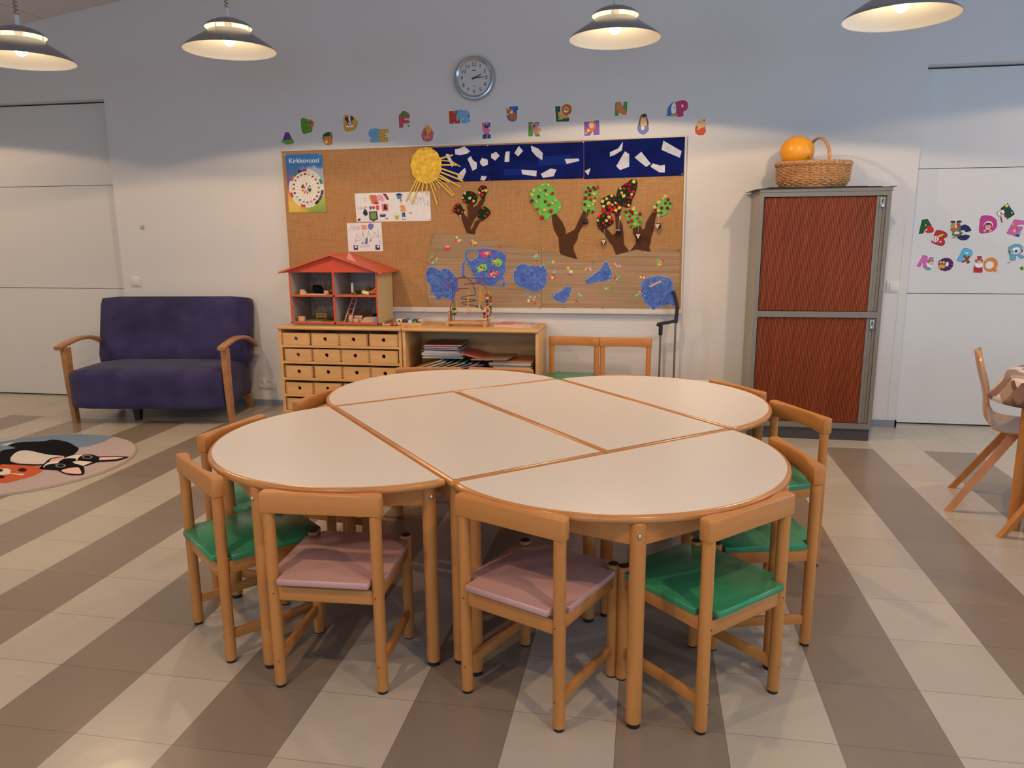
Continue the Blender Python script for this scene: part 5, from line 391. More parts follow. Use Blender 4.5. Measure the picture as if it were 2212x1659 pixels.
# ------------------------------------------------------------------ letter stickers
WORDS={'letter L':('lion',-0.072,0.012),'letter O, blue':('owl',0,-0.005)}
WHITES=mat('sticker_white',(0.80,0.79,0.78),0.5)
for pl,label,parts in STICKERS:
    geo=[]
    for n,col,m,gm in parts:
        if m=='p': lp=ccw(gm)
        elif m=='s': lp=ccw(smooth_loop(gm,4))
        elif m=='c': lp=circ(gm[0],gm[1],gm[2],n=18)
        else: lp=circ(gm[0],gm[1],gm[2],gm[3],22)
        geo.append((n,col,m,lp))
    allp=[p for g_ in geo for p in g_[3]]; cx=sum(p[0] for p in allp)/len(allp); cz=sum(p[1] for p in allp)/len(allp)
    door='door' in label
    t=thing('door_letter_sticker' if door else 'letter_sticker',label,'sticker',(cx,pl,cz),0,'letter stickers on the right door' if door else 'animal letter stickers above the notice board',room=True)
    wbm=MB()
    for i,(n,col,m,lp) in enumerate(geo):
        if n in('letter','crayon') or m in 'ps' and n not in('stitch','gap','nose') or n in('mane','apple','ball','crocodile'): wbm.plate([offset(lp,0.0045)],pl-0.0004-0.00003*i,pl)
    wbm.build('white_border',WHITES,t,smooth=0)
    lay=0
    for n,col,m,lp in geo:
        lay+=1; y=pl-0.0005-0.0004*lay; mb=MB()
        if n in('letter','crayon','letter_tail'):
            c=s2l(col); dk=mat('ink_'+col,tuple(v*0.55 for v in c),0.5,0.4)
            mb.plate([lp],y,y+0.0004); mb.cur=1; mb.plate([offset(lp,-0.0028)],y-0.0002,y); mb.build(n,[dk,hexm(col,0.5)],t,smooth=0); lay+=1
        else: mb.plate([lp],y,y+0.0004); mb.build(n,WHITES if n=='gap' else hexm(col,0.5),t,smooth=0)
for txt,x,z,w,key in (('lion',-0.0,0,0.022,'letter L'),('owl',0,0,0.022,'letter O, blue')):
    for o in list(bpy.data.objects):
        if o.parent is None and o.name.startswith('letter_sticker') and key in o.get('label',''):
            px=(-0.9785,2.1675) if txt=='lion' else (-0.0715,2.107)
            L_=[c for c in o.children if c.name.startswith('letter')][0]; q=[v.co for v in L_.data.vertices]
            x0,x1=min(v.x for v in q),max(v.x for v in q); z0=min(v.z for v in q)
            mb=MB(); wall_text(mb,txt,(x0+(0.36 if txt=='lion' else 0.5)*(x1-x0)),z0+0.018,o.location.y-0.0080,width=0.03); ob=mb.build('word',WHITES,o,smooth=0)
            
# ------------------------------------------------------------------ notice board and what is pinned to it
BP=5.640
FRo,FRi=FRAME
t=thing('notice_board','long burlap notice board with a pale frame on the back wall','notice board',(-1.27,WALL,1.42),0,None,room=True)
bur=bpy.data.materials.new('burlap'); bur.use_nodes=True; nt=bur.node_tree; b=nt.nodes['Principled BSDF']; b.inputs['Roughness'].default_value=0.95; b.inputs['Specular IOR Level'].default_value=0.1
tc=nt.nodes.new('ShaderNodeTexCoord')
def wavy(scale,stretch):
    mp=nt.nodes.new('ShaderNodeMapping'); mp.inputs['Scale'].default_value=stretch; nt.links.new(tc.outputs['Object'],mp.inputs[0])
    n=nt.nodes.new('ShaderNodeTexNoise'); n.inputs['Scale'].default_value=scale; n.inputs['Detail'].default_value=4; nt.links.new(mp.outputs[0],n.inputs[0]); return n
n1=wavy(1.0,(12,1,300)); n2=wavy(1.0,(300,1,12)); ad=nt.nodes.new('ShaderNodeMath'); ad.operation='ADD'; nt.links.new(n1.outputs['Fac'],ad.inputs[0]); nt.links.new(n2.outputs['Fac'],ad.inputs[1])
r=nt.nodes.new('ShaderNodeValToRGB'); r.color_ramp.elements[0].position=0.35; r.color_ramp.elements[1].position=0.70
hf=nt.nodes.new('ShaderNodeMath'); hf.operation='MULTIPLY'; hf.inputs[1].default_value=0.5; nt.links.new(ad.outputs[0],hf.inputs[0]); nt.links.new(hf.outputs[0],r.inputs[0])
r.color_ramp.elements[0].color=(0.37,0.185,0.072,1); r.color_ramp.elements[1].color=(0.53,0.30,0.135,1); nt.links.new(r.outputs[0],b.inputs['Base Color'])
bp_=nt.nodes.new('ShaderNodeBump'); bp_.inputs['Strength'].default_value=0.15; bp_.inputs['Distance'].default_value=0.002; nt.links.new(ad.outputs[0],bp_.inputs['Height']); nt.links.new(bp_.outputs[0],b.inputs['Normal'])
MB().plate([ccw(FRi)],BP,WALL).build('burlap_panel',bur,t,smooth=0)
FRM=mat('board_frame',(0.66,0.60,0.53),0.4)
mb=MB()
for i in range(4):
    j=(i+1)%4; mb.plate([ccw([FRo[i],FRo[j],FRi[j],FRi[i]])],BP-0.008,WALL)
mb.build('frame',FRM,t,smooth=0)
MB().bb(-2.79,0.262,BP-0.022,BP-0.004,0.795,0.812,0.002).build('ledge',FRM,t)
def sheet(name,lp,m,label,cat,d=0.001,th=0.0008,group=None,holes=()):
    cx=sum(p[0] for p in lp)/len(lp); cz=sum(p[1] for p in lp)/len(lp)
    o=MB().plate([ccw(lp)]+[ccw(h)[::-1] for h in holes],BP-d,BP-d+th).build(name,m,None,(cx,BP-d,cz),smooth=0,sub=True); W_ORG[o.name]=Vector((cx,BP-d,cz)); return tag(o,label,cat,group)
def stroke(mb,pts,w,d):
    for a,b in zip(pts,pts[1:]):
        a,b=Vector(a),Vector(b); u=(b-a)
        if u.length<1e-6: continue
        n=Vector((-u.y,u.x)).normalized()*w/2; mb.plate([ccw([tuple(a-n),tuple(b-n),tuple(b+n),tuple(a+n)])],d,d+0.0003)
# poster with the church year wheel
pm=bpy.data.materials.new('poster_print'); pm.use_nodes=True; nt=pm.node_tree; b=nt.nodes['Principled BSDF']; b.inputs['Roughness'].default_value=0.35
tc=nt.nodes.new('ShaderNodeTexCoord'); sp=nt.nodes.new('ShaderNodeSeparateXYZ'); nt.links.new(tc.outputs['Generated'],sp.inputs[0])
nz=nt.nodes.new('ShaderNodeTexNoise'); nz.inputs['Scale'].default_value=5; nz.inputs['Detail'].default_value=6; nt.links.new(tc.outputs['Generated'],nz.inputs[0])
def pmath(op,a,bb_):
    n=nt.nodes.new('ShaderNodeMath'); n.operation=op
    for i,v in enumerate((a,bb_)):
        if isinstance(v,(int,float)): n.inputs[i].default_value=v
        else: nt.links.new(v,n.inputs[i])
    return n.outputs[0]
zz=pmath('ADD',sp.outputs[2],pmath('MULTIPLY',pmath('SUBTRACT',nz.outputs['Fac'],0.5),0.22)); xx=pmath('ADD',sp.outputs[0],pmath('MULTIPLY',pmath('SUBTRACT',nz.outputs['Fac'],0.5),0.5))
def ramp(src,stops):
    r=nt.nodes.new('ShaderNodeValToRGB'); e=r.color_ramp.elements
    while len(e)<len(stops): e.new(0.5)
    for el,(p,c) in zip(e,stops): el.position=p; el.color=(*s2l(c),1)
    nt.links.new(src,r.inputs[0]); return r.outputs[0]
left=ramp(zz,[(0,'E0B84A'),(0.18,'E6C050'),(0.36,'D8705A'),(0.5,'6A5A8C'),(0.7,'5A6EA8'),(0.82,'2E74B4'),(1,'2A78BC')]); right=ramp(zz,[(0,'7C9C3A'),(0.2,'A8B44A'),(0.42,'C8C480'),(0.55,'A4B0C0'),(0.76,'A8B8CC'),(0.80,'2E74B4'),(1,'2A78BC')])
mx=nt.nodes.new('ShaderNodeMix'); mx.data_type='RGBA'; nt.links.new(left,mx.inputs['A']); nt.links.new(right,mx.inputs['B']); nt.links.new(ramp(xx,[(0.3,'000000'),(0.6,'FFFFFF')]),mx.inputs['Factor']); nt.links.new(mx.outputs['Result'],b.inputs['Base Color'])
po=sheet('wall_poster',POSTER['quad'],pm,'blue and yellow poster titled Kirkkovuosi with a round wheel chart','poster',0.004,0.002)
wx,wz=POSTER['wheel'][0]; R0=0.139
def at_p(mb,name,m): return mb.build(name,m,po,smooth=0)
at_p(MB().plate([circ(wx,wz,R0,R0+0.005,64)],BP-0.0050,BP-0.0042),'wheel_disc',hexm('EFE8DA'))
seg=MB(); cols=['B83A44','E8E2D8','E8E2D8','E8E2D8','2E8A5A','E8E2D8','4A3A78','4A3A78','222226','E8E2D8','E8E2D8','C84450','E8E2D8','E8E2D8','C84450','E8E2D8','E8E2D8','D0584E','2E8A5A','3A2A60']
for i,c in enumerate(cols):
    a0=math.pi/2-2*math.pi*i/20+0.2; a1=a0-2*math.pi/20*0.94; P=lambda r,a:(wx+r*math.cos(a),wz+(r+0.004*r/R0)*math.sin(a))
    MB().plate([ccw([P(R0+0.002,a0),P(R0+0.002,(a0+a1)/2),P(R0+0.002,a1),P(R0-0.016,a1),P(R0-0.016,(a0+a1)/2),P(R0-0.016,a0)])],BP-0.0056,BP-0.0051).build('rim_segment',hexm(c),po,smooth=0)
ln=MB()
for i in range(20):
    a=2*math.pi*i/20+0.12; stroke(ln,[(wx+0.03*math.cos(a),wz+0.03*math.sin(a)),(wx+(R0-0.016)*math.cos(a),wz+(R0-0.014)*math.sin(a))],0.0016,BP-0.0056)
for i in range(40): a=2*math.pi*i/40; c=2*math.pi*(i+1)/40; stroke(ln,[(wx+(R0-0.017)*math.cos(a),wz+(R0-0.014)*math.sin(a)),(wx+(R0-0.017)*math.cos(c),wz+(R0-0.014)*math.sin(c))],0.0015,BP-0.0056)
at_p(ln,'wheel_lines',hexm('6E8294'))
for i,c in enumerate(['C84450','E8E2D8','E8E2D8','2E8A5A','E8E2D8','3A2A70','222240','3A4A90','E8E2D8','C84450','E8E2D8','C04048','E8E2D8','D04A50','E8E2D8','B03A44','202226','2E7A5A','E8E2D8','E8E2D8']):
    a=math.pi/2-2*math.pi*i/20; P=lambda r,q:(wx+r*math.cos(q),wz+r*math.sin(q))
    if c!='E8E2D8': MB().plate([ccw([P(0.005,a),P(0.042,a),P(0.042,a-0.3)])],BP-0.0062,BP-0.0057).build('hub_segment',hexm(c),po,smooth=0)
for i,c in enumerate(['E0A040','4E7AA8','C84A4A','3A6A9C','8A8A80','7A5A3A','3A4A6A','C04848','9A9A98','4A80B0','9A9AA0','3A80A8','B0A890','2A3A34','A04A40','4A7A3C','8A7A30','6A7AA8','9A7A40','3A342C']):
    a=math.pi/2-0.3-2*math.pi*i/20; MB().plate([circ(wx+0.103*math.cos(a),wz+0.106*math.sin(a),0.010,0.008,10)],BP-0.0064,BP-0.0058).build('wheel_picture',hexm(c),po,smooth=0)
tt=MB(); (xa,za),(xb,zb)=POSTER['title']; wall_text(tt,'Kirkkovuosi',(xa+xb)/2,za+0.012,BP-0.0050,width=xb-xa); at_p(tt,'poster_title',hexm('F2F2F0'))
# drawings
for label,q,polys,strokes in DRAWINGS:
    o=sheet('child_drawing',q,PAPER,label,'drawing',0.003,0.0008,'child drawings on the notice board')
    for i,(n,c,p) in enumerate(polys): MB().plate([ccw(p)],BP-0.0034-0.0002*i,BP-0.0031).build(n,hexm(c,0.8),o,smooth=0)
    mb=MB()
    for c,p in strokes: stroke(mb,p,0.0026,BP-0.0036)
    mb.build('pencil_lettering',hexm('8A9098',0.8),o,smooth=0)
# sky, scraps
skm=mat('sky_paper',(0.005,0.012,0.105),0.85,0.05,var=0.5,vs=(5,5,9),var_col=(0.006,0.009,0.065)); scm=mat('tissue_scrap',(0.66,0.66,0.74),0.8,0.2,var=0.1,vs=(40,40,40))
for i,(label,q,scr) in enumerate(SKY):
    o=sheet('paper_sky',q,skm,label,'paper sheet',0.0018+0.0004*i,0.0008,'blue sky sheets on the notice board')
    for j,p in enumerate(scr): MB().plate([ccw(p)],BP-0.0034-0.0001*j,BP-0.0028).build('paper_scrap',scm,o,smooth=0)
bl=mat('sky_patch',(0.008,0.026,0.20),0.8,0.1)
for k,(x0,x1,z0,z1) in enumerate(((-0.80,-0.55,1.865,1.935),(-1.05,-0.92,1.80,1.85))):
    o=[q for q in bpy.data.objects if q.name.startswith('paper_sky') and 'middle' in q.get('label','')][0]
    MB().plate([[(x0,z0),(x1,z0+0.004),(x1-0.006,z1),(x0+0.004,z1-0.005)]],BP-0.0027,BP-0.0023).build('brighter_patch',bl,o,smooth=0)
# sun
sm=mat('sun_yellow',(0.80,0.50,0.055),0.7,0.2,var=0.35,vs=(28,28,34),var_col=(0.66,0.36,0.05))
so=sheet('paper_sun',smooth_loop(SUN[0],3),sm,'yellow paper sun with long paper strip rays','paper sun',0.012,0.003)
ry=mat('ray_yellow',(0.80,0.52,0.085),0.7,0.2)
for i,p in enumerate(SUN[1]):
    mb=MB(); stroke(mb,p,0.0115 if i not in (1,7,9) else 0.0075,BP-0.0085-0.00015*i); mb.build('ray',ry,so,smooth=0)
# ground, confetti
gm=bpy.data.materials.new('ridged_paper'); gm.use_nodes=True; nt=gm.node_tree; b=nt.nodes['Principled BSDF']; b.inputs['Roughness'].default_value=0.8
tc=nt.nodes.new('ShaderNodeTexCoord'); n1=wavy(1.0,(1.2,1,160)); n2=wavy(1.0,(2.5,2,6))
r=nt.nodes.new('ShaderNodeValToRGB'); e=r.color_ramp.elements; e[0].position=0.25; e[0].color=(0.27,0.16,0.09,1); e[1].position=0.75; e[1].color=(0.52,0.35,0.215,1); nt.links.new(n1.outputs['Fac'],r.inputs[0])
mx=nt.nodes.new('ShaderNodeMix'); mx.data_type='RGBA'; mx.blend_type='MULTIPLY'; mx.inputs['Factor'].default_value=0.5; r2_=nt.nodes.new('ShaderNodeValToRGB'); r2_.color_ramp.elements[0].position=0.35; r2_.color_ramp.elements[0].color=(0.62,0.70,0.5,1); r2_.color_ramp.elements[1].position=0.6; r2_.color_ramp.elements[1].color=(1,0.97,0.95,1)
nt.links.new(n2.outputs['Fac'],r2_.inputs[0]); nt.links.new(r.outputs[0],mx.inputs['A']); nt.links.new(r2_.outputs[0],mx.inputs['B']); nt.links.new(mx.outputs['Result'],b.inputs['Base Color'])
bq=nt.nodes.new('ShaderNodeBump'); bq.inputs['Strength'].default_value=0.3; bq.inputs['Distance'].default_value=0.003; nt.links.new(n1.outputs['Fac'],bq.inputs['Height']); nt.links.new(bq.outputs[0],b.inputs['Normal'])
for i,(label,lp) in enumerate(GROUND):
    lp=smooth_loop(lp[:-4] if i==0 else lp[:-3],1)+lp[-4 if i==0 else -3:]
    o=sheet('paper_ground',lp,gm,label,'paper sheet',0.0042+0.0012*i,0.001,'ridged paper ground sheets')
    for j,(c,x,z,r_) in enumerate(CONFETTI[i]):
        lp2=[(x+r_*(1+0.16*math.cos(5*a+j))*math.cos(a),z+r_*(1+0.16*math.cos(5*a+j))*math.sin(a)) for a in [2*math.pi*q/20 for q in range(20)]]
        MB().plate([lp2],BP-0.0062-0.0012*i-0.0002*(j%4),BP-0.0050-0.0006*i).build('paper_flower',hexm(c,0.7),o,smooth=0)
# ponds and fish
pdm=mat('pond_paint',(0.012,0.050,0.31),0.5,0.4,var=0.25,vs=(20,20,26),var_col=(0.13,0.24,0.60),dist=2.2); pdw=mat('pond_edge_white',(0.45,0.52,0.68),0.7,0.3,var=0.5,vs=(60,60,60),var_col=(0.04,0.10,0.42))
PD=[0.0082,0.0076,0.0076,0.0076,0.0076,0.0076]
ponds=[]
for i,(label,lp,holes) in enumerate(PONDS):
    lp=ccw(smooth_loop(lp,3)); hs=[smooth_loop(h,3) for h in holes]
    o=sheet('paper_pond',lp,pdw,label,'paper pond',PD[i],0.001,'blue painted paper ponds',hs); ponds.append(o)
    MB().plate([offset(lp,-0.003)]+[ccw(offset(h,0.003))[::-1] for h in hs],BP-PD[i]-0.0006,BP-PD[i]).build('painted_face',pdm,o,smooth=0)
DOTC=['E8C8B0','E85A3A','7A2A3C','F0E8D8','9ACB6A','D88AA0','2A1A1C','F0B060']
for k,(pi,col,lp) in enumerate(FISH):
    o=ponds[pi]; y=BP-PD[pi]-0.001
    f=MB().plate([ccw(lp)],y-0.002,y).build('paper_fish',hexm(col,0.6),o,smooth=0)
    if pi==1:
        xs=[p[0] for p in lp]; zs=[p[1] for p in lp]; c=(sum(xs)/len(xs),sum(zs)/len(zs))
        for j in range(13):
            p=lp[j%len(lp)]; w=random.uniform(0.15,0.75); x,z=c[0]+(p[0]-c[0])*w,c[1]+(p[1]-c[1])*w
            MB().plate([circ(x,z,0.006,n=10)],y-0.003-0.0001*j,y-0.002).build('foam_dot',hexm(DOTC[(j+k)%8],0.7),f,smooth=0)
# trees with tissue paper balls
TRK=mat('trunk_brown',(0.085,0.033,0.013),0.8,0.2)
def ball_mesh(seed,col):
    rnd=random.Random(seed); bm=bmesh.new(); bmesh.ops.create_icosphere(bm,subdivisions=2,radius=1.0)
    for v in bm.verts: v.co*=1+rnd.uniform(-0.28,0.22)
    me=bpy.data.meshes.new('tissue_ball'); bm.to_mesh(me); bm.free(); me.materials.append(mat('tissue_'+col,s2l(col),0.85,0.15)); return me
BM={c:[ball_mesh(i*7+j,c) for j in range(3)] for i,c in enumerate(('C8242C','94142E','E8C070'))}
for i,(label,trunk,crowns,balls) in enumerate(TREES):
    cx=sum(p[0] for p in trunk)/len(trunk); cz=sum(p[1] for p in trunk)/len(trunk)
    t=thing('paper_tree',label,'paper tree',(cx,BP,cz),0,'paper trees on the notice board',room=True)
    MB().plate([ccw(trunk)],BP-0.0036-0.0002*i,BP-0.0026).build('trunk',TRK,t,smooth=0)
    for j,(c,p) in enumerate(crowns): MB().plate([ccw(smooth_loop(p,3))],BP-0.0060-0.0006*j-0.0003*i,BP-0.0045).build('crown',mat('felt_'+c,s2l(c),0.9,0.1),t,smooth=0)
    n=0
    for c,pts in balls:
        for (x,z) in pts:
            o=bpy.data.objects.new('tissue_ball',BM[c][n%3]); COL.objects.link(o); o.parent=t; s=random.uniform(0.0095,0.0145)*(1.0 if i!=0 else 0.9)
            o.location=(x-cx,-0.0135,z-cz); o.scale=(s,s*0.6,s*random.uniform(0.8,1.15)); o.rotation_euler=(0,random.uniform(0,6),0); n+=1
# little birds hanging on strings
BW=mat('bird_cream',(0.62,0.50,0.38),0.8)
for i,(label,x,z) in enumerate(BIRDS):
    t=thing('paper_bird',label,'paper bird',(x,BP-0.035,z),0,'little hanging birds',room=False)
    rnd=random.Random(i); mb=MB(); mb.sphere((0,0.004,-0.002),0.019,14,9,(1,0.8,1.1))
    for k in range(14):
        a=rnd.uniform(0,6.28); b2=rnd.uniform(-1.2,1.4); d=Vector((math.cos(a)*math.cos(b2),0.5*math.sin(a)*math.cos(b2),math.sin(b2))); mb.cyl(tuple(d*0.012),tuple(d*rnd.uniform(0.022,0.031)),0.0028,0.0006,6)
    mb.build('body',BLACK,t,smooth=0)
    if i in (1,3,4):
        q=(-0.007 if i==4 else 0); MB().loft([[(-0.017+q,-0.019,0.012),(0.016+q,-0.019,0.012),(0.013+q,-0.004,0.013),(-0.014+q,-0.004,0.013)],[(-0.002+q,-0.021,-0.021),(0.002+q,-0.021,-0.021),(0.002+q,-0.006,-0.019),(-0.002+q,-0.006,-0.019)]]).build('face',BW,t,smooth=0)
    elif i==2: MB().box((-0.006,-0.018,0.006),(0.032,0.004,0.010),Matrix.Rotation(-0.15,4,'Y')).build('face',mat('bird_grey',(0.3,0.28,0.26),0.8),t,smooth=0)
    MB().tube([(0,0.0,0.018),(0.002,0.012,0.05+0.01*i),(0.003,0.024,0.07+0.02*(i%3))],0.0007,5).build('string',WHITEP,t)
for q,l in zip(TAPES,('small white tape strip on the trunk of the three crowned dark tree','small white tape square under the rightmost light green crown')):
    sheet('tape_piece',q,PAPER,l,'tape',0.0072,0.0008)
for col,label,x,z in PINS:
    tag(MB().lathe([(0,-0.012),(0.0018,-0.010),(0.0018,0.0),(0.0038,0.0),(0.0042,0.002),(0.0030,0.006),(0.0035,0.009),(0,0.0102)],12,TY).build('push_pin',mat('pin_'+col,s2l(col),0.3),None,(x,BP-(0.0162 if 'sun' in label else 0.0112),z)),label,'push pin','push pins on the notice board')
# ------------------------------------------------------------------ the six child tables: two rectangles and four half rounds
TC=Vector((-0.505,2.998)); TA=math.radians(40.4); TZ=0.646; U=Vector((math.cos(TA),math.sin(TA))); V=Vector((-U.y,U.x))
def table_top(t,outline):
    prof=[(0.014,TZ),(0.006,TZ-0.0015),(0.0015,TZ-0.006),(0,TZ-0.0125),(0.0015,TZ-0.019),(0.006,TZ-0.0235),(0.014,TZ-0.025)]
    rings=[[Vector((p[0],p[1],z)) for p in offset(outline,-d)] for d,z in prof]
    MB().loft(rings).build('tabletop',EDGE,t,smooth=50)
    MB().plate([offset(outline,-0.0145)],TZ+0.0007,TZ-0.0005,axis='z').build('laminate_surface',LAM,t,smooth=0)
def table_legs(t,legs,out):
    for (x,y),o in zip(legs,out):
        l=MB().cyl((x,y,0.012),(x,y,TZ-0.022),0.0225,seg=28,bev=0.004).build('leg',BEECH,t)
        MB().cyl((x,y,0),(x,y,0.014),0.019,seg=20).build('foot_pad',BLACK,l)
        o=Vector(o).normalized(); MB().sphere((x+o.x*0.0235,y+o.y*0.0235,TZ-0.058),0.0085,14,8,(1 if abs(o.x)<0.5 else 0.6,1 if abs(o.y)<0.5 else 0.6,1)).build('bolt_head',STEEL,l)
def apron(mb,a,b,h=0.066,th=0.02):
    a,b=Vector(a),Vector(b); d=b-a; mb.box(((a.x+b.x)/2,(a.y+b.y)/2,TZ-0.025-h/2),(d.length-0.03,th,h),math.atan2(d.y,d.x),0.002)
def rrect(x0,x1,y0,y1,r=0.012):
    o=[]
    for cx,cy,a0 in ((x1-r,y0+r,-90),(x1-r,y1-r,0),(x0+r,y1-r,90),(x0+r,y0+r,180)):
        for k in range(5): a=math.radians(a0+k*22.5); o.append((cx+r*math.cos(a),cy+r*math.sin(a)))
    return o
def rect_table(u0,u1,label):
    c=TC+U*((u0+u1)/2); t=thing('rectangular_table',label,'table',(c.x,c.y,0),TA,'child tables in the cluster'); w=(u1-u0)/2-0.0012
    table_top(t,rrect(-w,w,-0.5995,0.5995)); L=[(-w+0.038,-0.555),(w-0.038,-0.555),(w-0.038,0.555),(-w+0.038,0.555)]
    table_legs(t,L,[(-0.3,-1),(0.3,-1),(0.3,1),(-0.3,1)]); mb=MB()
    for i in range(4): apron(mb,L[i],L[(i+1)%4])
    mb.build('apron',BEECHX,t)
rect_table(-0.600,0.0,'white topped rectangular child table, left one of the two at the centre of the cluster')
rect_table(0.0,0.600,'white topped rectangular child table, right one of the two at the centre of the cluster')
def half_table(centre,ang,label):
    """straight edge along local x at y=0, the arc bulging to -y"""
    t=thing('half_round_table',label,'table',(centre.x,centre.y,0),ang,'child tables in the cluster')
    R=0.602; o=[]; r=0.016
    for k in range(49):
        a=math.pi+math.pi*k/48; x,y=R*math.cos(a),R*math.sin(a)
        if y>-0.016: continue
        o.append((x,y-0.0012))
    o=[(-R+0.0045,-0.006),]+o+[(R-0.0045,-0.006),(R-0.014,-0.0012),(-R+0.014,-0.0012)]
    table_top(t,o); L=[(-0.548,-0.042),(-0.283,-0.508),(0.283,-0.508),(0.548,-0.042)]
    table_legs(t,L,[(-1,0.0),(-0.5,-0.85),(0.5,-0.85),(1,0.0)]); mb=MB()
    apron(mb,L[0],L[1]); apron(mb,L[1],L[2]); apron(mb,L[2],L[3]); apron(mb,L[3],L[0]); mb.build('apron',BEECHX,t)
    return t
half_table(TC-V*0.6005,TA,'white half round child table nearest the camera, its curved edge to the front right')
half_table(TC-U*0.6005+V*0.028,TA-math.pi/2,'white half round child table at the front left of the cluster')
half_table(TC+V*0.6005,TA+math.pi,'white half round child table at the back left, before the bookshelf')
half_table(TC+U*0.6005,TA+math.pi/2,'white half round child table at the back right, before the brown cabinet')
# ------------------------------------------------------------------ child chairs
def make_chair(seatm):
    t=thing('child_chair','','chair')
    for sx in (-0.165,0.165):
        l=MB().cyl((sx,0,0.008),(sx,0,0.582),0.018,seg=24,bev=0.003).build('rear_leg',BEECH,t); MB().cyl((sx,0,0),(sx,0,0.01),0.0155,seg=16).build('foot_pad',BLACK,l)
        mb=MB()
        for z in (0.322,0.094): mb.cyl((sx*0.97,-0.0172,z),(sx*0.97,-0.0186,z),0.0022,seg=8)
        mb.build('screw_hole',CAPM,l)
    for sx in (-0.165,0.165):
        l=MB().cyl((sx,0.325,0.004),(sx,0.325,0.384),0.018,seg=24,bev=0.003).build('front_leg',BEECH,t); MB().cyl((sx,0.325,0),(sx,0.325,0.006),0.0155,seg=16).build('foot_pad',BLACK,l)
        MB().cyl((sx,0.325,0.3835),(sx,0.325,0.3865),0.0165,seg=20,bev=0.001).build('leg_cap',CAPM,l)
    # back rail: straight outside, hollowed inside
    o=[]
    for x in (-0.187,-0.184,-0.178): o.append((x,-0.012 if x==-0.187 else (-0.018 if x==-0.184 else -0.020)))
    for x in (0.178,0.184,0.187): o.append((x,-0.020 if x==0.178 else (-0.018 if x==0.184 else -0.012)))
    prof=[(0.187,0.012),(0.183,0.019),(0.172,0.0215),(0.150,0.021),(0.128,0.017),(0.105,0.010),(0.075,0.0045),(0.04,0.002),(0,0.0012)]
    o+=prof+[(-x,y) for x,y in prof[::-1][1:]]
    rings=[[Vector((p[0],p[1],z)) for p in offset(o,-d)] for d,z in ((0.004,0.5805),(0.001,0.582),(0,0.585),(0,0.638),(0.0015,0.642),(0.005,0.645))]
    MB().loft(rings).build('backrest',BEECHX,t,smooth=35)
    so=[(-0.141,-0.030),(0.141,-0.030),(0.143,-0.028),(0.143,0.024),(0.183,0.024),(0.183,0.301),(0.143,0.301),(0.143,0.352),(0.140,0.355),(-0.140,0.355),(-0.143,0.352),(-0.143,0.301),(-0.183,0.301),(-0.183,0.024),(-0.143,0.024),(-0.143,-0.028)]
    MB().loft([[Vector((p[0],p[1],z)) for p in offset(so,-d)] for d,z in ((0.002,0.355),(0,0.357),(0,0.372),(0.0012,0.3745),(0.004,0.3755))]).build('seat',seatm,t,smooth=50)
    for sx in (-0.165,0.165): MB().bb(sx-0.010,sx+0.010,0.017,0.309,0.312,0.3545,0.002).build('seat_rail',BEECHY,t)
    MB().bb(-0.148,0.148,0.315,0.335,0.312,0.3545,0.002).build('front_rail',BEECHX,t)
    MB().bb(-0.150,0.150,-0.010,0.010,0.295,0.341,0.006,3).build('rear_rail',BEECHX,t)
    for sx in (-0.165,0.165): MB().bb(sx-0.008,sx+0.008,0.016,0.310,0.080,0.113,0.003).build('side_stretcher',BEECHY,t)
    return t
PROTO={'green':make_chair(GREEN),'pink':make_chair(PINK)}; USED=set()
def chair(col,x,y,deg,label,group):
    t=PROTO[col] if col not in USED else copy_tree(PROTO[col]); USED.add(col)
    t.location=(x,y,0); t.rotation_euler=(0,0,math.radians(deg)); t['label']=label; t['group']=group
CG='child chairs around the table cluster'
chair('pink',-0.935,1.998,3,'child chair with pink seat at the front left half round table, back to the camera',CG)
chair('pink',-0.361,1.985,-24.5,'child chair with pink seat at the nearest half round table',CG)
chair('green',0.303,2.088,45,'child chair with green seat nearest the camera, right of a table leg',CG)
chair('green',-1.455,2.196,-40,'child chair with green seat at the far left of the table cluster',CG)
chair('green',0.530,2.665,104,'child chair with green seat at the right end of the nearest half round table',CG)
chair('green',0.662,3.318,117,'child chair with green seat standing closest to the brown cabinet',CG)
chair('green',0.455,3.795,126,'wooden child chair hidden behind the back right table, only its rail tip showing',CG)
chair('green',-1.625,2.712,-100,'child chair behind the front left half round table, its rail before the sofa',CG)
chair('pink',-1.532,3.318,-99,'wooden child chair before the drawer unit, rail beside the back left table',CG)
chair('pink',-1.205,4.075,190,'wooden child chair hidden behind the back left table, rail before the last drawer',CG)
chair('green',-0.792,4.100,176,'wooden child chair hidden behind the back left table, rail before the books',CG)
CW='child chairs against the back wall'
chair('green',-0.505,5.452,175,'wooden child chair with green seat against the wall, next to the bookshelf',CW)
chair('pink',-0.133,5.438,179,'wooden child chair with pink seat against the wall, next to the black handled trolley',CW)
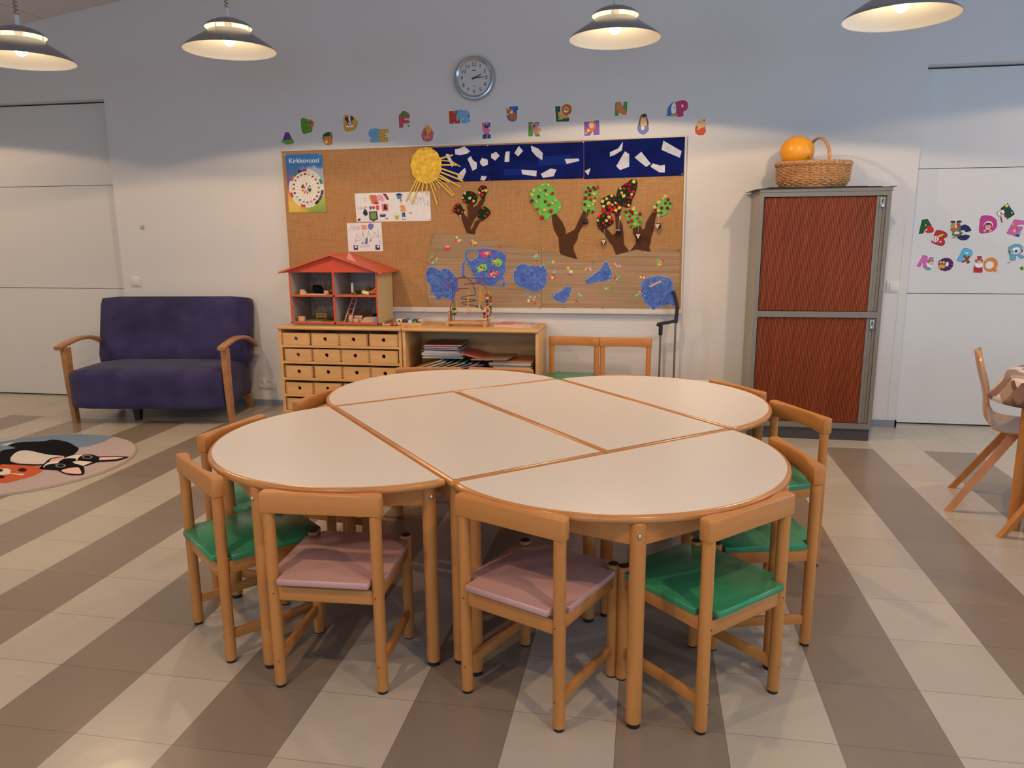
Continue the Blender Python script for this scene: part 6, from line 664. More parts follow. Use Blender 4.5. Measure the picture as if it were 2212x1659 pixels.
# ------------------------------------------------------------------ sofa
FAB=mat('navy_velour',(0.044,0.036,0.105),0.85,0.12,var=0.35,vs=(5,5,5),sheen=0.12,bump=0.05,bs=400)
t=thing('sofa','small navy velour sofa with curved wooden arms against the left of the back wall','sofa',(-3.638,4.985,0),math.radians(7))
def cushion(mb,x0,x1,y0,y1,z0,z1,r,crown=0.0,rot=None,c=None):
    bm=bmesh.new(); bmesh.ops.create_cube(bm,size=1.0)
    for v in bm.verts: v.co=Vector((v.co.x*(x1-x0),v.co.y*(y1-y0),v.co.z*(z1-z0)))
    bmesh.ops.subdivide_edges(bm,edges=list(bm.edges),cuts=7,use_grid_fill=True)
    hx,hy,hz=(x1-x0)/2,(y1-y0)/2,(z1-z0)/2
    for v in bm.verts:
        p=v.co.copy(); q=Vector((max(-hx+r,min(hx-r,p.x)),max(-hy+r,min(hy-r,p.y)),max(-hz+r,min(hz-r,p.z)))); d=p-q
        if d.length>1e-9:
            d=d.normalized()*r; p=q+d
        if crown: p.z+=crown*(1-(p.x/hx)**2*0.7)*(1-(p.y/hy)**2)*(1 if p.z>0 else 0)
        v.co=p
    T=Matrix.Translation(Vector(((x0+x1)/2,(y0+y1)/2,(z0+z1)/2)))
    if rot is not None: T=Matrix.Translation(Vector(c))@rot
    bm.verts.ensure_lookup_table(); mb.add([v.co.copy() for v in bm.verts],[[v.index for v in f.verts] for f in bm.faces],T); bm.free()
mb=MB(); cushion(mb,-0.575,0.575,-0.10,0.52,0.115,0.415,0.045,0.018); mb.build('seat',FAB,t,smooth=180)
mb=MB(); cushion(mb,-0.61,0.61,-0.075,0.075,-0.27,0.27,0.045,0,Matrix.Rotation(math.radians(-14),4,'X'),(0,0.485,0.640)); mb.build('backrest',FAB,t,smooth=180)
for s in (-1,1):
    p=MB(); p.loft([[Vector((s*0.605+a*w,b*d-0.015+y,z)) for a,b in ((-1,-1),(1,-1),(1,1),(-1,1))] for w,d,z,y in ((0.016,0.024,0.0,0.02),(0.019,0.030,0.30,0.0),(0.021,0.034,0.575,-0.005))]); p.build('arm_post',OAK,t,smooth=20)
    arm=smooth_path([(s*0.612,-0.10,0.582),(s*0.612,0.02,0.606),(s*0.612,0.17,0.622),(s*0.612,0.33,0.606),(s*0.612,0.45,0.560),(s*0.612,0.52,0.515)],5)
    MB().tube(arm,(0.029,0.0145),14,flat=(0,0,1)).build('armrest',OAK,t,smooth=60)
    MB().loft([[Vector((s*0.545+a*w,0.47+y+b*w,z)) for a,b in ((-1,-1),(1,-1),(1,1),(-1,1))] for w,z,y in ((0.018,0.0,0.06),(0.026,0.13,0.0))]).build('rear_leg',OAK,t,smooth=0)
MB().loft([[Vector((-0.17+a*w,0.1+b*w,z)) for a,b in ((-1,-1),(1,-1),(1,1),(-1,1))] for w,z in ((0.02,0.0),(0.03,0.13))]).build('middle_leg',mat('dark_leg',(0.03,0.015,0.01),0.5),t,smooth=0)
# ------------------------------------------------------------------ round rug with dogs
cx,cy,R=-3.816,3.917,0.66
t=thing('round_rug','round child rug printed with a black and white dog, before the sofa','rug',(cx,cy,0),0,room=True)
RUGM=mat('rug_pink',(0.50,0.41,0.42),0.95,0.1,bump=0.3,bs=500); 
MB().lathe([(0,0.011),(R-0.012,0.011),(R-0.004,0.009),(R,0.005),(R,0.0),(0,0.0)],96,Matrix.Translation((cx,cy,0))).build('border',mat('rug_edge',(0.36,0.30,0.24),0.9),t,smooth=40)
MB().plate([circ(cx,cy,R-0.011,n=96)],0.0122,0.0105,axis='z').build('pile',RUGM,t,smooth=0)
bl=[p for p in RUG['blue']]; a0=math.atan2(bl[0][1]-cy,bl[0][0]-cx); arc=[(cx+(R-0.012)*math.cos(a),cy+(R-0.012)*math.sin(a)) for a in [a0+(math.pi*1.02-a0)*k/30 for k in range(31)]]
MB().plate([ccw([(min(p[0],cx+R),p[1]) for p in bl]+arc[::-1])],0.0126,0.0120,axis='z').build('blue_field',mat('rug_blue',(0.19,0.27,0.40),0.95,0.1),t,smooth=0)
for i,(n,c,m,lp) in enumerate(RUG['parts']):
    z=0.0130+0.0003*i
    if m in 'er':
        (x,y),(x1,y1),(x2,y2)=lp; A=Vector((x1-x,y1-y)); B=Vector((x2-x,y2-y)); e=[tuple(Vector((x,y))+A*math.cos(q)+B*math.sin(q)) for q in [2*math.pi*k/20 for k in range(20)]]
        L=[ccw(e)]
        if m=='r': L.append(ccw([tuple(Vector((x,y))+(Vector(p)-Vector((x,y)))*0.7) for p in e])[::-1])
    elif m=='s': L=[ccw(smooth_loop(lp,4))]
    else: L=[ccw(lp)]
    L=[[(max(px,-5.0),py) for px,py in l] for l in L]
    MB().plate(L,z,z-0.0006,axis='z').build(n,mat('rug_'+c,s2l(c),0.95,0.1),t,smooth=0)
# ------------------------------------------------------------------ drawer unit and bookshelf
SY,SZ,SB=5.22,0.72,5.645
UX0,UX1,BX1=-2.700,-1.739,-0.735
t=thing('drawer_unit','birch drawer unit with rows of small drawers with round finger holes','drawer unit',(UX0,SY,0),0,room=True)
MB().bb(UX0-0.006,UX1,SY-0.014,SB,SZ-0.024,SZ,0.009,3).build('top_board',BIRCH,t)
MB().bb(UX0+0.002,UX0+0.024,SY+0.004,SB,0.055,SZ-0.024).build('side_panel',BIRCH,t,smooth=0); MB().bb(UX1-0.024,UX1-0.002,SY+0.004,SB,0.055,SZ-0.024).build('side_panel',BIRCH,t,smooth=0)
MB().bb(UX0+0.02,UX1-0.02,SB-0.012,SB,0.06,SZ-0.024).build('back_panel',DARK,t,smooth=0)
MB().bb(UX0-0.006,UX1,SY-0.012,SB,0.055,0.078,0.007).build('bottom_board',BIRCH,t)
rows=[(0.581,0.675),(0.458,0.559),(0.331,0.431),(0.204,0.302),(0.083,0.178)]
for k in range(1,5):
    z=rows[k-1][0]-0.011; MB().bb(UX0+0.024,UX1-0.024,SY+0.003,SB-0.014,z-0.009,z+0.010).build('shelf_board',BIRCH,t,smooth=0)
gaps=[[0.004,0.011,0.011,0.025],[0.014,0.017,0.019,0.021],[0.012,0.022,0.024,0.027],[0.008,0.010,0.026,0.030],[0.006,0.012,0.02,0.024]]
for r,(z0,z1) in enumerate(rows):
    for c in range(4):
        w=0.2200; x0=UX0+0.024+gaps[r][c]+c*(w+0.0008); x1=x0+w; zt=z1-(0.010 if r else 0.006); y=SY+0.006+0.004*((r*3+c)%3)
        mb=MB(); hole=circ((x0+x1)/2,(z0+zt)/2+0.002,0.0145,n=20)
        o_=[(x0,z0+0.006),(x0+0.006,z0),(x1-0.006,z0),(x1,z0+0.006),(x1,zt),(x0,zt)]
        mb.plate([o_,hole[::-1]],y,y+0.012); mb.bb(x0,x0+0.009,y+0.012,SB-0.03,z0,zt); mb.bb(x1-0.009,x1,y+0.012,SB-0.03,z0,zt); mb.bb(x0,x1,y+0.012,SB-0.03,z0,z0+0.006); mb.bb(x0,x1,SB-0.04,SB-0.03,z0,zt)
        n=6; h=(zt-z0)/(2*n); mb.cur=1
        for k in range(n):
            for xa in (x0+0.0005,x1-0.0095): mb.bb(xa,xa+0.009,y-0.0004,y+0.001,z0+h*(2*k+0.6),z0+h*(2*k+1.5))
        d=mb.build('drawer',[BIRCH,mat('joint_brown',(0.26,0.12,0.05),0.6)],t,smooth=0)
        if (r,c) in ((0,0),(1,0)): MB().box(((x0+x1)/2,y+0.05,z0+0.03),(0.12,0.002,0.06)).build('paper_inside',PAPER,d,smooth=0)
mb=MB()
for x in (UX0+0.06,UX1-0.06):
    for y in (SY+0.06,SB-0.06): mb=MB(); mb.cyl((x-0.012,y,0.028),(x+0.012,y,0.028),0.028,seg=20); mb.bb(x-0.02,x+0.02,y-0.02,y+0.02,0.05,0.056); mb.build('caster',mat('caster_grey',(0.05,0.05,0.05),0.6),t)
t=thing('bookshelf','birch bookshelf full of loose picture books beside the drawer unit','bookshelf',(UX1,SY,0),0,room=True)
a=UX1+0.006
MB().bb(a-0.003,BX1+0.002,SY-0.014,SB,SZ-0.024,SZ,0.009,3).build('top_board',BIRCH,t)
MB().bb(a,a+0.022,SY,SB,0.055,SZ-0.024,0.003).build('side_panel',BIRCH,t); MB().bb(BX1-0.022,BX1,SY,SB,0.055,SZ-0.024,0.003).build('side_panel',BIRCH,t)
MB().bb(a+0.02,BX1-0.02,SB-0.012,SB,0.06,SZ-0.024).build('back_panel',BIRCH,t,smooth=0)
BKZ=0.372
MB().bb(a+0.022,BX1-0.022,SY+0.003,SB-0.012,BKZ-0.02,BKZ,0.002).build('shelf_board',BIRCH,t); MB().bb(a,BX1,SY-0.010,SB,0.055,0.078,0.006).build('bottom_board',BIRCH,t)
mb=MB()
for z in (0.665,0.635): mb.cyl((a+0.022,SY+0.36,z),(a+0.0245,SY+0.36,z),0.003,seg=8)
mb.build('pin_holes',WHITEP,t)
for x in (a+0.06,BX1-0.06):
    for y in (SY+0.06,SB-0.06): mb=MB(); mb.cyl((x-0.012,y,0.028),(x+0.012,y,0.028),0.028,seg=20); mb.bb(x-0.02,x+0.02,y-0.02,y+0.02,0.05,0.056); mb.build('caster',mat('caster_grey',(0.05,0.05,0.05),0.6),t)
# books: (x,z of lower left front corner, width, thickness, tilt deg, yaw deg, y front, cover, label)
PAGES=mat('book_pages',(0.62,0.55,0.45),0.8,var=0.15,vs=(3,3,400))
def book(x,z,w,th,tilt,yaw,y,col,label,dep=0.27):
    t=thing('picture_book',label,'book',(x,y,z),0,'picture books in the bookshelf'); t.rotation_euler=(0,math.radians(-tilt),math.radians(yaw)); cm_=mat('cover_'+col,s2l(col),0.35,0.5)
    mb=MB(); mb.bb(0,w,0,dep,0,0.0022); mb.bb(0,w,0,dep,th-0.0022,th); mb.bb(0,0.0025,0,dep,0.0022,th-0.0022); mb.build('cover',cm_,t,smooth=0)
    MB().bb(0.003,w-0.004,0.003,dep-0.003,0.0022,th-0.0022).build('pages',PAGES,t,smooth=0)
L0=-1.700
BK=[(L0+0.010,0.400,0.26,0.011,18,0,5.245,'B07A40','tan picture book leaning on the left wall of the bookshelf, uppermost of the leaning ones'),(L0+0.030,0.388,0.26,0.010,18,2,5.245,'E8E0D0','white picture book leaning at the far left of the bookshelf'),(L0+0.060,0.382,0.28,0.011,18,0,5.24,'1E2A26','black green picture book leaning under the white one at the left'),(L0+0.100,0.378,0.29,0.011,18,-2,5.245,'3A5A3A','green picture book leaning at the left of the bookshelf'),(L0+0.150,0.376,0.29,0.010,18,0,5.24,'7A8A4A','olive picture book leaning below the left pile'),(L0+0.200,0.374,0.29,0.009,18,1,5.245,'3A4A78','blue picture book leaning below the left pile'),(L0+0.250,0.373,0.29,0.009,18,0,5.24,'9A5A50','rose brown picture book leaning under the middle of the shelf')]
for i,b_ in enumerate(BK): book(*b_)
pz=0.497; pile=[('D8D0C4',0.010,0.30,0.105,0,'cream picture book at the bottom of the upright left pile'),('4A6A9A',0.010,0.28,0.115,-4,'blue spined picture book low in the left pile'),('E4DACE',0.013,0.31,0.100,2,'thick white picture book low in the left pile'),('C8B8C8',0.008,0.30,0.102,0,'pale lilac picture book in the left pile'),('DCCCD4',0.011,0.25,0.118,0,'pink white picture book in the left pile'),('1C2A2C',0.008,0.29,0.090,5,'black picture book sticking out of the left pile'),('2E5A8A',0.010,0.26,0.120,-3,'blue picture book under the crimson one'),('A82A48',0.012,0.26,0.112,0,'crimson picture book second from the top of the left pile'),('6A2A22',0.013,0.28,0.118,4,'maroon picture book on top of the left pile')]
for c,th,w,dx,yaw,l in pile: book(L0+dx,pz,w,th,0,yaw,5.25,c,l); pz+=th+0.0006
pz=BKZ+0.001
for c,th,w,dx,yaw,l in [('2A4A44',0.016,0.34,0.555,0,'dark green picture book at the bottom of the right pile'),('3E6A60',0.014,0.30,0.59,0,'sea green picture book low in the right pile'),('C87A50',0.010,0.27,0.630,0,'orange picture book in the right pile'),('B89AA4',0.009,0.30,0.610,2,'dusty pink picture book in the right pile'),('3A6A70',0.008,0.31,0.595,-2,'teal picture book in the right pile'),('E0C8B4',0.013,0.28,0.632,0,'cream orange picture book in the right pile'),('1A2A24',0.010,0.30,0.605,0,'black picture book in the middle of the right pile'),('B8AC98',0.018,0.31,0.600,0,'thick grey picture book near the top of the right pile'),('A8683A',0.010,0.29,0.630,3,'brown orange picture book on top of the right pile')]: book(L0+dx,pz,w,th,0,yaw,5.25,c,l); pz+=th+0.0006
book(L0+0.34,BKZ+0.001,0.20,0.016,0,0,5.245,'B88A94','rose picture book lying on the shelf between the piles'); book(L0+0.34,BKZ+0.018,0.21,0.010,0,3,5.25,'8A3A44','dark red picture book lying between the piles'); book(L0+0.335,BKZ+0.029,0.20,0.012,5,0,5.25,'D0B8B0','pale picture book tilted between the piles'); book(L0+0.36,BKZ+0.052,0.20,0.008,8,0,5.25,'3A6AA0','bright blue picture book tilted between the piles'); book(L0+0.385,0.532,0.215,0.010,-13,0,5.25,'B0483A','red and cream picture book sloping down from the left pile')
book(L0+0.47,pz+0.004,0.27,0.009,2,-8,5.24,'9A6A52','brown picture book bridging to the right pile')
# things on top of the two units
t=thing('memory_game_tray','flat wooden tray with picture cards on the shelf beside the dollhouse','tray',(-1.735,5.42,SZ),math.radians(-4))
mb=MB(); mb.bb(-0.105,0.115,-0.07,0.07,0,0.006); mb.bb(-0.105,0.115,-0.07,-0.062,0.006,0.022); mb.bb(-0.105,0.115,0.062,0.07,0.006,0.022); mb.bb(-0.105,-0.097,-0.062,0.062,0.006,0.022); mb.bb(0.107,0.115,-0.062,0.062,0.006,0.022); mb.build('tray',BIRCH,t,smooth=0)
for i,(c,x,w,l) in enumerate((('E8E4D8',-0.072,0.040,'white'),('6A3A2A',-0.030,0.034,'brown'),('5A9ACA',0.014,0.042,'sky blue'),('24282A',0.054,0.034,'black'),('D8D4CA',0.088,0.026,'pale'))):
    o=MB().box((0,0,0),(w,0.075,0.036),None,0.002).build('picture_card_stack',mat('card_'+c,s2l(c),0.5),None,(-1.735+x,5.425-x*0.07,SZ+0.0245)); o.rotation_euler=(0,0,math.radians(-4)); tag(o,l+' stack of picture cards standing in the flat tray','card stack','picture card stacks in the tray')
    MB().cyl((0,-0.004,0.0185),(0,-0.004,0.0192),0.011,seg=14).build('card_picture',hexm(['7A5A3A','E8D8B0','EEF2F4','E8E4DA','B83A34'][i]),o,smooth=0)
    MB().cyl((0,-0.0378,0.0),(0,-0.0384,0.0),0.012,seg=14).build('card_picture',hexm(['3A6A3A','3A3A5A','F0F0EE','6AA04A','7A7A78'][i]),o,smooth=0)
t=thing('wooden_doll','small wooden doll lying on the drawer unit beside the dollhouse','doll',(-1.845,5.33,SZ),math.radians(15))
MB().sphere((0.050,0.0,0.014),0.014,14,10).build('head',mat('doll_wood',(0.62,0.40,0.24),0.5),t); MB().cyl((-0.01,0,0.012),(0.036,0,0.012),0.011,0.009,14,0.003).build('body',hexm('B82A34'),t)
for s in (-1,1): MB().tube([(-0.008,s*0.006,0.012),(-0.035,s*0.012,0.01),(-0.058,s*0.016,0.008)],0.005,8).build('leg',mat('doll_wood',(0.62,0.40,0.24),0.5),t); MB().sphere((-0.062,s*0.017,0.013),0.013,12,8,(0.6,0.8,1)).build('foot',mat('doll_wood',(0.62,0.40,0.24),0.5),t); MB().tube([(0.03,s*0.009,0.014),(0.012,s*0.022,0.01)],0.004,8).build('arm',mat('doll_wood',(0.62,0.40,0.24),0.5),t)
for k,(dx,c,l) in enumerate(((0.0,'E4B8A8','pink and white thin booklet on top of the bookshelf, upper one of two'),(0.004,'E0D0C0','cream booklet on top of the bookshelf, lower one of two'))):
    t=thing('booklet',l,'booklet',(-0.930,5.425,SZ+(0.0095 if k==0 else 0.0005)),math.radians(-9+2*k),'booklets on the bookshelf'); MB().box((0,0,0.004),(0.275,0.20,0.008),None,0.001).build('cover',mat('cover_'+c,s2l(c),0.5),t,smooth=0)
    if k==0:
        MB().bb(-0.13,-0.01,-0.09,0.09,0.0081,0.0086).build('red_print',hexm('D88478'),t,smooth=0)
        for i in range(3): MB().bb(0.01+0.045*i,0.045+0.045*i,-0.02,0.07,0.0081,0.0086).build('print',hexm(['9AA0A0','C8A890','8A9AA8'][i]),t,smooth=0)
# bead maze
t=thing('bead_maze','wooden bead maze with yellow, blue and red wires on the bookshelf','bead maze',(-1.44,5.40,SZ),0)
X=lambda c:(c-270)*0.000287; Z=lambda c:(1530-c)*0.000287
MZ=mat('maze_wood',(0.55,0.30,0.14),0.4,var=0.1,vs=(20,20,20))
mb=MB(); mb.bb(0,0.027,-0.075,0.075,0,0.040,0.002); mb.bb(0,0.022,0.02,0.075,0.040,0.105,0.002); mb.build('end_block',MZ,t); MB().bb(0.282,0.309,-0.075,0.075,0,0.043,0.002).build('end_block',MZ,t)
for y in (-0.062,0.0,0.062): MB().cyl((0.02,y,0.026),(0.29,y,0.026),0.0095,seg=16).build('dowel',MZ,t)
def wire(name,pts,c): MB().tube(smooth_path([(X(a),y,Z(b)) for a,b,y in pts],6),0.0026,8).build(name,mat('wire_'+c,s2l(c),0.35),t)
wire('yellow_wire',[(300,1140,0.05),(300,960,0.05),(345,893,0.045),(410,872,0.04),(480,900,0.03),(518,980,0.02),(522,1060,0.01),(570,1170,-0.01),(670,1215,-0.03),(780,1170,-0.04),(832,1080,-0.02),(836,700,0.02),(815,700,0.03),(812,1000,0.0),(850,1090,-0.02),(990,1135,-0.05),(1100,1090,-0.04),(1148,1000,-0.02),(1143,590,0.0),(1160,600,0.01),(1184,1000,0.03),(1182,760,0.05),(1212,690,0.05),(1280,655,0.04),(1335,668,0.03),(1372,712,0.02),(1385,1000,0.02),(1385,1400,0.02)],'E8A82A')
wire('blue_wire',[(375,1400,-0.02),(378,1050,-0.02),(428,900,-0.01),(433,500,0.0),(500,385,0.0),(600,315,0.0),(700,290,0.0),(830,328,0.0),(940,430,0.0),(990,550,0.0),(1015,735,0.0),(900,750,-0.02),(720,780,-0.04),(652,825,0.0),(720,862,0.04),(900,882,0.06),(1040,880,0.0),(900,892,-0.05),(720,922,-0.05),(668,965,0.0),(720,1000,0.04),(900,1022,0.05),(1050,1030,0.02),(1200,1060,-0.02),(1270,1125,-0.05),(1290,1400,-0.055)],'1E2A5C')
wire('red_wire',[(437,1400,0.02),(440,1060,0.02),(445,780,0.02),(500,660,0.02),(600,605,0.04),(785,600,0.07),(600,578,0.0),(400,520,-0.05),(305,450,-0.06),(287,400,-0.04),(345,350,0.0),(500,328,0.03),(900,330,0.05),(1200,336,0.05),(1290,360,0.0),(1200,400,-0.05),(950,440,-0.06),(768,465,-0.04),(950,456,0.0),(1200,470,0.01),(1285,540,0.0),(1328,680,0.0),(1340,760,-0.01),(1345,1100,-0.02),(1350,1400,-0.02)],'8C1E3C')
BC={'r':'C82A2E','y':'EBC04A','g':'1E6A32','b':'223A78','o':'E8883A','p':'5A2A5C'}
for cx_,cz_,r,c,y in [(1340,745,60,'r',-0.012),(1340,812,42,'y',-0.014),(1398,805,34,'g',0.02),(1330,895,45,'b',-0.014),(1400,868,36,'r',0.02),(1402,915,34,'r',0.02),(1335,975,34,'g',-0.016),(1395,975,32,'y',0.02),(1340,1045,38,'o',-0.018),(1395,1050,34,'b',0.02),(1060,1040,50,'g',0.01),(1105,1037,36,'y',0.012),(1190,1057,32,'g',-0.015),(1248,1090,50,'r',-0.045),(1277,1130,44,'y',-0.052),(1350,1125,42,'r',-0.02),(1405,1112,30,'g',0.02),(1403,1172,30,'g',0.02),(1290,1192,42,'p',-0.055),(1350,1208,34,'y',-0.02),(1385,1242,34,'r',0.02),(1290,1275,40,'r',-0.055),(1347,1275,32,'g',-0.02),(1287,1340,54,'y',-0.055),(440,1110,62,'g',0.015),(442,1180,56,'y',0.015),(440,1240,60,'g',0.015)]:
    fl=r>=50; MB().sphere((X(cx_),y,Z(cz_)),r*0.000287,14,10,(1,1,0.55 if fl else 0.92)).build('bead',mat('bead_'+BC[c],s2l(BC[c]),0.25),t)
# ------------------------------------------------------------------ dollhouse and what lies in it
DX0,DX1,DY0,DY1,DZ=-2.612,-1.928,5.275,5.615,SZ
DRED=mat('dollhouse_red',(0.62,0.070,0.022),0.45); DROOF=mat('dollhouse_roof',(0.60,0.105,0.035),0.5); DWAL=mat('dollhouse_cream',(0.58,0.44,0.21),0.6); DIN=mat('dollhouse_grey_wall',(0.40,0.34,0.31),0.8); DPAP=mat('dollhouse_wallpaper',(0.36,0.28,0.23),0.85,var=0.35,vs=(60,60,60),var_col=(0.20,0.14,0.11)); DFL=mat('dollhouse_floor',(0.50,0.27,0.10),0.5); DGR=mat('dollhouse_green_base',(0.26,0.27,0.12),0.6)
t=thing('dollhouse','red roofed open wooden dollhouse standing on the drawer unit','dollhouse',(DX0,DY0,DZ),0,room=True)
MB().bb(DX0+0.02,DX1-0.005,DY0+0.015,DY1,DZ,DZ+0.014).build('base',DGR,t,smooth=0)
Z0,ZM,Z1,th=DZ+0.014,DZ+0.215,DZ+0.400,0.012; XM=(DX0+DX1)/2+0.004
def part(n,m,*b): return MB().bb(*b).build(n,m,t,smooth=0)
part('bottom_floor',DFL,DX0,DX1,DY0+0.004,DY1,Z0,Z0+th); part('middle_floor',DFL,DX0+th,DX1-th,DY0+0.004,DY1-th,ZM,ZM+th); part('attic_floor',DIN,DX0,DX1,DY0+0.004,DY1,Z1,Z1+th)
part('side_wall',DWAL,DX0,DX0+th,DY0+0.004,DY1,Z0+th,Z1); part('side_wall',DWAL,DX1-th,DX1,DY0+0.004,DY1,Z0+th,Z1)
part('partition_wall',DIN,XM-th/2,XM+th/2,DY0+0.004,DY1-th,Z0+th,ZM); part('partition_wall',DIN,XM-th/2,XM+th/2,DY0+0.004,DY1-th,ZM+th,Z1)
for x0,x1 in ((DX0+th,XM-th/2),(XM+th/2,DX1-th)):
    for z0,z1 in ((Z0+th,ZM),(ZM+th,Z1)):
        # back wall of each room with a window opening
        wa,wb=x1-0.085,x1-0.020; za,zb=z0+(z1-z0)*0.42,z0+(z1-z0)*0.80
        o=MB().plate([[(x0,z0),(x1,z0),(x1,z1),(x0,z1)],[(wa,za),(wa,zb),(wb,zb),(wb,za)]],DY1-th,DY1-0.004).build('room_back_wall',DPAP if z0<ZM or x0<XM-0.1 else DIN,t,smooth=0)
        MB().bb(x0,x1,DY1-0.004,DY1,z0,z1).build('dark_backing',mat('dollhouse_dark',(0.02,0.012,0.009),0.9),o,smooth=0)
        mb=MB()
        for b in ((wa-0.004,wa,za-0.004,zb+0.004),(wb,wb+0.004,za-0.004,zb+0.004),(wa,wb,za-0.004,za),(wa,wb,zb,zb+0.004),((wa*0.35+wb*0.65),(wa*0.35+wb*0.65)+0.003,za,zb)): mb.bb(b[0],b[1],DY1-th-0.003,DY1-th,b[2],b[3])
        mb.build('room_window_frame',DIN,o,smooth=0)
        s=MB().bb(x0,x0+0.0012,DY0+0.006,DY1-th,z0,z1).build('room_side_wall',DPAP if z0<ZM and x0<XM-0.1 else DIN,t,smooth=0)
fr=MB(); e=0.011
for b in ((DX0,DX0+e,Z0,Z1),(DX1-e,DX1,Z0,Z1),(XM-e*0.6,XM+e*0.6,Z0,Z1),(DX0+e,DX1-e,ZM,ZM+e),(DX0,DX1,Z0,Z0+e)): fr.bb(b[0],b[1],DY0-0.001,DY0+0.004,b[2],b[3])
fr.build('front_trim',DRED,t,smooth=0)
pk=Z1+0.128; MB().plate([[(DX0-0.002,Z1-0.006),(DX1+0.002,Z1-0.006),(DX1+0.002,Z1+0.006),(XM,pk-0.010),(DX0-0.002,Z1+0.006)]],DY0,DY0+0.01).build('gable',DRED,t,smooth=0)
for s in (-1,1):
    xe=(DX0-0.065) if s<0 else (DX1+0.050); ze=Z1-0.001 if s<0 else Z1-0.004
    rm=MB(); rm.cur=0; rm.plate([ccw([(XM,pk),(xe,ze),(xe,ze-0.012),(XM,pk-0.012)])],DY0-0.035,DY1+0.02); rm.build('roof_panel',DROOF,t,smooth=0)
# ladder stair
mb=MB(); 
lad=MB(); xs=XM+0.075
for q,(xa,xb) in enumerate(((XM+0.055,XM+0.090),(XM+0.098,XM+0.128))): lad.loft([[Vector((xa+a,DY0+0.05+0.11*(zz>0.5)+b,Z0+th+0.001+zz*(ZM-Z0-th-0.003))) for a,b in ((-0.004,-0.010),(0.004,-0.010),(0.004,0.010),(-0.004,0.010))] for zz in (0.0,)]+[[Vector((xb+a,DY0+0.16+b,ZM-0.003)) for a,b in ((-0.004,-0.010),(0.004,-0.010),(0.004,0.010),(-0.004,0.010))]])
lad.build('ladder_side',DIN,t,smooth=0)
for k in range(5):
    f=(k+0.6)/5.3; MB().box((XM+0.0765+0.033*f,DY0+0.05+0.11*f,Z0+th+f*(ZM-Z0-th)),(0.038,0.022,0.006)).build('ladder_step',DRED,t,smooth=0)
# pink triangle of card on the roof
tag(MB().plate([[(0,0),(0.105,-0.052),(0.02,0.058)]],-0.002,0.002).build('card_triangle',mat('pink_card',(0.72,0.30,0.27),0.6),None,(XM+0.105,DY0+0.02,Z1+0.083),0),'pink card triangle propped on the red dollhouse roof','card')
# toys in the rooms
BLK=mat('block_wood',(0.60,0.37,0.22),0.6,var=0.08,vs=(30,30,30)); f0=Z0+th+0.0006; f1=ZM+th+0.0006
def toy(name,mb,m,loc,rot,label,cat='toy'): return tag(mb.build(name,m,None,loc,rot),label,cat,'toys inside the dollhouse')
WEDGE=[(-0.022,0),(0.026,0),(0.004,0.034),(-0.018,0.034)]
toy('toy_block',MB().plate([ccw([(-0.026,0),(0.026,0),(0.0,0.036),(-0.024,0.036)])],-0.02,0.02),BLK,(DX0+0.085,DY0+0.06,f1),0.15,'slanted wooden block at the left of the upper left room')
toy('toy_block',MB().box((0,0,0.014),(0.034,0.028,0.028),None,0.003),BLK,(XM-0.085,DY0+0.07,f1),0.1,'small square wooden block in the upper left room')
toy('toy_cloth',MB().box((0,0,0.003),(0.15,0.05,0.006),None,0.003),hexm('D8CFC0'),(XM-0.145,DY0+0.035,f1),-0.05,'crumpled white cloth strip at the front of the upper left room')
hb=MB(); hb.sphere((0,0,0.034),0.033,14,9,(1.25,0.8,1)); hb.sphere((-0.024,0.0,0.052),0.016,12,8); hb.sphere((0.022,-0.004,0.02),0.02,12,8); toy('toy_animal',hb,DARK,(DX0+0.165,DY0+0.13,f1),0.2,'black soft toy animal in the upper left room')
tb=MB(); tb.cyl((0,0,0),(0,0,0.006),0.022,seg=20); tb.cyl((0,0,0.006),(0,0,0.09),0.003,seg=8); tb.cyl((0,0,0.085),(0,0,0.115),0.018,0.012,18); toy('toy_lamp',tb,hexm('B89A80'),(XM-0.030,DY0+0.16,f1),0,'toy floor lamp with beige shade in the upper left room')
toy('toy_cushion',MB().sphere((0,0,0.019),0.034,14,9,(1,0.8,0.55)),hexm('6A5040'),(XM-0.060,DY0+0.125,f1),0.4,'brown toy cushion in the upper left room')
toy('toy_post',MB().bb(-0.008,0.008,-0.005,0.005,0,0.085),hexm('D0C4B4'),(XM+0.112,DY0+0.09,f1),0.0,'white dotted post standing in the upper right room')
ps=MB(); ps.box((0,0,0.013),(0.055,0.026,0.024),Matrix.Rotation(0.25,4,'Y'),0.006); toy('toy_figure',ps,hexm('E4D8A0'),(DX1-0.105,DY0+0.04,f1+0.004),0.1,'cream toy figure lying in the upper right room')
for k,(c,x,l) in enumerate((('A8242C',0.128,'red'),('3A8A3A',0.148,'green'))): toy('toy_bead',MB().sphere((0,0,0.010),0.010,12,8),hexm(c),(XM+x,DY0+0.045,f1),0,'small '+l+' toy ball in the upper right room')
dl=MB(); dl.tube([(-0.035,0,0.012),(0,0.002,0.022),(0.03,0,0.038)],0.009,8); dl.tube([(-0.03,0.012,0.01),(0.01,0.012,0.028),(0.035,0.008,0.060)],0.006,8); dl.tube([(-0.02,-0.01,0.01),(0.02,-0.012,0.016),(0.045,-0.01,0.012)],0.007,8); dl.sphere((-0.046,0,0.014),0.014,12,8); toy('toy_doll',dl,hexm('C87A48'),(DX1-0.070,DY0+0.085,f1),0.2,'orange bendy toy doll lying in the upper right room')
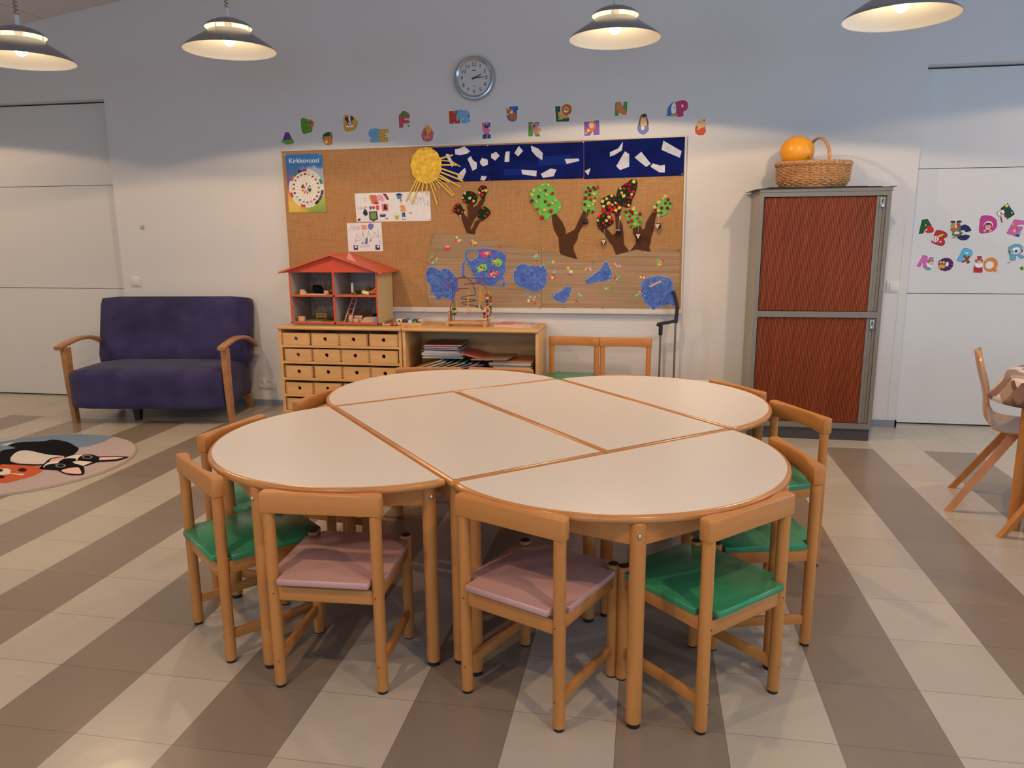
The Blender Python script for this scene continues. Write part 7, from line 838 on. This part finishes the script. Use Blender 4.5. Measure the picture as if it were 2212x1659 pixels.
gb=MB(); gb.sphere((0,0,0.030),0.022,14,9,(1.1,0.7,1)); gb.sphere((0.034,0.01,0.026),0.024,12,8,(1.5,0.7,0.8)); toy('toy_animal',gb,hexm('5A4A40'),(DX1-0.125,DY0+0.16,f1),0.1,'grey brown soft toy in the back of the upper right room')
toy('toy_bed',MB().box((0,0,0.012),(0.07,0.035,0.022),None,0.003),hexm('4A3020'),(XM+0.145,DY0+0.16,f1),0.0,'dark toy bed at the back of the upper right room')
toy('toy_block',MB().box((0,0,0.018),(0.048,0.034,0.036),None,0.004),BLK,(DX0+0.060,DY0+0.05,f0),0.1,'wooden block at the left of the lower left room')
bd=MB(); bd.box((0,0,0.032),(0.082,0.006,0.034)); bd.box((-0.038,0,0.02),(0.006,0.008,0.04)); bd.box((0.038,0,0.02),(0.006,0.008,0.04)); o=toy('toy_bench',bd,hexm('B08A50'),(DX0+0.165,DY0+0.17,f0),0,'yellow toy bench back with three dark holes in the lower left room')
for k in (-1,0,1): MB().cyl((k*0.02,-0.0030,0.034),(k*0.02,-0.0038,0.034),0.005,seg=10).build('hole',DARK,o)
toy('toy_mat',MB().box((0,0,0.0025),(0.13,0.085,0.005)),hexm('6A7A70'),(DX0+0.165,DY0+0.085,f0),0.1,'grey green toy mat on the floor of the lower left room')
toy('toy_mat',MB().box((0,0,0.0025),(0.085,0.07,0.005)),hexm('3A3A2C'),(XM-0.070,DY0+0.13,f0),-0.1,'dark toy mat on the floor of the lower left room')
toy('toy_paper',MB().box((0,0,0.001),(0.07,0.03,0.002)),hexm('D8A89C'),(DX0+0.185,DY0+0.022,f0),0.25,'pink paper scrap at the front of the lower left room')
toy('toy_block',MB().box((0,0,0.014),(0.038,0.024,0.028),None,0.004),BLK,(XM+0.150,DY0+0.035,f0),0.1,'small front wooden block beside the ladder in the lower right room')
toy('toy_block',MB().box((0,0,0.027),(0.030,0.024,0.052),None,0.006),BLK,(XM+0.112,DY0+0.032,f0),-0.2,'upright rounded wooden block beside the ladder in the lower right room')
toy('toy_block',MB().box((0,0,0.036),(0.064,0.022,0.018),None,0.004),BLK,(XM+0.158,DY0+0.068,f0-0.0),0.05,'wooden block lying on others in the lower right room')
toy('toy_block',MB().box((0,0,0.013),(0.05,0.024,0.0262),None,0.004),BLK,(XM+0.160,DY0+0.068,f0),0.05,'wooden block under another one in the lower right room')
toy('toy_block',MB().plate([ccw([(-0.055,0),(0.045,0),(0.040,0.040),(-0.030,0.036)])],-0.017,0.017),BLK,(DX1-0.095,DY0+0.05,f0),0.12,'large slanted wooden block at the right of the lower right room')
toy('toy_table',MB().box((0,0,0.045),(0.11,0.05,0.008)).box((-0.045,0,0.02),(0.008,0.04,0.042)).box((0.045,0,0.02),(0.008,0.04,0.042)),hexm('5A3420'),(XM+0.200,DY0+0.13,f0),0,'dark brown toy table in the lower right room')
hb=MB(); hb.sphere((0,0,0.030),0.030,14,9,(1.1,0.8,1)); hb.sphere((0.012,0,0.062),0.014,12,8); toy('toy_animal',hb,DARK,(DX1-0.055,DY0+0.13,f0),0,'black soft toy at the back of the lower right room')
toy('toy_box',MB().box((0,0,0.022),(0.026,0.02,0.044),None,0.002),hexm('7A9AC0'),(DX1-0.030,DY0+0.022,f0),0,'light blue toy box at the right front of the lower right room')
toy('toy_block',MB().box((0,0,0.045),(0.036,0.02,0.09),None,0.003),hexm('7A5A48'),(XM+0.125,DY0+0.225,f0),0.1,'brown toy wardrobe at the back of the lower right room')
# ------------------------------------------------------------------ shutter cabinet
CX0,CX1,CY0,CY1,CH=0.711,1.508,5.23,5.655,1.655
CG_=mat('cabinet_grey',(0.205,0.195,0.175),0.45,0.4); CGD=mat('cabinet_dark',(0.06,0.056,0.052),0.5); SHUT=mat('shutter_redwood',(0.28,0.062,0.020),0.45,0.3,var=0.16,vs=(60,60,1.2)); CGS=mat('cabinet_side',(0.36,0.325,0.27),0.5)
t=thing('shutter_cabinet','tall grey cabinet with two ribbed red brown roll shutters','cabinet',((CX0+CX1)/2,CY0,0),0,room=True)
def cpart(n,m,*b,bev=0.0): return MB().bb(*b,bev).build(n,m,t,smooth=0)
cpart('plinth',CGD,CX0+0.008,CX1-0.008,CY0+0.012,CY1,0,0.082)
cpart('side_panel',CGS,CX0,CX0+0.022,CY0+0.006,CY1,0.082,CH-0.02); cpart('side_panel',CGS,CX1-0.022,CX1,CY0+0.006,CY1,0.082,CH-0.02)
cpart('back_panel',CGD,CX0+0.022,CX1-0.022,CY1-0.012,CY1,0.082,CH-0.02)
cpart('top_panel',CG_,CX0-0.004,CX1+0.004,CY0-0.004,CY1,CH-0.022,CH,bev=0.002)
zb0,zb1=0.082,0.118; zm0,zm1=0.830,0.868; zt0=CH-0.05
cpart('bottom_rail',CG_,CX0+0.0262,CX1-0.0262,CY0,CY0+0.05,zb0,zb1); cpart('middle_rail',CG_,CX0+0.0262,CX1-0.0262,CY0,CY1-0.014,zm0,zm1); cpart('top_rail',CG_,CX0+0.0262,CX1-0.0262,CY0,CY0+0.05,zt0,CH-0.0222)
for x0,x1 in ((CX0,CX0+0.026),(CX1-0.026,CX1)): cpart('frame_post',CG_,x0,x1,CY0,CY0+0.0058,zb0,CH-0.0222)
for i,(z0,z1,n) in enumerate(((zb1,zm0,'lower'),(zm1,zt0,'upper'))):
    mb=MB(); xa,xb=CX0+0.030,CX1-0.085; N=74; pts=[]
    for k in range(N):
        x=xa+(xb-xa)*k/N; w=(xb-xa)/N; pts+=[(x+w*0.01,CY0+0.0195),(x+w*0.20,CY0+0.0125),(x+w*0.5,CY0+0.0110),(x+w*0.80,CY0+0.0125),(x+w*0.99,CY0+0.0195)]
    lo=[(x,y) for x,y in pts]+[(xb,CY0+0.024),(xa,CY0+0.024)]
    mb.plate([lo],z0+0.004,z1-0.004,axis='z'); o=mb.build('roll_shutter',SHUT,t,smooth=0); o['label']=n+' ribbed red brown roll shutter'
    hp=MB(); hp.bb(CX1-0.084,CX1-0.068,CY0+0.008,CY0+0.03,z0+0.003,z1-0.003); hp.bb(CX1-0.066,CX1-0.046,CY0+0.013,CY0+0.03,z0+0.003,z1-0.003); hp.bb(CX1-0.044,CX1-0.027,CY0+0.010,CY0+0.03,z0+0.003,z1-0.003); hp.build('handle_profile',CG_,t,smooth=0)
    l=MB().bb(CX1-0.064,CX1-0.036,CY0+0.004,CY0+0.013,z1-0.075,z1-0.012,0.003).build('lock_plate',mat('lock_grey',(0.36,0.36,0.35),0.35,0.5,0.5),t)
    MB().bb(CX1-0.053,CX1-0.047,CY0+0.003,CY0+0.0045,z1-0.045,z1-0.022).build('key_slot',DARK,l,smooth=0); MB().cyl((CX1-0.050,CY0+0.006,z1-0.064),(CX1-0.050,CY0-0.010,z1-0.064),0.009,seg=16,bev=0.002).build('lock_knob',STEEL,l)
    MB().bb(CX0+0.022,CX1-0.022,CY0+0.030,CY0+0.034,z0,z1).build('dark_inside',DARK,t,smooth=0)
# flat black cardboard on the cabinet, then basket and ball
for k,(c,dx,dy,w,d,r,l) in enumerate((('171518',-0.01,0.0,0.86,0.43,0.015,'large black cardboard sheet overhanging the cabinet top'),('2A1A1A',0.03,-0.008,0.62,0.40,-0.02,'dark red brown cardboard sheet between the black ones on the cabinet'),('121416',-0.05,-0.004,0.60,0.40,0.03,'smaller black cardboard sheet under the basket'))):
    mb=MB(); n=16; z=0.003
    vs=[];fs=[]
    for i in range(n+1):
        x=-w/2+w*i/n; e=max(0,abs(x)-(0.402 if k==0 else 9)); dz=(-0.25*e if x<0 else 0.12*e)
        for y in (-d/2,d/2): vs+=[(x,y,dz),(x,y,dz+z)]
    for i in range(n):
        a=i*4; fs+=[[a+1,a+5,a+7,a+3],[a,a+2,a+6,a+4],[a,a+4,a+5,a+1],[a+2,a+3,a+7,a+6]]
    fs+=[[0,1,3,2],[n*4,n*4+2,n*4+3,n*4+1]]
    mb.add(vs,fs); tag(mb.build('cardboard_sheet',mat('card_'+c,s2l(c),0.55),None,((CX0+CX1)/2+dx,CY0+0.205+dy,CH+0.0005+0.0034*k),r,smooth=0),l,'cardboard','cardboard sheets on the cabinet')
BX,BY,BZ=1.062,5.415,CH+0.0112
WK=mat('wicker',(0.50,0.26,0.105),0.45,0.5,var=0.35,vs=(70,70,25)); WKD=mat('wicker_stake',(0.40,0.20,0.08),0.5)
t=thing('wicker_basket','oval woven wicker basket with a hoop handle on the brown cabinet','basket',(BX,BY,BZ),math.radians(-4))
def ell(z): k=0.82+0.18*min(1,(z/0.05))**0.6 if z<0.05 else 1.0+0.02*(z-0.05)/0.1; return 0.222*k,0.160*k
bo=MB(); n=44
for j in range(13):
    z=0.007+j*0.0108; a,b=ell(z); pts=[]
    for i in range(n*2):
        an=2*math.pi*i/(n*2); w=0.0055*math.cos(n/2*an*1.0+math.pi*(j%2)); pts.append(((a+w)*math.cos(an),(b+w)*math.sin(an),z))
    bo.tube(pts,0.0056,7,closed=True)
bo.build('woven_body',WK,t)
st=MB()
for i in range(24):
    an=2*math.pi*(i+0.5)/24; st.tube([((ell(z)[0]+0.004)*math.cos(an),ell(z)[1]*math.sin(an),z) for z in (0.003,0.03,0.07,0.11,0.145)],0.0034,6)
st.build('stakes',WKD,t)
rb=MB()
for s in range(3):
    rb.tube([((0.227+0.009*math.cos(14*an+s*2.094))*math.cos(an),(0.165+0.009*math.cos(14*an+s*2.094))*math.sin(an),0.151+0.009*math.sin(14*an+s*2.094)) for an in [2*math.pi*i/168 for i in range(168)]],0.0085,7,closed=True)
rb.build('braided_rim',WK,t); MB().cyl((0,0,0.0),(0,0,0.006),0.15,seg=32).build('basket_base',WKD,t)
hd=MB()
for s in range(3): hd.tube([(0.02-0.055*math.cos(q)*-1+0.006*math.cos(9*q+s*2.1),(0.165+0.005*math.sin(9*q+s*2.1))*math.cos(q)*-1.0,0.150+0.165*math.sin(q)) for q in [math.pi*i/60 for i in range(61)]],0.0062,7)
hd.build('hoop_handle',WK,t)
BALL=mat('orange_ball',(0.84,0.34,0.018),0.35,0.5); t=thing('orange_ball','shiny orange yellow ball resting in the left of the wicker basket','ball',(0.952,5.400,BZ+0.232),0)
MB().sphere((0,0,0),0.108,36,24,(1,1,0.93)).build('ball_skin',BALL,t,smooth=180); MB().cyl((0.055,-0.083,-0.045),(0.057,-0.0875,-0.047),0.003,seg=10).build('valve',DARK,t)
# ------------------------------------------------------------------ trolley, white pouffe
t=thing('hand_trolley','folding hand trolley with two thin metal rods and a bent black handle','trolley',(0.165,5.53,0),0)
for x,z in ((-0.052,0.66),(0.052,0.75)): MB().cyl((x,0,0.06),(x,0,z),0.0075,seg=14).build('rod',mat('dark_chrome',(0.33,0.30,0.26),0.3,0.5,0.9),t)
MB().cyl((-0.052,0,0.655),(-0.052,0,0.735),0.0145,0.015,16,0.003).build('sleeve',BLACK,t)
MB().tube([(-0.075,0,0.722),(-0.070,0,0.738),(-0.05,0,0.740),(0.0,0,0.748),(0.06,0,0.762)],(0.017,0.011),12,flat=(0,0,1)).build('bracket',BLACK,t)
MB().tube(smooth_path([(0.054,0,0.745),(0.056,0,0.80),(0.060,0,0.855),(0.052,0,0.895),(0.040,0,0.935),(0.028,0,0.972)],4),(0.013,0.016),14,flat=(0,1,0)).build('grip',BLACK,t); MB().box((0.022,0,0.962),(0.016,0.022,0.02),None,0.004).build('release_button',BLACK,t)
MB().bb(-0.085,0.085,-0.16,0.02,0.045,0.062,0.004).build('base_plate',CG_,t)
for s in (-1,1): MB().cyl((s*0.11,0.02,0.06),(s*0.090,0.02,0.06),0.06,seg=28,bev=0.006).build('wheel',BLACK,t)
for s in (-1,1): MB().cyl((s*0.07,-0.14,0),(s*0.07,-0.14,0.046),0.012,seg=14).build('front_foot',BLACK,t)
t=thing('white_pouffe','low round white seat, its top just showing behind the back right table','stool',(0.425,5.04,0),0)
MB().lathe([(0,0.360),(0.16,0.360),(0.178,0.367),(0.184,0.380),(0.178,0.393),(0.165,0.398),(0.10,0.395),(0,0.394)],48).build('seat',WHITEP,t); MB().lathe([(0,0),(0.13,0),(0.134,0.01),(0.11,0.16),(0.134,0.345),(0.13,0.36),(0,0.36)],40).build('pedestal',WHITEP,t)
# ------------------------------------------------------------------ adult table with patchwork cloth, plywood chairs
ATX,ATY,AR,AH=2.29,3.71,0.60,0.715
for k,(a0,lab,legs) in enumerate(((math.radians(48),'round adult table half on the far side, under the patchwork cloth',((-0.500,0.030),(0.28,0.45),(0.500,0.03))),(math.radians(228),'round adult table half on the near side, under the patchwork cloth',((0.545,0.030),(0.28,0.45),(-0.545,0.03))))):
    t=thing('half_round_dining_table',lab,'table',(ATX,ATY,0),a0+math.pi*0.74,'adult dining table halves')
    o=[(AR*math.cos(math.pi*i/40),AR*math.sin(math.pi*i/40)+0.001) for i in range(41)]
    MB().plate([o],AH,AH-0.025,axis='z').build('tabletop',EDGE,t,smooth=40)
    for x,y in legs: MB().cyl((x,y,0),(x,y,AH-0.025),0.027,0.027,24,0.003).build('leg',BEECH,t)
    mb=MB()
    for (xa,ya),(xb,yb) in zip(legs,legs[1:]):
        d=Vector((xb-xa,yb-ya)); mb.box(((xa+xb)/2,(ya+yb)/2,AH-0.06),(d.length-0.06,0.02,0.065),math.atan2(d.y,d.x))
    mb.build('apron',BEECH,t)
clm=bpy.data.materials.new('patchwork_cloth'); clm.use_nodes=True; nt=clm.node_tree; b=nt.nodes['Principled BSDF']; b.inputs['Roughness'].default_value=0.45
uv=nt.nodes.new('ShaderNodeUVMap'); mp=nt.nodes.new('ShaderNodeMapping'); mp.inputs['Scale'].default_value=(11,11,1); mp.inputs['Rotation'].default_value=(0,0,0.6); nt.links.new(uv.outputs[0],mp.inputs[0])
vo=nt.nodes.new('ShaderNodeTexVoronoi'); vo.distance='CHEBYCHEV'; vo.inputs['Randomness'].default_value=0.7; vo.inputs['Scale'].default_value=1.0; nt.links.new(mp.outputs[0],vo.inputs['Vector'])
sp=nt.nodes.new('ShaderNodeSeparateColor'); nt.links.new(vo.outputs['Color'],sp.inputs[0]); r=nt.nodes.new('ShaderNodeValToRGB'); r.color_ramp.interpolation='CONSTANT'
for el,(p,c) in zip([r.color_ramp.elements[0],r.color_ramp.elements[1],r.color_ramp.elements.new(0.4),r.color_ramp.elements.new(0.58),r.color_ramp.elements.new(0.8)],((0,'8A6A60'),(0.2,'C8B8B0'),(0.4,'6A4E48'),(0.58,'A88C7C'),(0.8,'D8CCC6'))): el.position=p; el.color=(*s2l(c),1)
nt.links.new(sp.outputs[0],r.inputs[0]); nt.links.new(r.outputs[0],b.inputs['Base Color'])
t=thing('tablecloth','beige and brown patchwork oilcloth draped over the round adult table','tablecloth',(ATX,ATY,0),0)
n=120; rad=[0,0.15,0.3,0.45,0.56,0.60,0.612]; drop=[0.25,0.5,0.75,1.0]; vs=[];fs=[];uvs=[]
def corner(a): return max(0.0,math.cos(2*(a-math.radians(146))))**3
for i in range(n):
    a=2*math.pi*i/n; c=abs(math.cos(2*(a-math.radians(160))))**2; fold=math.sin(9*a+0.6)
    for r_ in rad[1:]: vs.append((r_*math.cos(a),r_*math.sin(a),AH+0.003-(0.006 if r_>0.605 else 0))); uvs.append((r_*math.cos(a),r_*math.sin(a)))
    fl=max(0.0,math.cos(a-math.radians(152)))**14; L=0.095+0.04*c
    for d in drop:
        rr=0.612+0.012*d+(0.015*c+0.016*fold+0.035*fl)*d; vs.append((rr*math.cos(a),rr*math.sin(a),AH-0.003-L*d*(1-0.25*fl))); uvs.append(((0.612+L*d)*math.cos(a),(0.612+L*d)*math.sin(a)))
m=len(rad)-1+len(drop)
for i in range(n):
    j=(i+1)%n
    for k in range(m-1): fs.append([i*m+k,j*m+k,j*m+k+1,i*m+k+1])
vs.append((0,0,AH+0.003)); uvs.append((0,0))
for i in range(n): fs.append([len(vs)-1,((i+1)%n)*m,i*m])
mb=MB(); mb.add(vs,fs); o=mb.build('cloth_sheet',clm,t,smooth=60); uvl=o.data.uv_layers.new(name='UVMap')
for lp in o.data.loops: uvl.data[lp.index].uv=uvs[lp.vertex_index]
sol=o.modifiers.new('thickness','SOLIDIFY'); sol.thickness=0.002; sol.offset=-1
PLY=mat('bent_plywood',(0.56,0.31,0.14),0.3,0.5,var=0.15,vs=(12,12,5))
def make_ply_chair(label,x,y,deg):
    t=thing('plywood_chair',label,'chair',(x,y,0),math.radians(deg),'plywood chairs at the adult table')
    prof=smooth_path([(0,-0.175,0.800),(0,-0.150,0.70),(0,-0.118,0.59),(0,-0.108,0.50),(0,-0.088,0.455),(0,-0.035,0.425),(0,0.06,0.418),(0,0.17,0.428),(0,0.25,0.430),(0,0.285,0.415)],5)
    N=len(prof); W=13; vs=[];fs=[]
    for i,p in enumerate(prof):
        s=i/(N-1); hw=0.150+0.045*min(1,max(0,(s-0.25)/0.25)) if s>0.25 else 0.150+0.012*math.sin(s*6)
        if s<0.08: hw*=math.sqrt(max(0.25,1-((0.08-s)/0.08)**2))
        if s>0.93: hw*=math.sqrt(max(0.3,1-((s-0.93)/0.07)**2))
        q=prof[min(i+1,N-1)]-prof[max(i-1,0)]; nrm=Vector((0,-q.z,q.y)).normalized()
        for th in (0,1):
            for k in range(W):
                u=-1+2*k/(W-1); cup=0.022*u*u*(1 if s<0.5 else 0.5); v=Vector((u*hw,p.y,p.z))+nrm*(0.009*th)+Vector((0,cup if s<0.45 else 0,cup if s>=0.45 else 0)); vs.append(v)
    for i in range(N-1):
        for th in (0,1):
            for k in range(W-1):
                a=i*2*W+th*W+k; fs.append([a,a+1,a+1+2*W,a+2*W])
        for k in (0,W-1): a=i*2*W+k; fs.append([a,a+W,a+3*W,a+2*W])
    for i in (0,N-1):
        for k in range(W-1): a=i*2*W+k; fs.append([a,a+1,a+1+W,a+W])
    mb=MB(); mb.add(vs,fs); mb.build('seat_shell',PLY,t,smooth=50)
    for sx in (-1,1):
        for y0,y1 in ((0.045,-0.205),(0.075,0.285)):
            p0,p1=Vector((sx*0.105,y0,0.425)),Vector((sx*0.205,y1,0.0)); d=(p1-p0)
            MB().loft([[p0+d*f+Vector((a*w,b_*w2,0)) for a,b_ in ((-1,-1),(1,-1),(1,1),(-1,1))] for f,w,w2 in ((0,0.014,0.022),(1,0.012,0.017))]).build('rear_leg' if y1<0 else 'front_leg',BEECH,t,smooth=0)
    mb=MB(); mb.bb(-0.13,0.13,0.03,0.09,0.395,0.414); mb.build('under_seat_bracket',BEECH,t,smooth=0)
    return t
make_ply_chair('bent plywood chair at the round adult table, its back to the wide panelled door',1.80,4.05,-112)
make_ply_chair('bent plywood chair at the right edge, only one splayed leg in the photo',1.915,3.515,-66)
